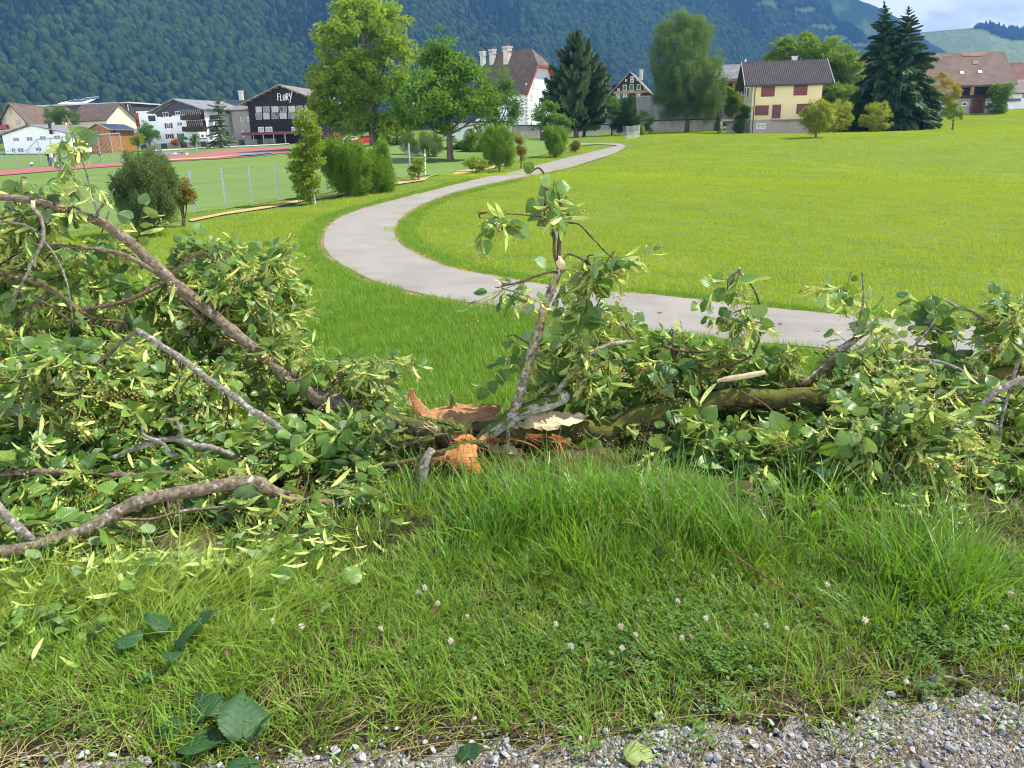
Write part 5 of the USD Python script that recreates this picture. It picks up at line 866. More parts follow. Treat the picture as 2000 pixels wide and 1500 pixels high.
def tree(name, label, cat, base, lobes, leaf, trunk_px, dens=1.0, seed=0, fork=0.45, stem_mat=None, cl=1.0, group=None, hang=0.0, shell=0.5, gate=0.43):
    """lobes: (px, py, rx px, ry px) ellipsoids of the crown; base: (px, py, dist)"""
    g = np.random.default_rng(seed + 900); b = at(*base); b[2] = zt(b[0], b[1]); d = base[2]; s = d / F / math.cos(PITCH) * 0 + np.linalg.norm(b - EYE) / F * 0.985
    t = thing(name, label, cat, b, 0.0, group); tr = MB(); C_ = []
    L = []
    for px, py, rx, ry in lobes:
        c = at(px, py, d + g.normal(0, 0.35) * rx * s); L.append((c - b, rx * s, ry * s))
    top = np.mean([c for c, _, _ in L], 0); r0 = trunk_px * s / 2; hz = max(c[2] + ry * 0.2 for c, _, ry in L); fk = np.array([0, 0, hz * fork]) + [top[0] * 0.35, top[1] * 0.2, 0]
    spine = spline([np.array([0, 0, -0.2]), fk * 0.5 + g.normal(0, 0.04, 3) * fk[2] * 0.3, fk, fk * [1, 1, 0] * 1.3 + [top[0] * 0.2, 0, hz * 0.86]], seg=5); tr.tube(spine, np.interp(np.linspace(0, 1, len(spine)), [0, 0.08, 0.5, 1], [r0 * 1.35, r0, r0 * 0.72, r0 * 0.15]), 9, True, 0.12, seed)
    pos, R, sc, ix = [], [], [], []
    for c, rx, ry in L:
        o = spine[int(np.clip(len(spine) * (0.35 + 0.45 * (c[2] / hz - 0.3)), 2, len(spine) - 2))]; mid = (o + c) / 2 + [0, 0, -0.08 * np.linalg.norm(c - o)] + g.normal(0, 0.06, 3) * rx
        q = spline([o, mid, c], seg=5); tr.tube(q, np.linspace(r0 * 0.42, r0 * 0.08, len(q)), 6, True, 0.1, seed)
        for j in range(3): e = c + g.normal(0, 0.5, 3) * [rx, rx, ry]; tr.tube(spline([mid, (mid + e) / 2 + g.normal(0, 0.1, 3) * rx, e], seg=4), np.linspace(r0 * 0.16, r0 * 0.03, 9), 5, False)
        fr = (2.1 if hang else 1.35) / np.mean([q[1] for q in L]); n = int(min(2600, dens * 1.75 * (rx * ry + rx * rx) / (0.76 * KR[leaf[0]] * cl) ** 2)); k = 0
        while k < n:
            p = g.normal(0, 1, 3); p /= np.linalg.norm(p); rr = g.uniform(0, 1) ** (1 / 3.0) if g.uniform() > shell else g.uniform(0.78, 1.04); k += 1
            w = c + p * rr * [rx, rx, ry]
            if meshkit.noise((w + b) * fr + seed, seed) < gate: continue
            pos.append(w + [0, 0, -hang * g.uniform(0, 1) * ry]); R.append(g.uniform(0, 6.28)); sc.append(cl * g.uniform(0.7, 1.25)); ix.append(int(g.integers(0, len(leaf))))
    obj('trunk', tr, stem_mat or B_tree, t, smooth=True); Rm = rotz(np.array(R)); tl = np.array([frame([a, 1, c], 0.0) for a, c in g.normal(0, 0.25, (len(R), 2))]); scatter('crown', leaf, pos, tl @ Rm, sc, ix, t); return t
tree('park_tree', 'tallest broad bright green tree in the park, left of the maples', 'tree', (730, 284, 84), [(715, 60, 68, 55), (665, 130, 58, 50), (755, 120, 52, 60), (690, 40, 40, 40), (720, 25, 42, 28), (660, 195, 50, 42), (745, 200, 50, 45), (700, 150, 60, 50), (650, 75, 32, 26), (775, 60, 25, 40), (635, 215, 28, 36), (690, 235, 46, 26), (765, 240, 32, 24), (640, 155, 28, 30)], K['walnut'], 15, 1.0, 1, 0.4, cl=1.25)
tree('park_tree', 'green maple with a narrow top and bare lower fork beside the villa', 'tree', (880, 314, 66), [(848, 85, 24, 34), (852, 115, 36, 30), (850, 140, 42, 34), (875, 130, 26, 30), (870, 175, 60, 40), (900, 140, 36, 32), (925, 185, 40, 45), (830, 190, 48, 42), (800, 205, 34, 40), (880, 220, 62, 30), (935, 225, 26, 28), (905, 205, 42, 36), (826, 232, 36, 20), (875, 100, 14, 20)], K['maple'], 13, 1.0, 2, 0.38)
tree('park_tree', 'smaller round green maple in front of the white villa', 'tree', (968, 296, 80), [(968, 165, 34, 28), (945, 190, 30, 34), (995, 190, 24, 34), (970, 205, 40, 30), (985, 222, 28, 22), (948, 222, 24, 20)], K['maple2'], 9, 1.0, 3, 0.42)
tree('park_tree', 'dark small tree between park trees behind the fence corner', 'tree', (775, 300, 92), [(780, 235, 34, 26), (810, 250, 24, 20), (748, 250, 22, 20)], K['maple2'], 6, 0.9, 4)
tree('garden_tree', 'leafy garden tree before the villa corner, leaning left branches over the wall', 'tree', (1078, 282, 105), [(1070, 225, 24, 22), (1092, 240, 28, 18), (1058, 240, 18, 18), (1105, 250, 16, 12), (1075, 205, 12, 12)], K['maple'], 6, 1.1, 5)
tree('birch_tree', 'tall birch with drooping twigs before the grey concrete hall', 'tree', (1341, 259, 122), [(1325, 50, 26, 30), (1350, 40, 22, 26), (1300, 70, 22, 28), (1368, 75, 26, 34), (1335, 95, 44, 40), (1296, 115, 26, 30), (1385, 125, 26, 34), (1340, 145, 56, 36), (1300, 165, 26, 38), (1390, 165, 28, 34), (1345, 190, 48, 28), (1310, 205, 24, 22), (1385, 205, 24, 24), (1360, 60, 26, 30)], K['birch'], 8, 1.6, 6, 0.5, hang=0.25, gate=0.49)
tree('broad_tree', 'wide bright crowned tree rising behind the yellow house', 'tree', (1600, 236, 128), [(1560, 105, 50, 28), (1530, 125, 34, 26), (1600, 115, 50, 32), (1640, 130, 36, 30), (1580, 140, 70, 34), (1630, 165, 50, 36), (1610, 195, 46, 30), (1655, 180, 26, 40), (1500, 120, 12, 14), (1650, 215, 30, 22)], K['broad'], 12, 1.0, 7, 0.4, cl=1.35)
tree('dark_bush', 'dark evergreen bush right of the pine, at the end of the garden wall', 'bush', (1222, 259, 112), [(1218, 225, 22, 26), (1230, 205, 14, 18), (1205, 240, 14, 18), (1228, 242, 22, 16)], K['darkbush'], 4, 1.4, 8, cl=0.9)
tree('bush', 'round dark green bush between the small netting fence and the concrete hall', 'bush', (1258, 258, 111), [(1255, 238, 20, 17), (1245, 245, 12, 12), (1268, 244, 10, 13)], K['darkbush'], 3, 1.3, 9, cl=0.85)
tree('bush', 'small pale green bush left of the dark evergreen bush', 'bush', (1195, 255, 118), [(1200, 205, 16, 16), (1188, 215, 14, 18)], K['maple'], 3, 0.9, 10, cl=0.8)
tree('bush', 'thin yellow green shrub at the netting fence corner', 'shrub', (1254, 268, 108), [(1253, 254, 4.5, 8), (1255, 263, 5.5, 6)], K['yellow'], 1.5, 2.2, 11, cl=0.45)
tree('bush', 'light yellow green bush standing alone on the meadow before the yellow house', 'bush', (1593, 270, 82), [(1597, 218, 20, 20), (1580, 230, 18, 18), (1605, 235, 20, 18), (1590, 248, 16, 14), (1612, 215, 12, 12)], K['yellow'], 4, 1.5, 12, cl=0.8)
tree('bush', 'taller loose yellowish bush just right of the lone meadow bush', 'bush', (1630, 258, 100), [(1632, 225, 18, 22), (1645, 210, 14, 14), (1622, 240, 16, 14), (1650, 235, 12, 18)], K['yellow'], 4, 1.1, 13, cl=0.85)
tree('bush', 'airy light green bush at the foot of the two spruces', 'bush', (1710, 258, 104), [(1712, 218, 20, 18), (1700, 232, 18, 16), (1726, 232, 16, 16), (1712, 245, 16, 10)], K['yellow'], 3, 1.2, 14, cl=0.75)
tree('garden_tree', 'golden leaved tree in front of the barn, right of the spruces', 'tree', (1830, 226, 126), [(1825, 172, 28, 24), (1850, 180, 20, 18), (1815, 195, 22, 22), (1845, 200, 18, 16), (1800, 215, 14, 14)], K['golden'], 4, 1.1, 15, cl=0.95)
tree('young_tree', 'slim young orchard tree with a bare stem on the meadow before the barn', 'tree', (1860, 255, 100), [(1862, 215, 14, 12), (1850, 222, 10, 10), (1872, 225, 8, 10), (1860, 203, 7, 7)], K['young'], 3, 0.8, 16, cl=0.7)
tree('bush', 'tall ivy green bush climbing the right corner of the barn', 'bush', (1950, 220, 134), [(1950, 185, 14, 18), (1960, 175, 14, 14), (1945, 205, 12, 14), (1968, 182, 10, 12), (1952, 212, 10, 10)], K['maple'], 3, 1.4, 17, cl=0.8)
tree('bush', 'vivid green bush between the concrete hall and the yellow house', 'bush', (1430, 240, 124), [(1428, 190, 12, 16), (1436, 200, 12, 18), (1426, 212, 10, 14), (1420, 178, 8, 8)], K['young'], 3, 1.6, 18, cl=0.9)
tree('dark_bush', 'dark climbing shrub at the left corner of the yellow house', 'bush', (1452, 260, 103), [(1452, 225, 9, 18), (1446, 240, 11, 14), (1458, 212, 6, 10), (1443, 252, 10, 8)], K['darkbush'], 2, 1.8, 19, cl=0.7)
tree('dark_bush', 'low dark bush under the terrace posts, left of the yellow house', 'bush', (1402, 262, 104), [(1402, 245, 6, 14), (1404, 225, 4, 10)], K['darkbush'], 2, 1.8, 20, cl=0.55)
tree('bush', 'dark hedge-like bushes between the meadow bush and the spruces', 'bush', (1660, 258, 112), [(1660, 235, 20, 22), (1640, 245, 16, 12), (1675, 246, 16, 10), (1665, 205, 14, 20)], K['darkbush'], 4, 1.3, 21, cl=0.9)
# village greenery at the left
tree('garden_tree', 'round dark green tree behind the low white house', 'tree', (118, 262, 182), [(112, 225, 18, 16), (128, 228, 18, 14), (138, 236, 12, 10), (104, 236, 12, 10)], K['maple2'], 4, 1.0, 30, cl=1.0)
tree('garden_tree', 'bluish green small tree right of the timber shed', 'tree', (293, 287, 158), [(292, 262, 16, 14), (284, 252, 12, 12), (302, 266, 10, 10), (280, 272, 10, 10)], K['maple2'], 3, 1.1, 31, cl=0.9)
tree('bush', 'yellow green bush in front of the red building', 'bush', (268, 288, 150), [(266, 276, 13, 8), (272, 270, 8, 8)], K['yellow'], 2, 1.5, 32, cl=0.8)
tree('bush', 'round bush under the shuttered windows of the apartment house', 'bush', (356, 284, 166), [(357, 275, 9, 7)], K['maple2'], 2, 2.0, 33, cl=0.7)
tree('bush', 'reddish flowering bush left of the round bush at the apartment house', 'bush', (343, 284, 166), [(343, 278, 8, 6)], kind('red', (0.22, 0.05, 0.05), (0.34, 0.12, 0.09), size=0.12, r=0.35), 2, 2.0, 34, cl=0.6)
tree('bush', 'small green bush in the garden opening of the apartment house', 'bush', (381, 284, 165), [(381, 272, 8, 8), (374, 278, 6, 5)], K['maple'], 2, 1.6, 35, cl=0.7)
# shrubs along the path, fence and park
def shrub(name, label, base, lobes, leaf, seed, dens=1.0, cl=1.0, stem=4, cat='shrub', fork=0.2, group=None): return tree(name, label, cat, base, lobes, leaf, stem, dens, seed, fork, B_brown, cl, group, shell=0.35, gate=0.47)
shrub('willow_shrub', 'big round grey green willow shrub left of the fence, nearest the leaf heap', (298, 452, 18.8), [(285, 360, 40, 45), (300, 330, 24, 34), (262, 375, 34, 40), (310, 380, 32, 44), (280, 415, 42, 30), (262, 318, 12, 20), (318, 350, 18, 30)], K['greywillow'], 40, 1.5, 1.0)
shrub('stunted_shrub', 'small ochre brown stunted shrub beside the first fence post', (357, 432, 20.5), [(356, 370, 14, 16), (348, 385, 10, 14), (366, 385, 9, 14)], K['ochre'], 41, 1.2, 0.9, stem=9)
shrub('young_tree', 'slender yellow green young tree tied to a stake by the fence', (607, 400, 27), [(597, 245, 16, 26), (600, 285, 24, 24), (592, 320, 26, 24), (600, 350, 24, 22), (585, 340, 20, 20), (618, 300, 16, 20), (600, 375, 18, 16), (610, 262, 12, 14)], K['young'], 42, 1.0, 0.9, cat='tree', fork=0.5)
shrub('willow_shrub', 'bushy bright green willow right of the staked young tree', (680, 384, 29), [(680, 310, 32, 28), (655, 320, 26, 24), (700, 335, 24, 34), (665, 345, 24, 22), (690, 360, 22, 18), (645, 300, 14, 14)], K['willow'], 43, 1.4, 1.1)
shrub('willow_shrub', 'upright lighter green willow next to the bushy one', (735, 376, 30), [(740, 320, 22, 24), (728, 345, 24, 22), (752, 350, 18, 22), (745, 295, 14, 14), (735, 365, 20, 12)], K['willow'], 44, 1.4, 1.1)
shrub('willow_shrub', 'small thin yellowish willow in front of the fence corner', (818, 356, 33), [(815, 325, 12, 12), (824, 318, 10, 10), (808, 335, 8, 10)], K['young'], 45, 0.7, 0.8, stem=5)
shrub('willow_shrub', 'tall fan shaped willow shrub at the middle of the path', (975, 328, 52), [(975, 285, 26, 22), (960, 270, 14, 18), (990, 270, 14, 20), (985, 305, 22, 16), (965, 308, 18, 14), (978, 255, 8, 12)], K['willow'], 46, 1.1, 1.3)
shrub('willow_shrub', 'brownish thinner shrub leaning right of the fan shaped willow', (1018, 322, 56), [(1015, 285, 8, 18), (1020, 300, 7, 14), (1012, 268, 6, 10)], K['ochre'], 47, 0.9, 1.3)
shrub('willow_shrub', 'upright willow shrub near the far bend of the path', (1084, 306, 70), [(1084, 275, 20, 18), (1075, 265, 12, 14), (1095, 268, 12, 14), (1084, 290, 18, 12)], K['willow'], 48, 1.1, 1.6)
shrub('willow_shrub', 'low shrub just before the far bend of the path', (1126, 297, 76), [(1124, 285, 8, 9), (1118, 288, 6, 6)], K['ochre'], 49, 1.2, 1.2, stem=3)
shrub('willow_shrub', 'pale loose shrub left of the fan shaped willow', (928, 332, 46), [(926, 318, 20, 10), (940, 322, 12, 8)], K['young'], 50, 0.6, 1.0, stem=3)
shrub('park_shrub', 'grey green shrub in the park left of the leaning maple trunk', (838, 304, 70), [(835, 278, 20, 20), (850, 285, 14, 14), (822, 288, 12, 12)], K['greywillow'], 51, 0.8, 1.9)
shrub('park_shrub', 'grey green shrub behind the fence corner in the park', (798, 300, 72), [(796, 280, 14, 16), (806, 290, 10, 10)], K['greywillow'], 52, 0.8, 1.9)
shrub('park_shrub', 'dark green shrub right of the leaning maple trunk', (892, 302, 78), [(890, 282, 14, 16), (900, 290, 10, 10)], K['darkbush'], 53, 1.0, 1.0)
shrub('park_shrub', 'tall grassy green shrub between the maple and the fan shaped willow', (930, 300, 76), [(930, 280, 20, 14), (915, 288, 14, 10), (948, 284, 14, 12)], K['willow'], 54, 0.9, 1.9)
shrub('park_shrub', 'flat dark shrubs at the foot of the tallest park tree', (770, 290, 86), [(765, 278, 16, 10), (750, 282, 10, 8)], K['darkbush'], 55, 1.0, 1.0)
shrub('park_shrub', 'pale flowering shrub behind the willows by the car park', (655, 292, 88), [(655, 278, 20, 14), (640, 284, 14, 10), (672, 284, 12, 10)], K['golden'], 56, 0.7, 1.0)
o = obj('stake', MB().tube([gp(616, 400), at(607, 350, 27.0)], 0.03, 6), C['edge'], None); tag(o, 'thin leaning wooden stake of the slender young tree', 'stake')

# conifers: a straight stem with whorls of needle boughs
def bough(seed, m, L=1.0, dens=26, droop=0.25, wide=0.34, nee=0.10):
    g = np.random.default_rng(seed); b = MB()
    for k in range(dens):
        t = (k + 0.5) / dens; c = np.array([0, t * L, -droop * t * t * L + 0.12 * max(0, t - 0.7)]); w = wide * L * (1 - 0.75 * t) * g.uniform(0.6, 1.1)
        for sg in (-1, 1):
            e = c + np.array([sg * w, 0.30 * w + 0.05, -0.35 * w * g.uniform(0.2, 1.2)]); h = np.array([0, nee * L * g.uniform(0.6, 1.3), 0]); dn = np.array([g.normal(0, 0.03), 0, -nee * L * g.uniform(0.6, 1.5)])
            b.add([c, (c + e) / 2 + h * 0.6, e, (c + e) / 2 + dn], [[0, 1, 2], [0, 2, 3]])
            b.add([c + [0, 0, 0.02], e + [0, 0, 0.03], (c + e) / 2 + [0, -0.05, 0.10 * L * 0.5]], [[0, 1, 2]])
    v, f, _ = b.arrays(); return proto([(v, f, None, m)])
M_spr = leafmat('spruce_needles', (0.018, 0.052, 0.017), (0.058, 0.112, 0.032), trans=0.12, rough=0.6, spec=0.2); M_pine = leafmat('pine_needles', (0.030, 0.066, 0.024), (0.085, 0.135, 0.050), trans=0.12, rough=0.6, spec=0.2); M_larch = leafmat('larch_needles', (0.06, 0.11, 0.035), (0.13, 0.18, 0.07), trans=0.2, rough=0.6)
BO = {'spruce': [bough(s, M_spr) for s in (1, 2, 3)], 'pine': [bough(s, M_pine, droop=-0.1, dens=22, wide=0.42, nee=0.16) for s in (4, 5, 6)], 'larch': [bough(s, M_larch, dens=16, droop=0.1, wide=0.25) for s in (7, 8)]}
def conifer(name, label, base, top, prof, bo, seed, trunk=8, whorls=34, per=7, start=0.1, jag=0.25, up=0.0, both=1.0):
    """prof: (height fraction, half width px)"""
    g = np.random.default_rng(seed); b = at(*base); b[2] = zt(b[0], b[1]); tp = at(top[0], top[1], base[2]); h = tp - b; s = np.linalg.norm(b - EYE) / F * 0.985; t = thing(name, label, 'tree', b); pos, R, sc, ix = [], [], [], []
    lean = h * [1, 1, 0]; H = h[2]; tr = MB().tube([np.array([0, 0, -0.3]), lean * 0.5 + [0, 0, H * 0.5], lean + [0, 0, H]], [trunk * s / 2, trunk * s / 3.2, 0.02], 9, True, 0.08); obj('trunk', tr, B_tree, t, smooth=True)
    pr = np.array(prof)
    for i in range(whorls):
        f = start + (1 - start) * ((i + g.uniform(-0.3, 0.3)) / whorls); f = min(max(f, start), 0.995); r = np.interp(f, pr[:, 0], pr[:, 1]) * s; a0 = g.uniform(0, 6.28)
        n = max(4, int(per * (0.6 + 0.8 * r / (pr[:, 1].max() * s))))
        for j in range(n):
            a = a0 + 6.28 * j / n + g.normal(0, 0.25); L = r * g.uniform(1 - jag * 1.5, 1 + jag); el = up + np.interp(f, [0, 0.5, 1], [-0.28, -0.05, 0.75]) + g.normal(0, 0.12)
            d = np.array([math.cos(a) * math.cos(el), math.sin(a) * math.cos(el), math.sin(el)]); pos.append(lean * f + [0, 0, H * f]); R.append(frame(d, g.normal(0, 0.2))); sc.append(max(L, 0.25)); ix.append(int(g.integers(0, len(bo))))
    pos.append(lean * 0.95 + [0, 0, H * 0.95]); R.append(frame([0.02, 0.02, 1], 0)); sc.append(H * 0.05); ix.append(0)
    scatter('crown', bo, pos, np.array(R), sc, ix, t); return t
conifer('spruce_tree', 'left one of the two tall dark spruces, reaching the top of the picture', (1738, 258, 113), (1727, 2), [(0, 38), (0.06, 60), (0.25, 60), (0.5, 42), (0.75, 23), (0.9, 11), (1, 2)], BO['spruce'], 1, 15, 40, 8, 0.07)
conifer('spruce_tree', 'right one of the two tall dark spruces, a little lower, before the barn', (1752, 256, 112), (1776, 12), [(0, 40), (0.06, 58), (0.25, 58), (0.5, 44), (0.75, 24), (0.9, 12), (1, 3)], BO['spruce'], 2, 12, 40, 8, 0.07)
conifer('pine_tree', 'broad dark blue green pine right of the white villa', (1125, 270, 112), (1128, 58), [(0.1, 16), (0.16, 40), (0.3, 50), (0.5, 43), (0.65, 35), (0.8, 24), (0.9, 14), (1, 3)], BO['pine'], 3, 10, 34, 9, 0.14, 0.4, 0.2)
conifer('pine_tree', 'brownish slimmer pine just behind the broad pine', (1140, 262, 120), (1152, 110), [(0.1, 20), (0.2, 38), (0.45, 40), (0.7, 30), (1, 5)], BO['pine'], 4, 7, 22, 8, 0.16, 0.4, 0.2)
conifer('larch_tree', 'airy light green conifer in front of the apartment house', (432, 280, 160), (424, 178), [(0, 14), (0.1, 24), (0.3, 22), (0.5, 16), (0.7, 14), (1, 3)], BO['larch'], 5, 3, 20, 6, 0.1, 0.4)
# ------------------------------------------------------------------ sports ground, fences, people
track_m = plain('red_running_track', (0.31, 0.115, 0.095), 0.85, 0.10, 0.5)
dirt_m = plain('sandy_strip', (0.42, 0.285, 0.13), 0.95, 0.2, 3.0)
lawn_m = mat('mown_lawn', {'g': ('geometry', {}), 'n': ('noise_texture', {'scale': 0.25, 'detail': 6.0, 'roughness': 0.6}), 'n2': ('noise_texture', {'scale': 14.0, 'detail': 5.0, 'roughness': 0.7}), 'r': ('rgb_ramp', {'ramp': [(0.3, (0.115, 0.185, 0.04)), (0.7, (0.155, 0.23, 0.055))]}), 'r2': ('rgb_ramp', {'ramp': [(0.3, (0.72,) * 3), (0.7, (1.2,) * 3)]}),
    'mx': ('mix_color', {'blend_type': 'multiply', 'fac': 1.0}), 'b': ('bump', {'strength': 0.5, 'distance': 0.03}), 'p': ('principled_bsdf', {'roughness': 0.9, 'specular_ior_level': 0.1})}, [('g.position', 'n.vector'), ('g.position', 'n2.vector'), ('n.fac', 'r.fac'), ('n2.fac', 'r2.fac'), ('r.color', 'mx.a'), ('r2.color', 'mx.b'), ('n2.fac', 'b.height'), ('b.normal', 'p.normal'), ('mx.result', 'p.base_color')])
_fe = [tuple(p) for p in field_edge if p[1] < 95]; lawn_poly = shapely.Polygon([(x - 0.25, y) for x, y in _fe] + [tuple(gp(*p)[:2]) for p in ((1120, 284), (900, 274), (640, 281), (300, 288), (0, 297), (-300, 318))] + [(-140, 60), (-60, 14)]).buffer(0).difference(track_poly.buffer(0.02)).difference(dirt_poly.buffer(0.02))
for nm, pl, off, cell, m in (('lawn', lawn_poly, 0.012, 1.3, lawn_m), ('running_track', track_poly, 0.06, 1.6, track_m), ('sandy_path', dirt_poly.buffer(-0.1), 0.032, 0.4, dirt_m)):
    v, f = drape(pl, off, cell); tag(obj(nm, (v, f), m, smooth=True), kind='structure')
for nm, px, m, off in (('track_runway', [(300, 318), (420, 312), (480, 305), (548, 300), (420, 309), (330, 314)], dirt_m, 0.10), ('track_zone', [(462, 308.5), (478, 303.5), (540, 300.5), (520, 303.5), (500, 306)], plain('blue_track_zone', (0.10, 0.22, 0.30), 0.8, 0.1, 1.0), 0.14)):
    v, f = drape(pxpoly(px), off, 1.2); tag(obj(nm, (v, f), m, smooth=True), kind='structure')
v, f = drape(pxpoly([(280, 296), (420, 288.5), (565, 281.5), (565, 283), (420, 290.5), (280, 298)]), 0.08, 1.5); tag(obj('running_path', (v, f), plain('pale_path_edge', (0.45, 0.44, 0.41), 0.9, 0.1, 1.0), smooth=True), kind='structure')

# chain link fence along the sandy strip
M_wire = plain('wire', (0.34, 0.38, 0.38), 0.5, 0.05, 3.0, 0.5, 0.5)
def netting(a, b, h, step, w, z0=0.03, jag=0.0):
    m = MB(); a, b = np.asarray(a, float), np.asarray(b, float); L = np.linalg.norm((b - a)[:2]); u = (b - a) / L; n = np.array([-u[1], u[0], 0]); n /= np.linalg.norm(n)
    def rib(s0, z0_, s1, z1_):
        p, q = a + u * s0 + [0, 0, z0_], a + u * s1 + [0, 0, z1_]; d = q - p; x = np.cross(d / np.linalg.norm(d), n) * w; m.add([p - x, p + x, q + x, q - x], [[0, 1, 2, 3]])
    for s in np.arange(-h, L, step):
        lo, hi = max(s, 0), min(s + h, L)
        if hi - lo > 0.02: rib(lo, z0 + lo - s, hi, z0 + hi - s); rib(lo, z0 + h - (lo - s), hi, z0 + h - (hi - s))
    for z in (z0, z0 + h / 2, z0 + h): rib(0, z, L, z)
    return m
fp = [gp(*p) for p in ((40, 474), (240, 443), (381, 416), (442, 406), (494, 398.5), (546, 391), (640, 374), (716, 362), (802, 346.5), (832, 341))]
fp = [p * [1, 1, 0] + [0, 0, zt(p[0], p[1])] for p in fp]
t = thing('chain_link_fence', 'low chain link fence with galvanised posts between the lawn and the sandy strip', 'fence')
Hf = [1.3, 1.3, 1.2, 1.2, 1.2, 1.22, 1.25, 1.3, 1.35, 1.4]
for k, p in enumerate(fp):
    obj('post', MB().tube([p - [0, 0, 0.2], p + [0, 0, Hf[k] + 0.05]], 0.032, 8).tube([p + [0, 0, Hf[k] + 0.05], p + [0, 0, Hf[k] + 0.07]], 0.036, 8), C['metal'], t)
    if k: obj('netting', netting(fp[k - 1], p, (Hf[k] + Hf[k - 1]) / 2 - 0.05, 0.10 if k > 1 else 0.12, 0.0014), M_wire, t)
a, b = fp[-1], fp[-2]; u = (b - a) / np.linalg.norm(b - a); obj('brace', MB().tube([a + [0, 0, 1.2], a + u * 1.1 + [0, 0, 0.0]], 0.025, 7), C['metal'], t)
# high ball fence behind the pitch
t = thing('ball_fence', 'high pale wire ball fence in front of the low white house', 'fence')
bx = [(-70, 338), (-25, 334.5), (10, 331), (36, 330), (60, 328.5), (83, 327.5), (108, 326), (132, 325), (155, 324), (178, 322.5), (200, 321), (224, 319.5), (243, 318.5)]
bp = [gp(*p) for p in bx]
for k, p in enumerate(bp):
    h_ = 2.75 if k < 12 else 2.6; r = 0.075 if k in (3, 6, 9) else 0.04; obj('post', MB().tube([p - [0, 0, 0.2], p + [0, 0, h_]], r, 7), C['metal'], t)
    if k: obj('netting', netting(bp[k - 1], p, 2.6, 0.42, 0.008), M_wire, t); obj('rail', MB().tube([bp[k - 1] + [0, 0, 2.68], p + [0, 0, 2.68]], 0.045, 6), C['metal'], t)
# netting fence by the meadow corner
t = thing('netting_fence', 'small pale netting fence around the corner of the garden wall', 'fence')
q = [gp(1197, 260), gp(1213, 265), gp(1224, 272), gp(1237, 271), gp(1249, 268)]
for k, p in enumerate(q):
    obj('post', MB().tube([p - [0, 0, 0.1], p + [0, 0, 1.5]], 0.035, 6), C['metal'], t)
    if k: obj('netting', netting(q[k - 1], p, 1.35, 0.16, 0.006), C['trim'], t)
t = thing('board_fence', 'low dark board fence behind the running track', 'fence')
_a, _b = [gp(*p) for p in ((276, 294), (575, 279))]
for k in range(24):
    p0, p1 = _a + (_b - _a) * k / 24, _a + (_b - _a) * (k + 0.96) / 24
    for p in (p0, p1): p[2] = zt(p[0], p[1])
    obj('panel', MB().beam(p0 + [0, 0, 0.6], p1 + [0, 0, 0.6], 0.05, 1.1, up=(0, 0, 1.0)), C['grey' if k % 3 else 'slate'], t)
# basketball hoop, mats, bin
b = gp(386, 297); t = thing('basketball_hoop', 'white basketball backboard on a bent post behind the track', 'hoop', b); H = at(396, 264, b[1] + 0)[2] - b[2]; x = at(396, 264, b[1])[0] - b[0]
obj('post', MB().tube(spline([(0, 0, -0.2), (0, 0, H * 0.55), (x * 0.5, 0, H * 0.82), (x, 0, H * 0.95)], seg=4), 0.09, 8), C['metal'], t); obj('backboard', MB().box((x - 0.55, -0.15, H - 0.5), (x + 0.55, -0.09, H + 0.55)), C['trim'], t); obj('target_square', MB().box((x - 0.25, -0.165, H - 0.3), (x + 0.25, -0.152, H + 0.1)), C['redtrim'], t); th = np.linspace(0, 2 * np.pi, 15); obj('ring', MB().tube([(x + 0.23 * math.cos(a), -0.42 + 0.23 * math.sin(a), H - 0.32) for a in th], 0.02, 5), C['redtrim'], t)
b = gp(333, 306); t = thing('landing_mat', 'grey high jump landing mat beside the red track', 'mat', b, -0.05); obj('cushion', MB().box((-1.9, -1.0, 0.12), (1.9, 1.2, 0.72)), C['metal'], t); obj('cover', MB().box((-1.95, -1.05, 0.722), (1.95, 1.25, 0.78)), C['concrete'], t); obj('pallet', MB().box((-1.8, -0.9, 0.0), (1.8, 1.1, 0.118)), C['tan'], t)
b = gp(1061, 276); t = thing('waste_bin', 'dark slim litter bin before the garden wall', 'bin', b); obj('body', MB().box((-0.35, -0.3, 0), (0.35, 0.3, 1.35)), C['gutter'], t); obj('lid', MB().box((-0.4, -0.35, 1.352), (0.4, 0.35, 1.45)), C['slate'], t); obj('slot', MB().box((-0.22, -0.31, 1.05), (0.22, -0.302, 1.2)), C['metal'], t)
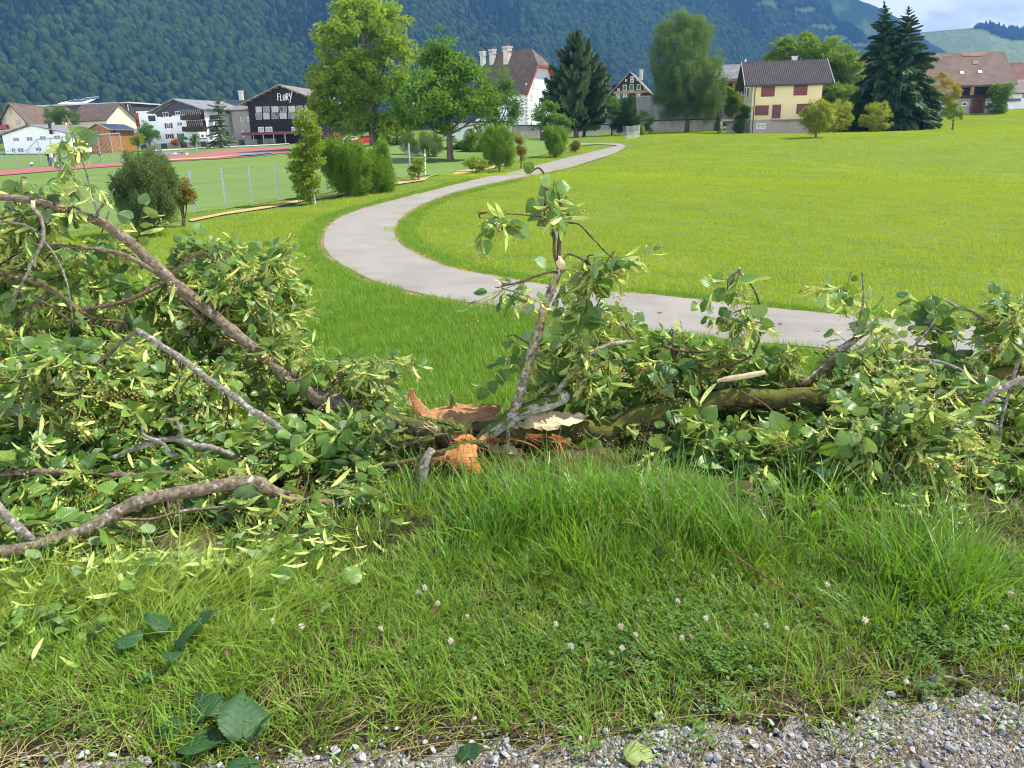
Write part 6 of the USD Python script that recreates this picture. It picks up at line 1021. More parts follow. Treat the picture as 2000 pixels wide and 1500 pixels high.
# people on the track
SKIN = plain('skin', (0.50, 0.31, 0.22), 0.6, 0.05, 5.0); HAIR = plain('dark_hair', (0.035, 0.024, 0.018), 0.6, 0.1, 20.0)
import manifold3d as m3
def person(px, py, hgt, label, top, legs, turn=0.0, pose='stand', seed=0):
    g = np.random.default_rng(seed); b = gp(px, py); b[2] = zt(b[0], b[1]) + 0.04; t = thing('person', label, 'person', b, turn); k = hgt / 1.75
    J = {'hipL': (-.09, 0, .92), 'hipR': (.09, 0, .92), 'kneL': (-.10, -.02, .49), 'kneR': (.11, .03, .49), 'ankL': (-.10, .02, .07), 'ankR': (.13, .10, .07), 'toeL': (-.11, -.13, .03), 'toeR': (.14, -.05, .03), 'waist': (0, 0, 1.08), 'chest': (0, 0, 1.32), 'neck': (0, 0, 1.48), 'head': (0, -.02, 1.63), 'shL': (-.19, 0, 1.42), 'shR': (.19, 0, 1.42), 'elL': (-.26, .03, 1.14), 'elR': (.25, .02, 1.14), 'wrL': (-.25, -.10, .92), 'wrR': (.28, -.06, .92), 'haL': (-.25, -.14, .84), 'haR': (.28, -.10, .84)}
    if pose == 'walk': J.update(kneL=(-.1, -.22, .52), ankL=(-.1, -.26, .09), toeL=(-.1, -.40, .06), kneR=(.1, .08, .48), ankR=(.1, .36, .12), toeR=(.1, .26, .04), elL=(-.27, .14, 1.16), wrL=(-.26, .06, .94), haL=(-.26, .02, .87), elR=(.27, -.1, 1.16), wrR=(.24, -.28, 1.0), haR=(.23, -.34, .98))
    if pose == 'sit':
        J = {n: (x, y, z - .76) for n, (x, y, z) in J.items()}; J.update(kneL=(-.14, -.42, .42), kneR=(.14, -.40, .40), ankL=(-.12, -.62, .06), ankR=(.13, -.60, .06), toeL=(-.12, -.76, .04), toeR=(.13, -.74, .04), elL=(-.28, -.10, .44), elR=(.28, -.10, .44), wrL=(-.14, -.32, .46), wrR=(.14, -.32, .46), haL=(-.12, -.4, .44), haR=(.12, -.4, .44))
    J = {n: np.array(p) * k for n, p in J.items()}
    def bones(L):
        out = []
        for a, ra, c, rc in L:
            s1, s2 = m3.Manifold.sphere(ra * k, 10).translate(J[a].tolist()), m3.Manifold.sphere(rc * k, 10).translate(J[c].tolist()); out.append(m3.Manifold.batch_hull([s1, s2]))
        m = m3.Manifold.batch_boolean(out, m3.OpType.Add).to_mesh(); return m.vert_properties[:, :3], m.tri_verts
    obj('body', bones([('waist', .12, 'chest', .13), ('chest', .12, 'neck', .055), ('neck', .05, 'head', .085), ('shL', .055, 'elL', .042), ('elL', .042, 'wrL', .03), ('wrL', .03, 'haL', .035), ('shR', .055, 'elR', .042), ('elR', .042, 'wrR', .03), ('wrR', .03, 'haR', .035), ('hipL', .085, 'kneL', .058), ('kneL', .058, 'ankL', .038), ('ankL', .038, 'toeL', .032), ('hipR', .085, 'kneR', .058), ('kneR', .058, 'ankR', .038), ('ankR', .038, 'toeR', .032), ('waist', .12, 'hipL', .09), ('waist', .12, 'hipR', .09), ('chest', .12, 'shL', .06), ('chest', .12, 'shR', .06)]), SKIN, t, smooth=True)
    obj('shirt', bones([('waist', .145, 'chest', .15), ('chest', .14, 'shL', .07), ('chest', .14, 'shR', .07), ('shL', .068, 'elL', .056), ('shR', .068, 'elR', .056), ('waist', .14, 'hipL', .105), ('waist', .14, 'hipR', .105)]), top, t, smooth=True)
    obj('trousers', bones([('hipL', .10, 'kneL', .075), ('kneL', .075, 'ankL', .055), ('hipR', .10, 'kneR', .075), ('kneR', .075, 'ankR', .055), ('waist', .125, 'hipL', .108), ('waist', .125, 'hipR', .108)]), legs, t, smooth=True)
    J['crown'] = J['head'] + np.array([0, .03, .035]) * k; J['nape'] = J['head'] + np.array([0, .045, -.03]) * k; obj('hair', bones([('crown', .085, 'nape', .075)]), HAIR, t, smooth=True)
W, N, G = C['trim'], plain('navy_cloth', (0.025, 0.035, 0.075), 0.8, 0.1, 5.0), plain('grey_cloth', (0.20, 0.20, 0.21), 0.8, 0.1, 5.0)
person(62, 326, 1.6, 'person in a white top sitting at the edge of the track, farthest left', W, N, 0.4, 'sit', 1)
person(99, 326.5, 1.6, 'person in dark clothes standing with a pair in white by the ball fence', N, N, 0.9, 'stand', 2)
person(104, 327, 1.65, 'person in white shirt and grey trousers, middle of the group by the ball fence', W, G, -0.5, 'walk', 3)
person(109, 326.5, 1.55, 'person in pale grey clothes on the right of the group by the ball fence', G, W, 2.6, 'stand', 4)
person(121, 325.5, 1.7, 'person all in navy standing alone right of the group by the ball fence', N, N, 0.2, 'stand', 5)
person(198, 318, 1.7, 'person in dark clothes walking behind the ball fence near its right end', N, G, 1.5, 'walk', 6)
person(290, 309, 1.5, 'person in a pink top walking on the lawn left of the landing mat', plain('pink_cloth', (0.45, 0.20, 0.19), 0.8, 0.1, 5.0), N, 0.8, 'walk', 7)
person(297, 309, 1.6, 'person in dark green walking on the lawn left of the landing mat', plain('green_cloth', (0.03, 0.10, 0.06), 0.8, 0.1, 5.0), N, -0.6, 'walk', 8)
person(343, 306.5, 1.5, 'person in white sitting in front of the landing mat', W, G, 0.2, 'sit', 9)
person(355, 304.5, 1.5, 'person in navy sitting right of the landing mat', N, G, -0.3, 'sit', 10)
person(366, 303.5, 1.5, 'person in pale trousers sitting farthest right of the landing mat', plain('olive_cloth', (0.16, 0.19, 0.10), 0.8, 0.1, 5.0), W, 0.3, 'sit', 11)
# cars glimpsed behind the tallest park tree
def car(px, py, d, col, label, turn):
    b = at(px, py, d); b[2] = zt(b[0], b[1]) + 0.03; t = thing('parked_car', label, 'car', b, turn); P = [(-2.1, .35), (-2.15, .75), (-1.35, .92), (-.7, 1.42), (.85, 1.45), (1.6, .98), (2.1, .9), (2.12, .35)]
    n = len(P); v = [(x, y * (1 - .12 * (z > 1)), z) for y in (-.85, .85) for x, z in P]; f = [[0, i + 1, i] for i in range(1, n - 1)] + [[n, n + i, n + i + 1] for i in range(1, n - 1)] + [q for i in range(n) for j in [(i + 1) % n] for q in ([i, j, j + n], [i, j + n, i + n])]; obj('body', MB().add(v, f), col, t)
    for y in (-.87, .87): obj('window', MB().box((-.75, y * .885 - .008, .98), (.95, y * .885 + .008, 1.34)), C['glass'], t)
    for x in (-1.3, 1.3):
        for y in (-.8, .8): w = obj('wheel', MB().tube([(x, y - .1, .32), (x, y + .1, .32)], .32, 14), C['gutter'], t); obj('rim', MB().tube([(x, y - .105, .32), (x, y + .105, .32)], .18, 10), C['metal'], w)
    for y in (-.6, .6): obj('headlight', MB().box((2.1, y - .15, .62), (2.135, y + .15, .76)), C['trim'], t)
car(716, 279, 120, plain('red_car_paint', (0.50, 0.03, 0.025), 0.25, 0.03, 1.0, 0.6), 'red car parked behind the trunk of the tallest park tree', 0.25); car(684, 280, 122, plain('white_car_paint', (0.72, 0.73, 0.74), 0.25, 0.03, 1.0, 0.6), 'white car parked left of the red one behind the willows', 0.2)
# ------------------------------------------------------------------ the fallen lime tree: materials
B_trunk = barkmat('trunk_bark', (0.105, 0.075, 0.048), (0.24, 0.18, 0.115), moss=0.16, lichen=0.12, scale=34, bump=1.0)
B_moss = barkmat('mossy_bark', (0.095, 0.070, 0.045), (0.20, 0.155, 0.10), moss=0.50, lichen=0.2, scale=34, bump=1.0, mossc=(0.125, 0.125, 0.028))
B_limb = barkmat('limb_bark', (0.135, 0.100, 0.068), (0.27, 0.21, 0.15), moss=0.0, lichen=0.05, white=0.10, scale=42, bump=0.5)
B_lich = barkmat('lichen_bark', (0.14, 0.115, 0.08), (0.26, 0.215, 0.15), lichen=0.34, white=0.40, scale=50, lichc=(0.33, 0.27, 0.07))
B_silver = barkmat('silver_bark', (0.15, 0.14, 0.11), (0.27, 0.25, 0.2), lichen=0.2, white=0.62, moss=0.3, scale=50)
B_grey = barkmat('grey_bark', (0.155, 0.135, 0.105), (0.30, 0.265, 0.215), white=0.22, scale=55, bump=0.4)
B_twig = barkmat('twig_bark', (0.075, 0.050, 0.033), (0.17, 0.115, 0.075), scale=60, bump=0.3)
B_red = barkmat('reddish_twig_bark', (0.12, 0.06, 0.04), (0.24, 0.13, 0.085), scale=60, bump=0.3)
def woodmat(name, a, b, c):
    return mat(name, {'uv': ('uvmap', {'attribute': 'st'}), 'm': ('mapping', {'scale': (26.0, 2.0, 1.0)}), 'n': ('noise_texture', {'scale': 3.0, 'detail': 6.0, 'roughness': 0.65}),
        'g': ('geometry', {}), 'n2': ('noise_texture', {'scale': 18.0, 'detail': 4.0}), 'r': ('rgb_ramp', {'ramp': [(0.25, a), (0.5, b), (0.8, c)]}), 'r2': ('rgb_ramp', {'ramp': [(0.3, (0.75, 0.68, 0.6)), (0.7, (1.1, 1.08, 1.05))]}),
        'mx': ('mix_color', {'blend_type': 'multiply', 'fac': 1.0}), 'b': ('bump', {'strength': 0.7, 'distance': 0.006}), 'p': ('principled_bsdf', {'roughness': 0.7, 'specular_ior_level': 0.2})},
        [('uv.UV', 'm.vector'), ('m.vector', 'n.vector'), ('n.fac', 'r.fac'), ('g.position', 'n2.vector'), ('n2.fac', 'r2.fac'), ('r.color', 'mx.a'), ('r2.color', 'mx.b'), ('mx.result', 'p.base_color'), ('n.fac', 'b.height'), ('b.normal', 'p.normal')])
W_cream = woodmat('cream_wood', (0.50, 0.36, 0.19), (0.66, 0.52, 0.32), (0.74, 0.62, 0.42))
W_tan = woodmat('tan_inner_bark', (0.20, 0.09, 0.035), (0.37, 0.19, 0.08), (0.54, 0.34, 0.17))
W_orange = woodmat('orange_torn_wood', (0.26, 0.075, 0.025), (0.52, 0.20, 0.06), (0.70, 0.42, 0.18))
W_yellow = woodmat('yellow_wood', (0.48, 0.28, 0.08), (0.62, 0.42, 0.15), (0.68, 0.52, 0.24))
M_leaf = leafmat('lime_leaf', (0.045, 0.115, 0.018), (0.150, 0.255, 0.038), under=(0.20, 0.29, 0.15), rough=0.38, trans=0.25, spec=0.36, veins=True, tcol=(0.40, 0.58, 0.05))
M_leaf2 = leafmat('pale_lime_leaf', (0.16, 0.255, 0.11), (0.25, 0.36, 0.16), under=(0.08, 0.17, 0.04), rough=0.5, trans=0.25, spec=0.35, veins=True, tcol=(0.32, 0.46, 0.06))
M_bract = leafmat('lime_bract', (0.40, 0.52, 0.09), (0.74, 0.80, 0.27), rough=0.5, trans=0.4, spec=0.35, tcol=(0.80, 0.85, 0.25))
M_flower = leafmat('lime_flower', (0.40, 0.34, 0.09), (0.62, 0.52, 0.20), rough=0.7, trans=0.2, spec=0.15)

# ------------------------------------------------------------------ leaf, bract and shoot shapes
def leaf_shape(seed, fine=False):
    """heart-shaped, pointed, folded along the rib; y from stalk to tip, length 1"""
    g = np.random.default_rng(seed); asym = g.uniform(-0.06, 0.06); fold = g.uniform(0.08, 0.34); droop = g.uniform(0.05, 0.42); wav = g.uniform(0, 6.28)
    vy = np.array([-0.10, 0.0, 0.14, 0.32, 0.5, 0.66, 0.8, 0.9, 1.0]); hw = np.array([0.16, 0.34, 0.46, 0.49, 0.44, 0.335, 0.20, 0.085, 0.0])
    midy = np.array([0.02, 0.06, 0.15, 0.32, 0.5, 0.66, 0.8, 0.9, 1.0])
    if fine:
        t = np.linspace(0, 8, 37); vy, hw, midy = [np.interp(t, np.arange(9), a) for a in (vy, hw, midy)]
        hw = hw * (1 + 0.035 * np.where(np.arange(37) % 2, 1, -1)); hw[-1] = 0
    ks = np.linspace(-1, 1, 9 if fine else 5); V, U = [], []
    for y, w, my in zip(vy, hw, midy):
        for k in ks:
            u = k * w * (1 + asym * np.sign(k)); yy = my + (y - my) * abs(k) ** 0.8
            z = abs(u) * fold * 1.2 - droop * yy * yy * 0.7 + 0.035 * math.sin(wav + yy * 7 + k * 2.2) * abs(k) - 0.10 * (abs(k) ** 3) * (0.5 + 0.5 * math.sin(wav * 2))
            if fine: z -= 0.007 * math.cos(6.28 * 6.5 * (yy - 0.75 * abs(u))) * (abs(k) < 0.97)
            V.append((u, yy, z)); U.append((u, yy))
    n = len(ks); f = []
    for i in range(len(vy) - 1):
        for j in range(n - 1):
            a, b, c, d = i * n + j, i * n + j + 1, (i + 1) * n + j + 1, (i + 1) * n + j
            f += [[a, b, c], [a, c, d]] if i < len(vy) - 2 else ([[a, b, c]])
    return np.array(V), np.array(f), np.array(U)
def bract_shape(seed):
    """narrow wing with its stalk of buds hanging from the middle; y along the wing, length 1"""
    g = np.random.default_rng(seed); bend = g.uniform(-0.5, 0.5); tw = g.uniform(-0.9, 0.9); V = []
    for i, t in enumerate(np.linspace(0, 1, 6)):
        w = [0.025, 0.06, 0.08, 0.085, 0.07, 0.015][i]; a = tw * t
        c = np.array([bend * 0.35 * t * t, t, -0.18 * math.sin(t * 2.5)]); s = np.array([math.cos(a), 0, math.sin(a)]) * w
        V += [c - s, c + s + [0, 0, 0.015]]
    f = []
    for i in range(5): f += [[2 * i, 2 * i + 1, 2 * i + 3], [2 * i, 2 * i + 3, 2 * i + 2]]
    return np.array(V), np.array(f), np.array([(v[0], v[1]) for v in V])
def buds_shape(seed):
    g = np.random.default_rng(seed); m = MB(); c0 = np.array([0, 0.45, -0.12]); 
    for k in range(g.integers(4, 7)):
        c = c0 + np.array([g.normal(0, 0.16), 0.28 + g.normal(0, 0.13), -0.42 + g.normal(0, 0.12)]); r = g.uniform(0.035, 0.06)
        o = np.array([[1, 0, 0], [-1, 0, 0], [0, 1, 0], [0, -1, 0], [0, 0, 1], [0, 0, -1]]) * r
        m.add(c + o, [[0, 2, 4], [2, 1, 4], [1, 3, 4], [3, 0, 4], [2, 0, 5], [1, 2, 5], [3, 1, 5], [0, 3, 5]])
        w = np.array([0.008, 0, 0]); m.add([c0 - w, c0 + w, c], [[0, 1, 2]])
    return m.arrays()
LEAF = [leaf_shape(s) for s in range(10, 18)]; BRACT = [bract_shape(s) for s in range(30, 36)]; BUDS = [buds_shape(s) for s in range(50, 54)]
def shoot(seed, L=0.30, nl=7, nb=4, size=0.088):
    """[(kind, variant, 4x4 placing)] and the stem's points: the shoot grows along +y, hangs along -z"""
    g = np.random.default_rng(seed); t = np.linspace(0, 1, 7); k = g.uniform(-0.25, 0.25); dr = g.uniform(0.1, 0.5)
    stem = np.stack([k * L * t ** 2, L * t, -dr * L * t ** 2], 1); out = []
    for i in range(nl):
        tt = (i + 0.8) / nl; p = np.array([np.interp(tt, t, stem[:, a]) for a in range(3)]); side = 1 if i % 2 else -1
        az = side * g.uniform(0.5, 1.35) if i < nl - 1 else g.uniform(-0.3, 0.3); pit = g.uniform(-1.05, 0.35); s = size * g.uniform(0.6, 1.2) * (0.8 + 0.3 * math.sin(tt * 3.1))
        d = np.array([math.sin(az) * math.cos(pit), math.cos(az) * math.cos(pit), math.sin(pit)]); pet = s * g.uniform(0.35, 0.6)
        R = frame(d, g.normal(0, 0.55)); out.append(('leaf', int(g.integers(0, len(LEAF))), p + d * pet, R, s, p))
    for i in range(nb):
        tt = g.uniform(0.25, 1.0); p = np.array([np.interp(tt, t, stem[:, a]) for a in range(3)]); az = g.uniform(-1.9, 1.9); pit = g.uniform(-1.35, 0.1)
        d = np.array([math.sin(az) * math.cos(pit), math.cos(az) * math.cos(pit), math.sin(pit)])
        out.append(('bract', int(g.integers(0, len(BRACT))), p + d * 0.012, frame(d, g.uniform(-1.4, 1.4)), g.uniform(0.085, 0.145), p))
    return out, stem
def put(shape, p, R, s): v, f, u = shape; return (v * s) @ R.T + p, f, u
def shoot_proto(items, stem, pale):
    a = {k: MB() for k in ('leaf', 'pale', 'bract', 'flower', 'stem')}
    a['stem'].tube(stem, np.linspace(0.0032, 0.0014, len(stem)), 4, False)
    for n, (kind, var, p, R, s, q) in enumerate(items):
        if kind == 'leaf':
            a['pale' if (n in pale) else 'leaf'].add(*put(LEAF[var], p, R, s)); a['stem'].tube(np.array([q, (p + q) / 2 + [0, 0, 0.004], p]), 0.0011, 3, False)
        else: a['bract'].add(*put(BRACT[var], p, R, s)); a['flower'].add(*put(BUDS[var % 4], p, R, s))
    mats = {'leaf': M_leaf, 'pale': M_leaf2, 'bract': M_bract, 'flower': M_flower, 'stem': M_stalk}
    return proto([(*a[k].arrays(), mats[k]) for k in a if a[k].n])
SHOOTS = []
for s in range(14):
    it, st = shoot(100 + s, L=0.20 + 0.02 * (s % 7), nl=5 + s % 4, nb=6 + (s * 5) % 5 + (s % 3 == 0) * 4, size=0.083)
    pale = {n for n in range(0, len(it), 4) if (n + s) % 4 == 0}
    SHOOTS.append((it, st, pale, shoot_proto(it, st, pale)))
N_LEAFY = len(SHOOTS)

# ------------------------------------------------------------------ branches read off the photograph: (px, py, distance, half width in px)
def P4(rows):
    r = np.array(rows, float); p = np.array([at(a, b, c) for a, b, c, _ in r]); depth = (p - EYE) @ CF
    return np.column_stack([p, 0.88 * r[:, 3] * depth / F])
def limb(rows, seg=6, sides=10, rough=0.10, seed=0, mb=None):
    q = spline(P4(rows), seg=seg); g = meshkit.noise(q[:, :3] * 9.0 + seed * 3.7, seed) - 0.5
    q[:, 2] += g * q[:, 3] * 0.9; q[:, 3] = np.maximum(q[:, 3], 0.001) * (1 + 0.35 * (meshkit.noise(q[:, :3] * 23.0 + seed, seed + 1) - 0.5))
    if mb is None: mb = MB()
    mb.tube(q[:, :3], q[:, 3], sides, True, rough, seed); mb.line = getattr(mb, 'line', []) + [q]
    return mb
def knots(mb, n, seed, r=0.35, ln=1.6):
    """short stubs of side shoots along a limb"""
    g = np.random.default_rng(seed)
    for q in list(mb.line):
        for k in range(n):
            i = g.integers(1, len(q) - 2); d = g.normal(0, 1, 3); t = q[i + 1, :3] - q[i, :3]; t /= np.linalg.norm(t) + 1e-9; d -= t * (d @ t); d = d / np.linalg.norm(d) + t * 0.5
            p = q[i, :3]; mb.tube(np.array([p, p + d * q[i, 3] * (1 + ln * 0.4), p + d * q[i, 3] * (1 + ln)]), [q[i, 3] * r, q[i, 3] * r * 0.8, q[i, 3] * r * 0.6], 6)
    return mb
def splinters(p, d, n, ln, r, seed, spread=0.25):
    g = np.random.default_rng(seed); m = MB(); d = np.asarray(d, float) / np.linalg.norm(d); R = frame(d)
    for k in range(n):
        a, q = g.uniform(0, 6.28), math.sqrt(g.uniform(0, 1)) * r; o = p + R @ np.array([math.cos(a) * q, 0, math.sin(a) * q]); e = d + R @ np.array([g.normal(0, spread), 0, g.normal(0, spread)])
        L = ln * g.uniform(0.25, 1.0); w = r * g.uniform(0.10, 0.30); x = R[:, 0] * w; z = R[:, 2] * w * 0.5
        b = o - d * ln * 0.3
        m.add([b - x - z, b + x - z, b + x + z, b - x + z, o + e * L * 0.7 - x * 0.5, o + e * L * 0.75 + x * 0.4 + z, o + e * L], [[0, 1, 5], [0, 5, 4], [1, 2, 5], [2, 3, 5], [3, 0, 4], [3, 4, 5], [4, 5, 6]], [[0, 0], [1, 0], [1, 0], [0, 0], [0, 1], [1, 1], [0.5, 1.2]])
    return m
def sheet(pts, thick=0.008, back=(0, 1.0, 0.2), seed=0, rag=0.35, cell=7.0, bulge=0.02):
    """a torn plank: outline (px, py, distance), given thickness, ragged rim"""
    p = np.array(pts, float); g = np.random.default_rng(seed); o = []
    for i in range(len(p)):
        a, b = p[i], p[(i + 1) % len(p)]; k = max(2, int(np.hypot(*(b - a)[:2]) / cell))
        for t in np.arange(k) / k: o.append(a + (b - a) * t + np.array([g.normal(0, 1), g.normal(0, 1), 0]) * cell * rag * (t > 0))
    o = np.array(o); poly = shapely.Polygon(o[:, :2]).buffer(0); x0, y0, x1, y1 = poly.bounds
    gx, gy = np.meshgrid(np.arange(x0, x1, cell), np.arange(y0, y1, cell)); q = np.stack([gx.ravel(), gy.ravel()], 1) + 0.3; q = q[shapely.contains_xy(poly.buffer(-cell * 0.4), q[:, 0], q[:, 1])]
    from scipy.interpolate import griddata
    qd = RBFInterpolator(o[:, :2], o[:, 2], kernel='thin_plate_spline', smoothing=1.0)(q) if len(q) else np.zeros(0)
    al = np.column_stack([np.vstack([o[:, :2], q]), np.concatenate([o[:, 2], qd])]); t = Delaunay(al[:, :2]).simplices; c = al[t][:, :, :2].mean(1); t = t[shapely.contains_xy(poly, c[:, 0], c[:, 1])]
    ctr = al[:, :2].mean(0); rr = np.hypot((al[:, 0] - ctr[0]) / (x1 - x0), (al[:, 1] - ctr[1]) / (y1 - y0)) * 2
    v = np.array([at(a, b, d - bulge * max(0, 1 - r * r)) for (a, b, d), r in zip(al, rr)]); bk = np.asarray(back, float) * thick; w = v + bk + np.array([0, 0, 0])
    n = len(v); k = len(o); e = np.arange(k); f = np.vstack([t, t[:, ::-1] + n, np.stack([e, (e + 1) % k, (e + 1) % k + n], 1), np.stack([e, (e + 1) % k + n, e + n], 1)])
    ax = (al[:, 0] - x0) / 140.0; ay = (al[:, 1] - y0) / 140.0; u = np.stack([ay, ax], 1)
    return np.vstack([v, w]), f, np.vstack([u, u])

# leafy masses: (px, py, distance, half width px, half height px, half depth m, shoots)
def mass(blobs, seed, ymax=None):
    g = np.random.default_rng(seed); out = []
    for px, py, d, rx, ry, rd, n in blobs:
        k = 0; n = int(n * (0.80 if px < 800 else 0.9) + 0.5)
        while k < n:
            q = g.normal(0, 1, 3); q /= np.linalg.norm(q); q *= g.uniform(0.25, 1.0) ** 0.5; 
            dist = d + q[2] * rd; p = at(px + q[0] * rx * 0.93, py + q[1] * ry * 0.93, dist); k += 1
            zmin = float(zt(p[0], p[1])) + 0.05
            if p[2] < zmin: p[2] = zmin + g.uniform(0, 0.06)
            o = CR * q[0] - CU * q[1] * 0.7 + np.array([0, 1.0, 0]) * q[2] + g.normal(0, 0.55, 3) + [0, 0, -0.15]
            if p[2] - zmin < 0.12: o[2] = abs(o[2]) * 0.4
            o = o / np.linalg.norm(o); s = g.uniform(0.72, 1.12); p = p - o * 0.12 * s; p[2] = max(p[2], zmin)
            out.append((p, o, g.normal(0, 0.5), s, int(g.integers(0, N_LEAFY))))
    return out
TOTAL = [0]
def foliage(owner, shoots, lines, seed, parts=300, twigs=0.22, twmat=None):
    """leafs a branch: the shoots nearest the camera piece by piece, the others as one instancer"""
    g = np.random.default_rng(seed); sh = sorted(shoots, key=lambda s: np.linalg.norm(s[0] - EYE)); base = np.vstack([q[:, :3] for q in lines]) if lines else None
    tw = MB(); nl = nb = 0; rest = []; st = MB(); fl = MB()
    far = lambda p: float((p - EYE) @ CF)
    for p, d, roll, s, k in sh:
        R = frame(d, roll); it, stem, pale, pr = SHOOTS[k]
        if base is not None and g.uniform() < twigs:
            i = np.argmin(np.linalg.norm(base - p, axis=1)); b = base[i]; L = np.linalg.norm(b - p)
            if 0.03 < L < 0.42:
                m = (b + p) / 2 - d * L * 0.15 + g.normal(0, 0.06, 3) * L + [0, 0, 0.12 * L]; tw.tube(spline([b, m, p], seg=4), np.linspace(0.0062, 0.0034, 9), 5, False)
        if nl + sum(1 for x in it if x[0] == 'leaf') <= parts and nb + sum(1 for x in it if x[0] == 'bract') <= parts and -0.1 < (p - EYE) @ CF:
            st.tube((stem * s) @ R.T + p, np.linspace(0.0035, 0.0016, len(stem)), 5, False)
            for n, (kind, var, q, R2, s2, q0) in enumerate(it):
                Mx = np.eye(4); Mx[:3, :3] = (R @ R2 * s2 * s).T; Mx[3, :3] = R @ (q * s) + p
                if kind == 'leaf':
                    v, f, u = LEAF[var]; obj('leaf', (v, f), M_leaf2 if n in pale else M_leaf, owner, uv=u, matrix=Mx, smooth=True); nl += 1
                    a, b = R @ (q0 * s) + p, R @ (q * s) + p; st.tube(np.array([a, (a + b) / 2 + [0, 0, 0.004], b]), 0.0012, 3, False)
                else:
                    v, f, u = BRACT[var]; obj('bract', (v, f), M_bract, owner, uv=u, matrix=Mx, smooth=True); nb += 1
                    fl.add(*put(BUDS[var % 4], Mx[3, :3], R @ R2, s2 * s))
        else: rest.append((p, R, s, k))
    if st.n: obj('stalks', st, M_stalk, owner, kind='stuff')
    if fl.n: obj('blossom', fl, M_flower, owner, kind='stuff')
    if tw.n: obj('twigs', tw, twmat or B_twig, owner, kind='stuff')
    if rest: scatter('foliage', [s[3] for s in SHOOTS], [r[0] for r in rest], np.array([r[1] for r in rest]), np.array([r[2] for r in rest]), [r[3] for r in rest], owner)
    TOTAL[0] += len(sh)
Z0 = np.zeros(3)
def piece(name, label, cat='branch', group=None): return thing(name, label, cat, Z0, group=group)

# --- the trunk, torn open in the middle, with the limb that lies away to the right
t = piece('fallen_tree', 'torn open mossy trunk of a fallen lime tree with its logs lying to the right', 'tree')
tr = limb([(640, 800, 4.25, 20), (690, 812, 4.15, 21), (745, 822, 4.08, 22), (800, 832, 4.0, 23), (850, 840, 3.95, 25), (890, 852, 3.92, 25), (925, 862, 3.9, 22)], sides=14, rough=0.22, seed=3)
obj('trunk', tr, B_trunk, t, smooth=True)
tr2 = limb([(925, 838, 3.98, 16), (970, 842, 3.95, 24), (1020, 848, 3.95, 24), (1070, 858, 3.95, 22), (1110, 868, 3.95, 16)], sides=14, rough=0.25, seed=4)
obj('trunk', tr2, B_trunk, t, smooth=True)
lg = limb([(1075, 838, 4.1, 24), (1130, 845, 4.08, 28), (1200, 832, 4.1, 29), (1280, 812, 4.12, 27), (1360, 792, 4.15, 24), (1440, 780, 4.15, 22), (1520, 778, 4.15, 21), (1600, 778, 4.12, 20), (1658, 783, 4.1, 19)], sides=14, rough=0.12, seed=5)
obj('log', lg, B_moss, t, smooth=True)
lg2 = limb([(1400, 776, 4.3, 10), (1480, 764, 4.3, 13), (1560, 757, 4.3, 13), (1640, 752, 4.3, 14), (1720, 748, 4.35, 13), (1800, 744, 4.4, 13), (1880, 738, 4.4, 13), (1960, 728, 4.45, 13), (2080, 712, 4.5, 12)], sides=12, rough=0.1, seed=6)
obj('log', lg2, B_moss, t, smooth=True)
lg3 = limb([(1700, 740, 4.55, 9), (1800, 736, 4.6, 12), (1900, 732, 4.65, 12), (2060, 722, 4.7, 12)], sides=10, seed=7); obj('log', lg3, B_trunk, t, smooth=True)
lg4 = limb([(1560, 752, 4.25, 9), (1608, 720, 4.3, 9), (1640, 686, 4.35, 8), (1682, 654, 4.4, 7), (1694, 648, 4.42, 4)], sides=9, seed=8); knots(lg4, 4, 8); obj('branch', lg4, B_lich, t, smooth=True)
lg5 = limb([(1668, 660, 4.35, 3), (1676, 630, 4.35, 3), (1686, 590, 4.35, 2.5), (1684, 532, 4.35, 1.5)], sides=6, seed=9); obj('branch', lg5, B_grey, t, smooth=True)
lg6 = limb([(1400, 720, 4.2, 3), (1450, 706, 4.2, 3), (1472, 688, 4.2, 3), (1487, 640, 4.2, 3), (1482, 590, 4.2, 2.5), (1464, 552, 4.2, 2), (1440, 530, 4.2, 1.2)], sides=6, seed=10); obj('branch', lg6, B_twig, t, smooth=True)
lg7 = limb([(1290, 672, 4.4, 4), (1320, 684, 4.4, 3.5), (1380, 688, 4.4, 3), (1450, 682, 4.4, 2)], sides=6, seed=11); obj('branch', lg7, B_twig, t, smooth=True)
sv = limb([(918, 872, 3.82, 10), (945, 850, 3.82, 14), (975, 828, 3.85, 16), (1010, 808, 3.9, 17), (1050, 796, 3.95, 15), (1090, 782, 4.0, 14), (1104, 764, 4.05, 13)], sides=12, rough=0.2, seed=12); obj('limb', sv, B_silver, t, smooth=True, label='whitish lichen covered limb crossing the torn trunk')
sh = limb([(1060, 790, 3.98, 8), (1098, 752, 4.05, 7), (1125, 718, 4.1, 7), (1158, 688, 4.15, 6), (1200, 672, 4.2, 5), (1240, 668, 4.25, 3)], sides=9, seed=13); knots(sh, 4, 13); obj('branch', sh, B_lich, t, smooth=True)
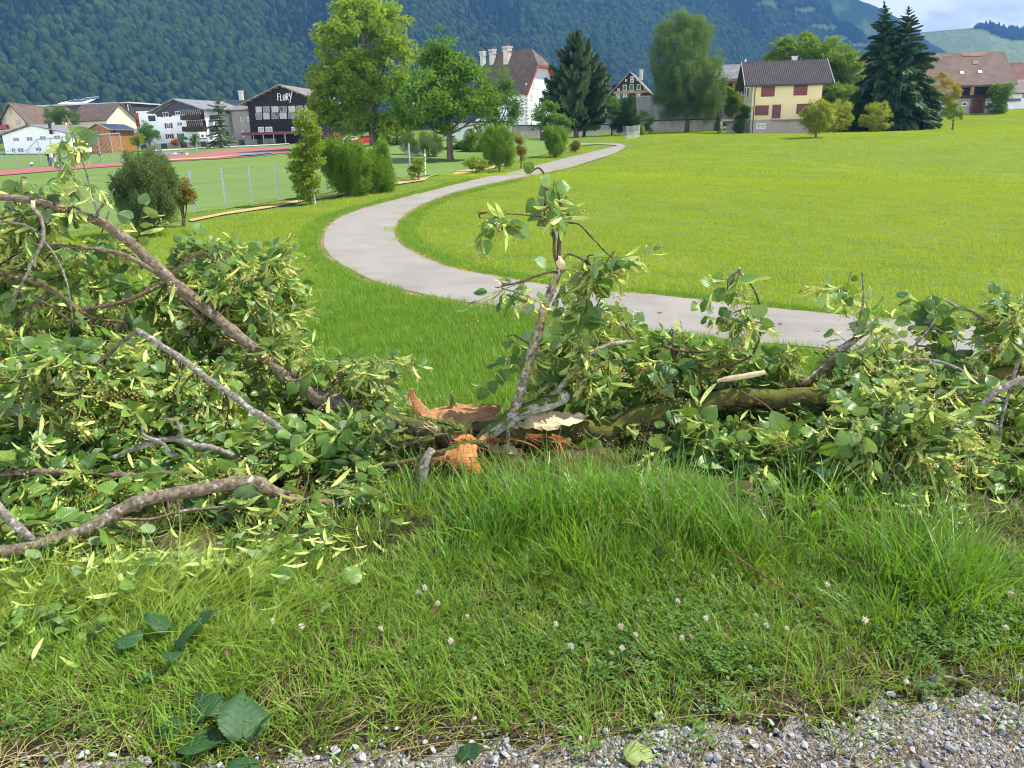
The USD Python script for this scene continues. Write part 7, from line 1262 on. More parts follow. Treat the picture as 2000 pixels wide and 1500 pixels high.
# torn wood and bark of the break
for nm, m_, pts, th, sd, bu, lab in (
    ('bark_plate', W_tan, [(804, 808, 4.02), (850, 798, 4.05), (905, 792, 4.08), (980, 793, 4.1), (970, 808, 4.02), (955, 824, 3.96), (905, 826, 3.94), (860, 820, 3.95)], 0.012, 1, 0.015, 'orange brown plate of torn inner bark'),
    ('bark_plate', W_tan, [(795, 775, 4.05), (808, 760, 4.06), (812, 778, 4.05), (838, 806, 4.02), (818, 812, 4.0), (800, 796, 4.03)], 0.014, 2, 0.01, None),
    ('wood_plate', W_cream, [(1000, 836, 3.9), (1030, 815, 3.95), (1075, 804, 4.0), (1110, 808, 4.0), (1150, 812, 4.0), (1120, 828, 3.93), (1080, 840, 3.88), (1030, 838, 3.86)], 0.012, 3, 0.02, 'pale cream sheet of split wood'),
    ('wood_plate', W_orange, [(880, 855, 3.72), (915, 852, 3.74), (950, 856, 3.76), (928, 872, 3.72), (900, 868, 3.7)], 0.02, 4, 0.01, None),
    ('wood_plate', W_cream, [(935, 868, 3.86), (985, 872, 3.86), (1018, 880, 3.84), (1024, 890, 3.82), (975, 886, 3.82)], 0.02, 5, 0.0, None)):
    v, f, u = sheet(pts, th, seed=sd, bulge=bu); obj(nm, (v, f), m_, t, uv=u, label=lab)
br = limb([(560, 905, 3.75, 6), (640, 895, 3.76, 8), (720, 880, 3.78, 9), (790, 868, 3.8, 9), (850, 862, 3.82, 8)], sides=9, rough=0.15, seed=90)
limb([(575, 945, 3.5, 4), (650, 935, 3.5, 5), (720, 915, 3.52, 6), (800, 900, 3.55, 6), (870, 880, 3.6, 5)], sides=8, rough=0.15, seed=91, mb=br); limb([(590, 800, 4.2, 7), (640, 822, 4.15, 9), (700, 850, 4.0, 9), (760, 872, 3.9, 8)], sides=9, rough=0.15, seed=92, mb=br)
limb([(735, 900, 3.6, 3), (790, 870, 3.65, 3.5), (850, 850, 3.7, 3), (900, 846, 3.74, 2)], sides=6, seed=93, mb=br); limb([(880, 800, 4.05, 4), (884, 780, 4.05, 4), (880, 768, 4.05, 2)], sides=6, seed=94, mb=br); knots(br, 3, 90); obj('branch', br, B_trunk, t, smooth=True)
for px, py, d_, dx, dy, n_, ln, r_, sd, m_ in ((900, 850, 3.78, 60, -12, 16, 0.10, 0.03, 20, W_tan), (845, 838, 3.88, -40, -16, 12, 0.08, 0.025, 21, W_cream), (960, 862, 3.8, 50, 6, 14, 0.09, 0.022, 22, W_orange), (1040, 852, 3.84, 70, 10, 14, 0.11, 0.018, 23, W_orange), (880, 905, 3.55, 40, 30, 16, 0.06, 0.03, 24, W_orange), (960, 800, 4.06, 50, -6, 12, 0.08, 0.02, 25, W_tan), (840, 905, 3.55, -50, 16, 10, 0.12, 0.02, 26, W_tan)):
    obj('splinters', splinters(at(px, py, d_), at(px + dx, py + dy, d_) - at(px, py, d_), n_, ln, r_, sd, 0.3), m_, t, kind='stuff')
_g = np.random.default_rng(95)
for k in range(26):   # long fibres hanging and sticking out of the break
    px, py, d_ = [(890, 868, 3.7), (930, 866, 3.72), (1000, 858, 3.82), (1085, 860, 3.82), (1098, 868, 3.8), (860, 905, 3.54), (905, 905, 3.52), (830, 850, 3.86)][k % 8]; p = at(px + _g.normal(0, 10), py + _g.normal(0, 5), d_); d = CR * _g.normal(0.3, 0.8) + np.array([0, -0.5, _g.normal(-0.1, 0.5)]); d /= np.linalg.norm(d); L_ = _g.uniform(0.06, 0.2)
    q = spline([p - d * 0.03, p + d * L_ * 0.5 + [0, 0, 0.01], p + d * L_ + [0, 0, -L_ * _g.uniform(0.1, 0.8)]], seg=4); r_ = _g.uniform(0.0018, 0.005); obj('torn_fibre', MB().tube(q, np.linspace(r_, r_ * 0.3, len(q)), 5, True, 0.3, k), (W_orange, W_tan, W_orange, W_yellow)[k % 4], t)
obj('splinters', splinters(at(800, 785, 4.04), at(806, 750, 4.05) - at(800, 790, 4.03), 7, 0.055, 0.016, 1), W_cream, t, kind='stuff')
obj('splinters', splinters(at(1085, 856, 3.84), at(1122, 858, 3.82) - at(1060, 845, 3.86), 12, 0.075, 0.02, 2), W_orange, t, kind='stuff')
obj('splinters', splinters(at(1096, 872, 3.82), np.array([0, -0.1, -1.0]), 8, 0.07, 0.018, 5), W_orange, t, kind='stuff')
obj('splinters', splinters(at(900, 862, 3.72), at(955, 852, 3.72) - at(900, 866, 3.72), 12, 0.06, 0.022, 3), W_orange, t, kind='stuff')
obj('splinters', splinters(at(1015, 884, 3.82), at(1035, 888, 3.82) - at(1000, 880, 3.82), 9, 0.035, 0.02, 4), W_tan, t, kind='stuff')
foliage(t, mass([(1135, 705, 4.3, 105, 66, 0.2, 56), (1330, 722, 4.45, 130, 46, 0.24, 80), (1480, 716, 4.45, 100, 44, 0.2, 52), (1222, 630, 4.5, 14, 30, 0.08, 4), (1300, 655, 4.55, 40, 16, 0.16, 7), (1436, 556, 4.2, 22, 22, 0.04, 4), (1440, 620, 4.25, 36, 30, 0.08, 7)], 1), lg.line + lg2.line + sh.line + lg6.line + lg7.line, 1)
foliage_right = piece('leafy_branch', 'leafy branch standing above the mossy log, right of the yellow lichened fork')
rb = limb([(1690, 742, 4.3, 6), (1720, 720, 4.3, 5), (1760, 700, 4.35, 4), (1800, 660, 4.4, 3), (1830, 620, 4.4, 2)], sides=7, seed=14); obj('branch', rb, B_grey, foliage_right, smooth=True)
rb2 = limb([(1948, 664, 4.5, 3.5), (1935, 642, 4.5, 3.5), (1905, 613, 4.5, 3.5), (1870, 600, 4.5, 3), (1842, 584, 4.5, 2)], sides=6, seed=15); obj('branch', rb2, B_grey, foliage_right, smooth=True)
rb3 = limb([(1760, 705, 4.0, 2), (1800, 702, 4.0, 3), (1850, 712, 4.0, 4), (1900, 738, 3.95, 4.5), (1940, 766, 3.9, 5)], sides=7, seed=16); obj('branch', rb3, B_grey, foliage_right, smooth=True)
foliage(foliage_right, mass([(1690, 712, 4.35, 70, 30, 0.2, 30), (1645, 568, 4.35, 14, 20, 0.04, 3), (1712, 640, 4.35, 22, 26, 0.06, 5), (1835, 625, 4.5, 28, 36, 0.06, 8), (1850, 700, 4.5, 50, 20, 0.1, 8), (1978, 640, 4.5, 30, 70, 0.18, 30), (1820, 745, 4.25, 100, 30, 0.2, 30)], 2), lg3.line + rb.line + rb2.line + rb3.line + lg4.line, 2)

# --- the thin stem that still stands, broken at the top
t = piece('standing_stem', 'thin upright lime stem with yellow lichen, snapped near its top', 'stem')
ss = limb([(1002, 806, 3.9, 13), (1016, 768, 3.9, 11.5), (1030, 722, 3.9, 11), (1048, 660, 3.9, 10.5), (1066, 594, 3.9, 10), (1084, 546, 3.9, 9.5), (1098, 520, 3.9, 8)], sides=12, rough=0.08, seed=17); obj('stem', ss, B_lich, t, smooth=True)
tp = limb([(1096, 526, 3.9, 7), (1092, 500, 3.9, 5), (1093, 465, 3.9, 4.5), (1097, 430, 3.9, 4), (1094, 395, 3.9, 3.2), (1086, 362, 3.9, 2.5)], sides=8, seed=18)
limb([(1090, 520, 3.88, 5), (1083, 495, 3.88, 4), (1080, 455, 3.9, 2.6), (1064, 420, 3.9, 2.3), (1066, 380, 3.9, 2.5), (1064, 345, 3.9, 2.4), (1052, 328, 3.9, 2), (1038, 336, 3.9, 1.2)], sides=7, seed=19, mb=tp)
limb([(1097, 437, 3.9, 2.5), (1115, 436, 3.9, 2.3), (1133, 440, 3.9, 2), (1156, 464, 3.9, 2), (1178, 488, 3.9, 1.8), (1200, 508, 3.9, 1)], sides=6, seed=20, mb=tp)
limb([(1094, 452, 3.9, 2.2), (1076, 436, 3.9, 2), (1060, 424, 3.85, 1.8), (1030, 420, 3.8, 1.7), (985, 417, 3.75, 1.5), (930, 414, 3.7, 1)], sides=6, seed=21, mb=tp)
limb([(1094, 400, 3.9, 2.4), (1100, 394, 3.9, 2.2), (1108, 382, 3.9, 1.5)], sides=6, seed=22, mb=tp)
limb([(1094, 532, 3.9, 3.5), (1075, 531, 3.85, 3), (1052, 538, 3.8, 2.5), (1010, 552, 3.75, 2), (970, 562, 3.7, 1.2)], sides=6, seed=23, mb=tp)
limb([(1098, 512, 3.9, 3), (1110, 496, 3.95, 2.5), (1140, 508, 4.0, 2), (1165, 530, 4.0, 1.2)], sides=6, seed=24, mb=tp)
obj('branch', tp, B_twig, t, smooth=True)
v, f, u = sheet([(1088, 520, 3.87), (1090, 500, 3.87), (1096, 500, 3.87), (1104, 516, 3.86), (1104, 524, 3.86), (1096, 526, 3.86)], 0.01, seed=8, cell=4); obj('split_wood', (v, f), W_cream, t, uv=u)
obj('splinters', splinters(at(1098, 520, 3.88), np.array([0.1, 0, 1.0]), 8, 0.05, 0.012, 6), W_cream, t, kind='stuff')
foliage(t, mass([(1145, 555, 4.0, 50, 40, 0.08, 9), (1150, 605, 4.05, 45, 36, 0.1, 6), (1185, 505, 3.98, 24, 24, 0.05, 3), (1000, 566, 3.75, 40, 14, 0.04, 3), (965, 425, 3.72, 26, 10, 0.03, 2), (1066, 395, 3.95, 14, 34, 0.03, 2), (1010, 690, 4.05, 30, 24, 0.08, 3)], 3), ss.line + tp.line, 3, twigs=0.5)
for k, (x, y, s, a) in enumerate(((1086, 364, 0.085, 0.1), (1058, 345, 0.07, -0.9), (1045, 392, 0.075, -2.2), (1040, 332, 0.06, 2.6), (1072, 372, 0.06, -1.2))):
    d = CR * math.cos(a) + CU * math.sin(a); Mx = np.eye(4); R = frame(d, 0.4, up=-CF); Mx[:3, :3] = (R * s).T; Mx[3, :3] = at(x, y, 3.86); v, f, u = LEAF[k]; obj('leaf', (v, f), M_leaf, t, uv=u, matrix=Mx, smooth=True)

# --- left side: limbs of the crown that came down
t = piece('broken_limb', 'long arching lime limb rising from the torn trunk over the leafy heap to the left', 'limb')
al = limb([(700, 806, 4.15, 19), (655, 790, 4.22, 20), (610, 768, 4.3, 17), (560, 735, 4.38, 13), (520, 700, 4.42, 13), (440, 635, 4.5, 12.5), (350, 560, 4.55, 12), (285, 500, 4.55, 11.5), (205, 440, 4.5, 11), (110, 402, 4.4, 9.5), (45, 388, 4.3, 8), (-70, 384, 4.2, 7)], sides=12, rough=0.12, seed=30); knots(al, 7, 30, 0.4, 0.9); obj('limb', al, B_limb, t, smooth=True)
a2 = limb([(400, 632, 4.5, 5), (372, 598, 4.55, 6), (348, 568, 4.55, 6), (315, 541, 4.55, 6), (273, 513, 4.5, 5.5), (224, 492, 4.45, 5), (140, 482, 4.4, 4), (60, 478, 4.35, 3)], sides=8, seed=31); obj('branch', a2, B_limb, t, smooth=True)
a3 = limb([(190, 428, 4.48, 4.5), (190, 414, 4.48, 3.5), (182, 385, 4.5, 3), (168, 335, 4.5, 2.5), (152, 285, 4.5, 2.2), (138, 245, 4.5, 1.8), (128, 225, 4.5, 1.2)], sides=6, seed=32)
limb([(190, 414, 4.48, 3), (204, 396, 4.48, 3), (223, 369, 4.48, 2.4)], sides=6, seed=33, mb=a3); obj('branch', a3, B_grey, t, smooth=True)
a4 = limb([(63, 392, 4.3, 3.5), (64, 404, 4.28, 4), (80, 425, 4.25, 4), (84, 468, 4.2, 4), (62, 515, 4.15, 3.2), (40, 560, 4.1, 2.8), (20, 600, 4.1, 1.5)], sides=7, seed=34)
limb([(84, 468, 4.2, 3), (108, 500, 4.2, 2.6), (130, 550, 4.2, 2.2), (140, 610, 4.2, 1.6), (142, 640, 4.2, 1)], sides=6, seed=35, mb=a4)
limb([(84, 462, 4.22, 2.6), (50, 440, 4.25, 2.2), (0, 432, 4.3, 1.8), (-40, 430, 4.3, 1.2)], sides=6, seed=36, mb=a4); obj('branch', a4, B_grey, t, smooth=True)
v, f, u = sheet([(60, 392, 4.26), (66, 392, 4.26), (68, 406, 4.25), (62, 406, 4.25)], 0.008, seed=9, cell=4); obj('split_wood', (v, f), W_cream, t, uv=u)
a5 = limb([(405, 690, 4.45, 2), (440, 668, 4.45, 2.5), (490, 680, 4.45, 3), (540, 712, 4.42, 3.5)], sides=6, seed=37); obj('branch', a5, B_twig, t, smooth=True)
foliage(t, mass([(450, 560, 5.0, 125, 105, 0.36, 150), (490, 640, 4.9, 95, 110, 0.3, 70), (460, 770, 4.55, 160, 110, 0.3, 110), (330, 620, 4.9, 90, 90, 0.3, 36), (690, 745, 4.45, 95, 85, 0.22, 62), (60, 430, 4.5, 100, 40, 0.2, 22), (150, 275, 4.5, 8, 20, 0.02, 2), (160, 360, 4.5, 30, 14, 0.06, 3), (40, 372, 4.5, 60, 14, 0.1, 6), (225, 475, 4.75, 60, 40, 0.16, 12)], 4), al.line + a2.line + a3.line + a4.line + a5.line, 4)
t = piece('broken_limb', 'dark drooping limb at the left edge under the arching limb, buried in leaves', 'limb')
dl = limb([(-60, 515, 4.3, 9), (0, 528, 4.3, 9), (60, 545, 4.3, 8.5), (110, 570, 4.3, 8), (150, 604, 4.3, 7), (190, 620, 4.35, 5), (240, 630, 4.4, 3.5)], sides=9, seed=40); obj('limb', dl, B_trunk, t, smooth=True)
d2 = limb([(60, 580, 4.2, 2.5), (105, 600, 4.2, 3), (140, 628, 4.15, 2.6), (200, 640, 4.2, 2)], sides=6, seed=41)
limb([(150, 606, 4.3, 6), (240, 590, 4.4, 5), (300, 562, 4.5, 5), (320, 556, 4.55, 4)], sides=7, seed=42, mb=d2); obj('branch', d2, B_twig, t, smooth=True)
foliage(t, mass([(100, 560, 4.65, 150, 110, 0.3, 84), (40, 690, 4.3, 110, 80, 0.25, 50), (200, 690, 4.4, 110, 60, 0.25, 46), (270, 580, 4.7, 70, 60, 0.2, 20)], 5), dl.line + d2.line, 5)
t = piece('broken_limb', 'thin grey straight limb slanting down across the leaf heap, side twig at its upper end', 'limb')
ml = limb([(264, 642, 4.0, 4), (272, 647, 4.0, 6), (294, 662, 3.95, 7), (350, 697, 3.9, 7), (402, 737, 3.85, 7), (455, 774, 3.8, 7), (492, 802, 3.75, 7.5), (542, 834, 3.7, 7.5), (586, 872, 3.65, 7)], sides=9, rough=0.08, seed=45); knots(ml, 6, 45, 0.45, 0.8); obj('limb', ml, B_grey, t, smooth=True)
m2_ = limb([(270, 645, 4.0, 4), (225, 678, 3.98, 4), (175, 722, 3.95, 3.5), (120, 750, 3.95, 2.5)], sides=7, seed=46); obj('branch', m2_, B_limb, t, smooth=True)
foliage(t, mass([(150, 765, 4.05, 180, 105, 0.28, 130), (330, 790, 4.1, 120, 80, 0.2, 50), (460, 850, 4.05, 110, 50, 0.16, 34)], 6), ml.line + m2_.line, 6)
t = piece('broken_limb', 'thick bent grey limb lying lowest in front of the leaf heap at left', 'limb')
ll = limb([(-80, 1084, 2.72, 13), (0, 1077, 2.76, 13), (70, 1062, 2.8, 13.5), (140, 1047, 2.85, 14), (182, 1030, 2.88, 14.5), (217, 1008, 2.92, 15), (250, 990, 2.96, 14.5), (297, 976, 3.0, 14), (350, 966, 3.05, 14), (420, 953, 3.1, 14.5), (490, 943, 3.15, 15), (526, 956, 3.18, 15.5), (562, 974, 3.2, 15), (612, 984, 3.22, 13.5), (665, 989, 3.24, 12), (712, 991, 3.26, 11.5)], sides=14, rough=0.10, seed=50); knots(ll, 6, 50, 0.4, 0.5); obj('limb', ll, B_limb, t, smooth=True)
l2 = limb([(-30, 960, 2.9, 10), (0, 992, 2.88, 10), (30, 1026, 2.85, 9.5), (66, 1056, 2.82, 8)], sides=9, seed=51); limb([(40, 1070, 2.78, 7), (0, 1092, 2.75, 7), (-40, 1104, 2.72, 7)], sides=8, seed=52, mb=l2); obj('branch', l2, B_grey, t, smooth=True)
l3 = limb([(231, 1014, 3.05, 3), (294, 1014, 3.08, 3.5), (350, 1000, 3.12, 3.5), (437, 991, 3.16, 4), (536, 985, 3.2, 4.5)], sides=7, seed=53); obj('branch', l3, B_limb, t, smooth=True)
obj('splinters', splinters(at(545, 984, 3.12), at(560, 990, 3.12) - at(530, 978, 3.12), 9, 0.03, 0.012, 7), W_orange, t, kind='stuff')
obj('splinters', splinters(at(158, 1056, 2.8), at(172, 1060, 2.8) - at(150, 1056, 2.8), 6, 0.025, 0.006, 8), W_orange, t, kind='stuff')
foliage(t, mass([(130, 985, 3.62, 170, 40, 0.2, 64), (150, 950, 3.95, 180, 40, 0.16, 40), (400, 920, 3.85, 150, 50, 0.16, 46), (390, 1035, 3.45, 140, 26, 0.12, 34), (120, 1110, 2.95, 170, 45, 0.12, 24), (600, 1030, 3.62, 80, 26, 0.08, 16), (560, 1060, 3.2, 110, 24, 0.1, 14)], 7), ll.line + l2.line + l3.line, 7)
t = piece('broken_branch', 'level shaded branch lying over the heap just above the thick bent limb')
hb = limb([(-40, 930, 3.5, 6), (30, 924, 3.5, 7), (75, 921, 3.5, 8), (175, 925, 3.5, 8), (297, 928, 3.52, 8), (385, 921, 3.55, 8), (470, 914, 3.6, 8), (520, 905, 3.65, 6)], sides=9, rough=0.1, seed=55); knots(hb, 4, 55); obj('branch', hb, B_limb, t, smooth=True)
h2 = limb([(148, 937, 3.48, 6), (105, 974, 3.4, 6), (66, 1004, 3.3, 5)], sides=7, seed=56); obj('branch', h2, B_twig, t, smooth=True)
foliage(t, mass([(60, 865, 3.95, 110, 40, 0.14, 36), (260, 880, 3.95, 130, 30, 0.12, 30)], 8), hb.line + h2.line, 8)
t = piece('broken_branch', 'short forked branch with a crooked bend in the middle of the leaf heap')
fb = limb([(222, 893, 3.55, 4), (255, 880, 3.55, 5), (297, 866, 3.56, 6), (343, 858, 3.58, 6.5), (385, 870, 3.6, 7), (420, 877, 3.62, 7), (470, 896, 3.65, 7)], sides=9, seed=58)
limb([(352, 862, 3.58, 4), (354, 846, 3.58, 4), (346, 824, 3.58, 3.5), (322, 818, 3.6, 2.5)], sides=7, seed=59, mb=fb)
limb([(350, 888, 3.58, 5), (335, 885, 3.57, 5), (318, 866, 3.56, 5), (282, 850, 3.55, 4), (277, 832, 3.55, 3)], sides=7, seed=60, mb=fb); obj('branch', fb, B_grey, t, smooth=True)
foliage(t, mass([(680, 880, 3.75, 70, 70, 0.16, 34), (590, 880, 3.7, 90, 50, 0.16, 30), (675, 920, 3.55, 46, 50, 0.06, 13), (700, 830, 3.85, 60, 30, 0.1, 12), (690, 1015, 3.2, 20, 22, 0.03, 3)], 9), fb.line, 9, twigs=0.1)
# --- the broken pieces right of the heap
t = piece('broken_branch', 'splintered branch end with an orange torn face below the torn trunk')
e1 = limb([(944, 864, 3.70, 6), (920, 868, 3.68, 8), (880, 882, 3.66, 9), (840, 898, 3.64, 8), (790, 915, 3.62, 7), (730, 925, 3.62, 6)], sides=9, rough=0.15, seed=61); obj('branch', e1, B_trunk, t, smooth=True)
e2 = limb([(905, 905, 3.62, 13), (880, 914, 3.6, 15), (840, 922, 3.6, 15), (790, 932, 3.6, 15), (740, 940, 3.62, 14), (700, 948, 3.65, 12)], sides=12, rough=0.15, seed=62); obj('branch', e2, B_trunk, t, smooth=True)
v, f, u = sheet([(876, 890, 3.56), (900, 874, 3.58), (932, 876, 3.58), (928, 902, 3.54), (942, 926, 3.52), (914, 924, 3.5), (886, 912, 3.52)], 0.03, seed=10, cell=5, bulge=0.03); obj('torn_face', (v, f), W_orange, t, uv=u)
obj('splinters', splinters(at(908, 900, 3.56), at(935, 912, 3.5) - at(895, 895, 3.58), 26, 0.035, 0.035, 9, 0.4), W_yellow, t, kind='stuff')
v, f, u = sheet([(828, 940, 3.62), (860, 936, 3.6), (872, 950, 3.58), (864, 966, 3.57), (835, 962, 3.58), (815, 955, 3.6)], 0.015, seed=11, cell=6); obj('torn_face', (v, f), W_yellow, t, uv=u)
v, f, u = sheet([(800, 905, 3.6), (850, 890, 3.6), (890, 880, 3.62), (880, 893, 3.59), (840, 906, 3.58)], 0.012, seed=12, cell=6); obj('torn_face', (v, f), W_tan, t, uv=u)
st_ = limb([(900, 990, 3.5, 16), (897, 960, 3.55, 15), (893, 925, 3.6, 13), (888, 905, 3.62, 10)], sides=12, rough=0.25, seed=63); obj('stump', st_, B_moss, t, smooth=True)
t = piece('broken_piece', 'short debarked stick leaning upright against the splintered branch end', 'stick')
lp = limb([(843, 878, 3.5, 9), (832, 898, 3.46, 10), (826, 930, 3.42, 10.5), (822, 965, 3.38, 10.5), (818, 1000, 3.34, 10)], sides=12, rough=0.07, seed=64); knots(lp, 3, 64, 0.35, 0.5); obj('stick', lp, B_grey, t, smooth=True)
obj('splinters', splinters(at(818, 1000, 3.34), np.array([0, 0, -1.0]), 8, 0.012, 0.016, 10), W_orange, t, kind='stuff')
t = piece('broken_branch', 'brown branch lying flat under the leaning stick, its torn end in the grass')
fb2 = limb([(690, 990, 3.32, 10), (740, 990, 3.3, 10), (790, 996, 3.26, 11), (840, 996, 3.24, 11.5), (880, 994, 3.22, 10), (905, 995, 3.2, 6)], sides=11, rough=0.14, seed=65); obj('branch', fb2, B_limb, t, smooth=True)
obj('splinters', splinters(at(900, 995, 3.2), at(930, 992, 3.2) - at(880, 995, 3.2), 10, 0.05, 0.014, 11), W_tan, t, kind='stuff')
t = piece('bark_strip', 'curled orange strip of torn bark hanging into the grass below the lying branch', 'bark strip')
bs = limb([(876, 1006, 3.2, 5), (877, 1036, 3.14, 6), (888, 1062, 3.1, 6), (906, 1076, 3.05, 4)], sides=7, rough=0.2, seed=66); obj('strip', bs, W_orange, t, smooth=True)

# --- right edge: limbs in front of the mossy log
t = piece('broken_limb', 'dark thick limb at the right edge with a hanging cluster of pale bracts before it', 'limb')
r1_ = limb([(1800, 826, 3.65, 7), (1840, 842, 3.6, 10), (1888, 866, 3.55, 11.5), (1940, 892, 3.5, 11.5), (2000, 924, 3.45, 12), (2080, 965, 3.4, 12)], sides=11, rough=0.12, seed=70); obj('limb', r1_, B_trunk, t, smooth=True)
foliage(t, mass([(1745, 885, 3.5, 115, 110, 0.24, 120), (1730, 810, 3.65, 100, 50, 0.16, 44), (1930, 890, 3.75, 100, 110, 0.2, 70), (1960, 960, 3.45, 80, 50, 0.12, 24), (1790, 965, 3.4, 100, 40, 0.12, 24)], 10), r1_.line, 10, twigs=0.2)
t = piece('broken_branch', 'smooth grey forked branch arching down at the right edge over the dark limb')
g1 = limb([(1778, 852, 3.45, 3), (1820, 850, 3.45, 4), (1850, 834, 3.45, 5), (1888, 832, 3.47, 6), (1912, 800, 3.5, 6.5), (1940, 768, 3.52, 7), (1980, 748, 3.55, 8), (2060, 725, 3.6, 8)], sides=9, seed=71)
limb([(1888, 834, 3.46, 4), (1878, 848, 3.44, 3), (1877, 866, 3.42, 2.5), (1886, 892, 3.4, 1.5)], sides=6, seed=72, mb=g1)
limb([(1893, 838, 3.46, 4), (1920, 868, 3.44, 3.5), (1932, 904, 3.42, 3), (1936, 956, 3.4, 2.5)], sides=6, seed=73, mb=g1)
limb([(1990, 700, 3.6, 4), (1970, 770, 3.55, 4), (1956, 820, 3.5, 3.5), (1952, 876, 3.46, 3)], sides=6, seed=74, mb=g1); obj('branch', g1, B_grey, t, smooth=True)
foliage(t, mass([(1850, 790, 3.8, 90, 50, 0.12, 24), (1985, 800, 3.8, 40, 60, 0.12, 16)], 11), g1.line, 11)
t = piece('leafy_branch', 'shaded leafy branch lying in the dark below the mossy log')
u1 = limb([(1440, 830, 4.0, 6), (1520, 850, 3.95, 6), (1600, 880, 3.9, 5), (1680, 910, 3.85, 4)], sides=7, seed=75); limb([(1270, 870, 3.95, 4), (1360, 900, 3.85, 4), (1460, 915, 3.8, 3)], sides=6, seed=76, mb=u1); obj('branch', u1, B_trunk, t, smooth=True)
foliage(t, mass([(1420, 870, 4.2, 180, 50, 0.16, 100), (1600, 870, 4.15, 120, 60, 0.16, 80), (1540, 945, 3.7, 130, 40, 0.16, 54), (1250, 875, 4.2, 110, 40, 0.1, 40), (1380, 930, 3.75, 100, 25, 0.1, 20)], 12), u1.line, 12)
t = piece('fallen_branch', 'bare brown branch lying in the grass in front of the bract cluster at right')
lb = limb([(1512, 1004, 3.08, 3), (1536, 994, 3.08, 6), (1600, 990, 3.08, 7), (1720, 998, 3.06, 7), (1840, 1008, 3.04, 6.5), (1960, 1002, 3.06, 4)], sides=8, rough=0.1, seed=77); knots(lb, 5, 77); obj('branch', lb, B_limb, t, smooth=True)
t = piece('branch_stub', 'short crooked stub with yellow lichen stuck in the grass under the bare brown branch', 'branch stub')
sb_ = limb([(1634, 1008, 3.16, 5), (1636, 1030, 3.12, 8), (1655, 1042, 3.08, 9), (1682, 1048, 3.05, 7)], sides=9, rough=0.15, seed=78); obj('stub', sb_, B_lich, t, smooth=True)
t = piece('split_stick', 'pale freshly split stick lying among leaves on the mossy log', 'stick')
ps = limb([(1400, 744, 4.02, 4), (1432, 738, 4.0, 6), (1465, 732, 3.98, 6.5), (1494, 726, 3.98, 5)], sides=8, rough=0.1, seed=79); obj('stick', ps, W_cream, t, smooth=True)
t = piece('hanging_twig', 'thin reddish twig hanging in an arc from the mossy log', 'twig')
rt = limb([(1446, 764, 4.0, 2.2), (1496, 792, 3.95, 2.2), (1532, 832, 3.9, 2), (1548, 864, 3.86, 1.8), (1550, 902, 3.84, 1.2)], sides=6, seed=80); obj('twig', rt, B_red, t, smooth=True)
print('shoots', TOTAL[0])
# ------------------------------------------------------------------ loose leaves and twigs on the near ground
FINE = [leaf_shape(s, True) for s in (71, 72, 73, 74)]
def loose(parent, px, py, size, az, tilt, roll, m, k, lift=0.02, name='leaf'):
    """a leaf whose blade starts at the ground below a pixel"""
    b = gp(px, py) + [0, 0, lift]; d = np.array([math.cos(az) * math.cos(tilt), math.sin(az) * math.cos(tilt), math.sin(tilt)]); R = frame(d, roll); v, f, u = FINE[k % 4]
    Mx = np.eye(4); Mx[:3, :3] = (R * size).T; Mx[3, :3] = b; return obj(name, (v, f), m, parent, uv=u, matrix=Mx, smooth=True)
t = thing('leafy_twig', 'fallen twig with big dark green lime leaves on the gravel edge at bottom left', 'twig', Z0)
c = gp(470, 1455) + [0, 0, 0.03]
m = MB().tube(spline([gp(560, 1440) + [0, 0, 0.012], gp(510, 1462) + [0, 0, 0.02], c, gp(420, 1440) + [0, 0, 0.03]], seg=5), np.linspace(0.0025, 0.0015, 16), 6); obj('stem', m, B_twig, t, smooth=True)
for a in ((478, 1460, 0.150, 1.75, 0.55, -0.5, 0), (405, 1420, 0.115, 2.2, 0.2, 0.3, 1), (360, 1478, 0.125, 0.2, 0.12, 0.2, 2), (350, 1445, 0.07, 3.0, 0.1, 0.4, 3), (475, 1500, 0.09, -0.9, -0.1, 0.3, 1), (492, 1470, 0.09, 1.1, 0.7, 0.9, 3)): loose(t, *a[:6], M_bigleaf, a[6], 0.035)
t = thing('leafy_twig', 'small sprig of glossy dark leaves caught in the pale flattened grass', 'twig', Z0)
for a in ((335, 1262, 0.10, 2.7, 0.5, -0.4, 1), (385, 1262, 0.10, 0.5, 0.6, 0.2, 2), (358, 1300, 0.105, 1.3, 0.7, 0.6, 0), (275, 1288, 0.09, 3.0, 0.1, 0.1, 3), (345, 1310, 0.06, -1.2, 0.3, 0.2, 3)): loose(t, *a[:6], M_bigleaf, a[6], 0.07)
obj('stem', MB().tube(spline([gp(345, 1320), gp(350, 1290) + [0, 0, 0.06], gp(362, 1270) + [0, 0, 0.09]], seg=4), 0.0016, 5), M_stalk, t)
for px, py, s, az, ti, ro, mm, k, lab in ((918, 1494, 0.075, 1.6, 0.08, 0.2, M_bigleaf, 0, 'single dark green lime leaf lying on the gravel at the bottom edge'), (1252, 1500, 0.085, 1.75, 0.06, -0.1, M_yleaf, 1, 'yellow green lime leaf lying flat on the gravel'),
        (1895, 1350, 0.075, 2.8, 0.3, -0.6, M_leaf2, 2, 'pale rolled leaf at the grass edge above the gravel, bottom right'), (272, 1350, 0.075, 1.3, 0.2, 0.2, M_bigleaf, 3, 'bluish green leaf lying below the sprig of glossy leaves')):
    o = loose(None, px, py, s, az, ti, ro, mm, k, 0.025, 'fallen_leaf'); tag(o, lab, 'leaf')
def ground_twig(rows, r, m, lab, name='fallen_twig'):
    p = np.array([gp(a, b) + [0, 0, c] for a, b, c in rows]); q = spline(p, seg=5); o = obj(name, MB().tube(q, np.linspace(r, r * 0.5, len(q)), 6, True, 0.15, 3), m, None, smooth=True); return tag(o, lab, 'twig')
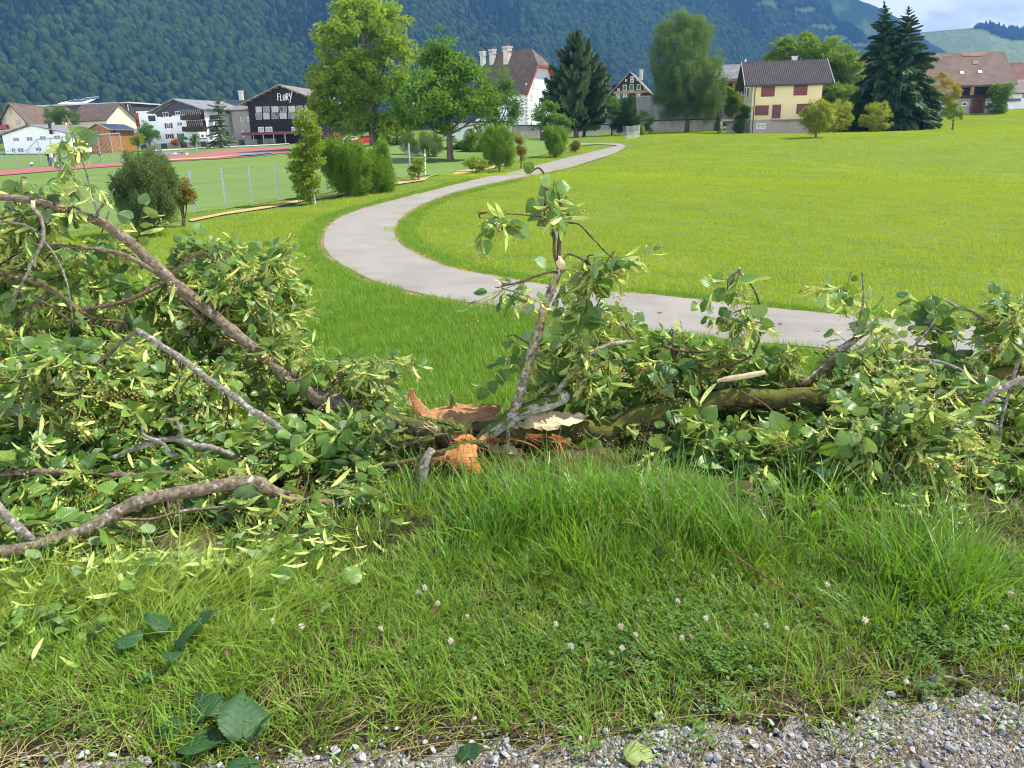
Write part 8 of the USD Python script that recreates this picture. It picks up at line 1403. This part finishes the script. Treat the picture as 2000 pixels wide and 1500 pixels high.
ground_twig([(1415, 1118, 0.10), (1470, 1150, 0.08), (1545, 1192, 0.06), (1600, 1222, 0.04), (1645, 1256, 0.03)], 0.0042, B_red, 'brown twig slanting through the grass at right, above the white clover')
ground_twig([(1615, 1125, 0.12), (1680, 1148, 0.09), (1760, 1166, 0.08), (1850, 1196, 0.05)], 0.0028, B_twig, 'thin brown twig in the grass at right, farther than the slanting one')
ground_twig([(1440, 1130, 0.06), (1470, 1118, 0.12), (1500, 1105, 0.17)], 0.0024, B_twig, 'short forked twig sticking up from the grass at right')
ground_twig([(585, 1092, 0.10), (640, 1062, 0.08), (720, 1072, 0.07), (790, 1100, 0.04)], 0.003, B_red, 'thin reddish twig lying below the leafy end of the thick limb')
ground_twig([(590, 1135, 0.02), (655, 1165, 0.06), (690, 1240, 0.05), (680, 1300, 0.02)], 0.0028, B_twig, 'dark wiry twig trailing down through the near grass at left of centre')
for k, (rows, r) in enumerate((([(1190, 1440, 0.01), (1330, 1412, 0.02), (1460, 1406, 0.02), (1620, 1409, 0.01)], 0.0015), ([(1270, 1370, 0.02), (1345, 1435, 0.01), (1450, 1482, 0.01)], 0.0013), ([(1525, 1390, 0.0), (1541, 1300, 0.13), (1590, 1302, 0.11), (1690, 1370, 0.01)], 0.0012), ([(1680, 1394, 0.01), (1780, 1416, 0.02), (1870, 1390, 0.01)], 0.0014), ([(700, 1490, 0.01), (860, 1462, 0.02), (995, 1450, 0.01), (1080, 1462, 0.01)], 0.0016), ([(540, 1395, 0.01), (600, 1362, 0.03), (680, 1366, 0.01)], 0.0014), ([(1990, 1330, 0.05), (1985, 1370, 0.03), (1990, 1405, 0.01)], 0.0014), ([(590, 1450, 0.01), (660, 1420, 0.02), (720, 1390, 0.01)], 0.0015))):
    ground_twig(rows, r, M_straw, ['long dry straw stem lying across the gravel right of centre', 'dry straw stem slanting over the gravel below the clover', 'bent straw stem arching out of the grass edge', 'curved straw stem on the gravel at lower right', 'long dry straw stem over the gravel at bottom centre', 'short straw stem beside the big leafy twig', 'straw stem at the right edge of the gravel', 'straw stem lying from the leafy twig towards the grass'][k], 'dry_stem')
# bracts and small leaves shaken off the heap, lying in the grass before it
g = np.random.default_rng(650); P, Rr, S, I = [], [], [], []
lp_, lp2, bp_ = [proto([(*LEAF[k], M_leaf)]) for k in range(3)], [proto([(*LEAF[k], M_leaf2)]) for k in (3, 4)], [proto([(*BRACT[k], M_bract)]) for k in range(4)]
for px, py, sx, sy, n in ((160, 1130, 190, 50, 150), (450, 1110, 160, 45, 110), (90, 1230, 110, 60, 60), (620, 1080, 120, 35, 60), (640, 1150, 120, 40, 14), (1600, 985, 160, 20, 26), (1800, 1015, 120, 22, 40)):
    for k in range(n):
        q = gp(px + g.normal(0, sx * 0.6), py + g.normal(0, sy * 0.6)); P.append(q + [0, 0, g.uniform(0.02, 0.10)]); a = g.uniform(0, 6.28); Rr.append(frame([math.cos(a), math.sin(a), g.normal(0, 0.3)], g.normal(0, 0.5))); b = g.uniform() < 0.62; S.append(g.uniform(0.06, 0.105) if b else g.uniform(0.04, 0.075)); I.append(int(g.integers(5, 9) if b else g.integers(0, 5)))
for k in range(70):
    q = gp(g.uniform(1150, 2050), g.uniform(585, 690)); P.append(q + [0, 0, 0.025]); a = g.uniform(0, 6.28); Rr.append(frame([math.cos(a), math.sin(a), 0.05], g.normal(0, 0.2))); b = g.uniform() < 0.5; S.append(g.uniform(0.05, 0.09)); I.append(int(g.integers(5, 9) if b else g.integers(0, 5)))
tag(scatter('leaf_litter', lp_ + lp2 + bp_, P, np.array(Rr), S, I), 'shed lime leaves and pale bracts littering the grass before the fallen branches', 'leaf litter', None, 'stuff')
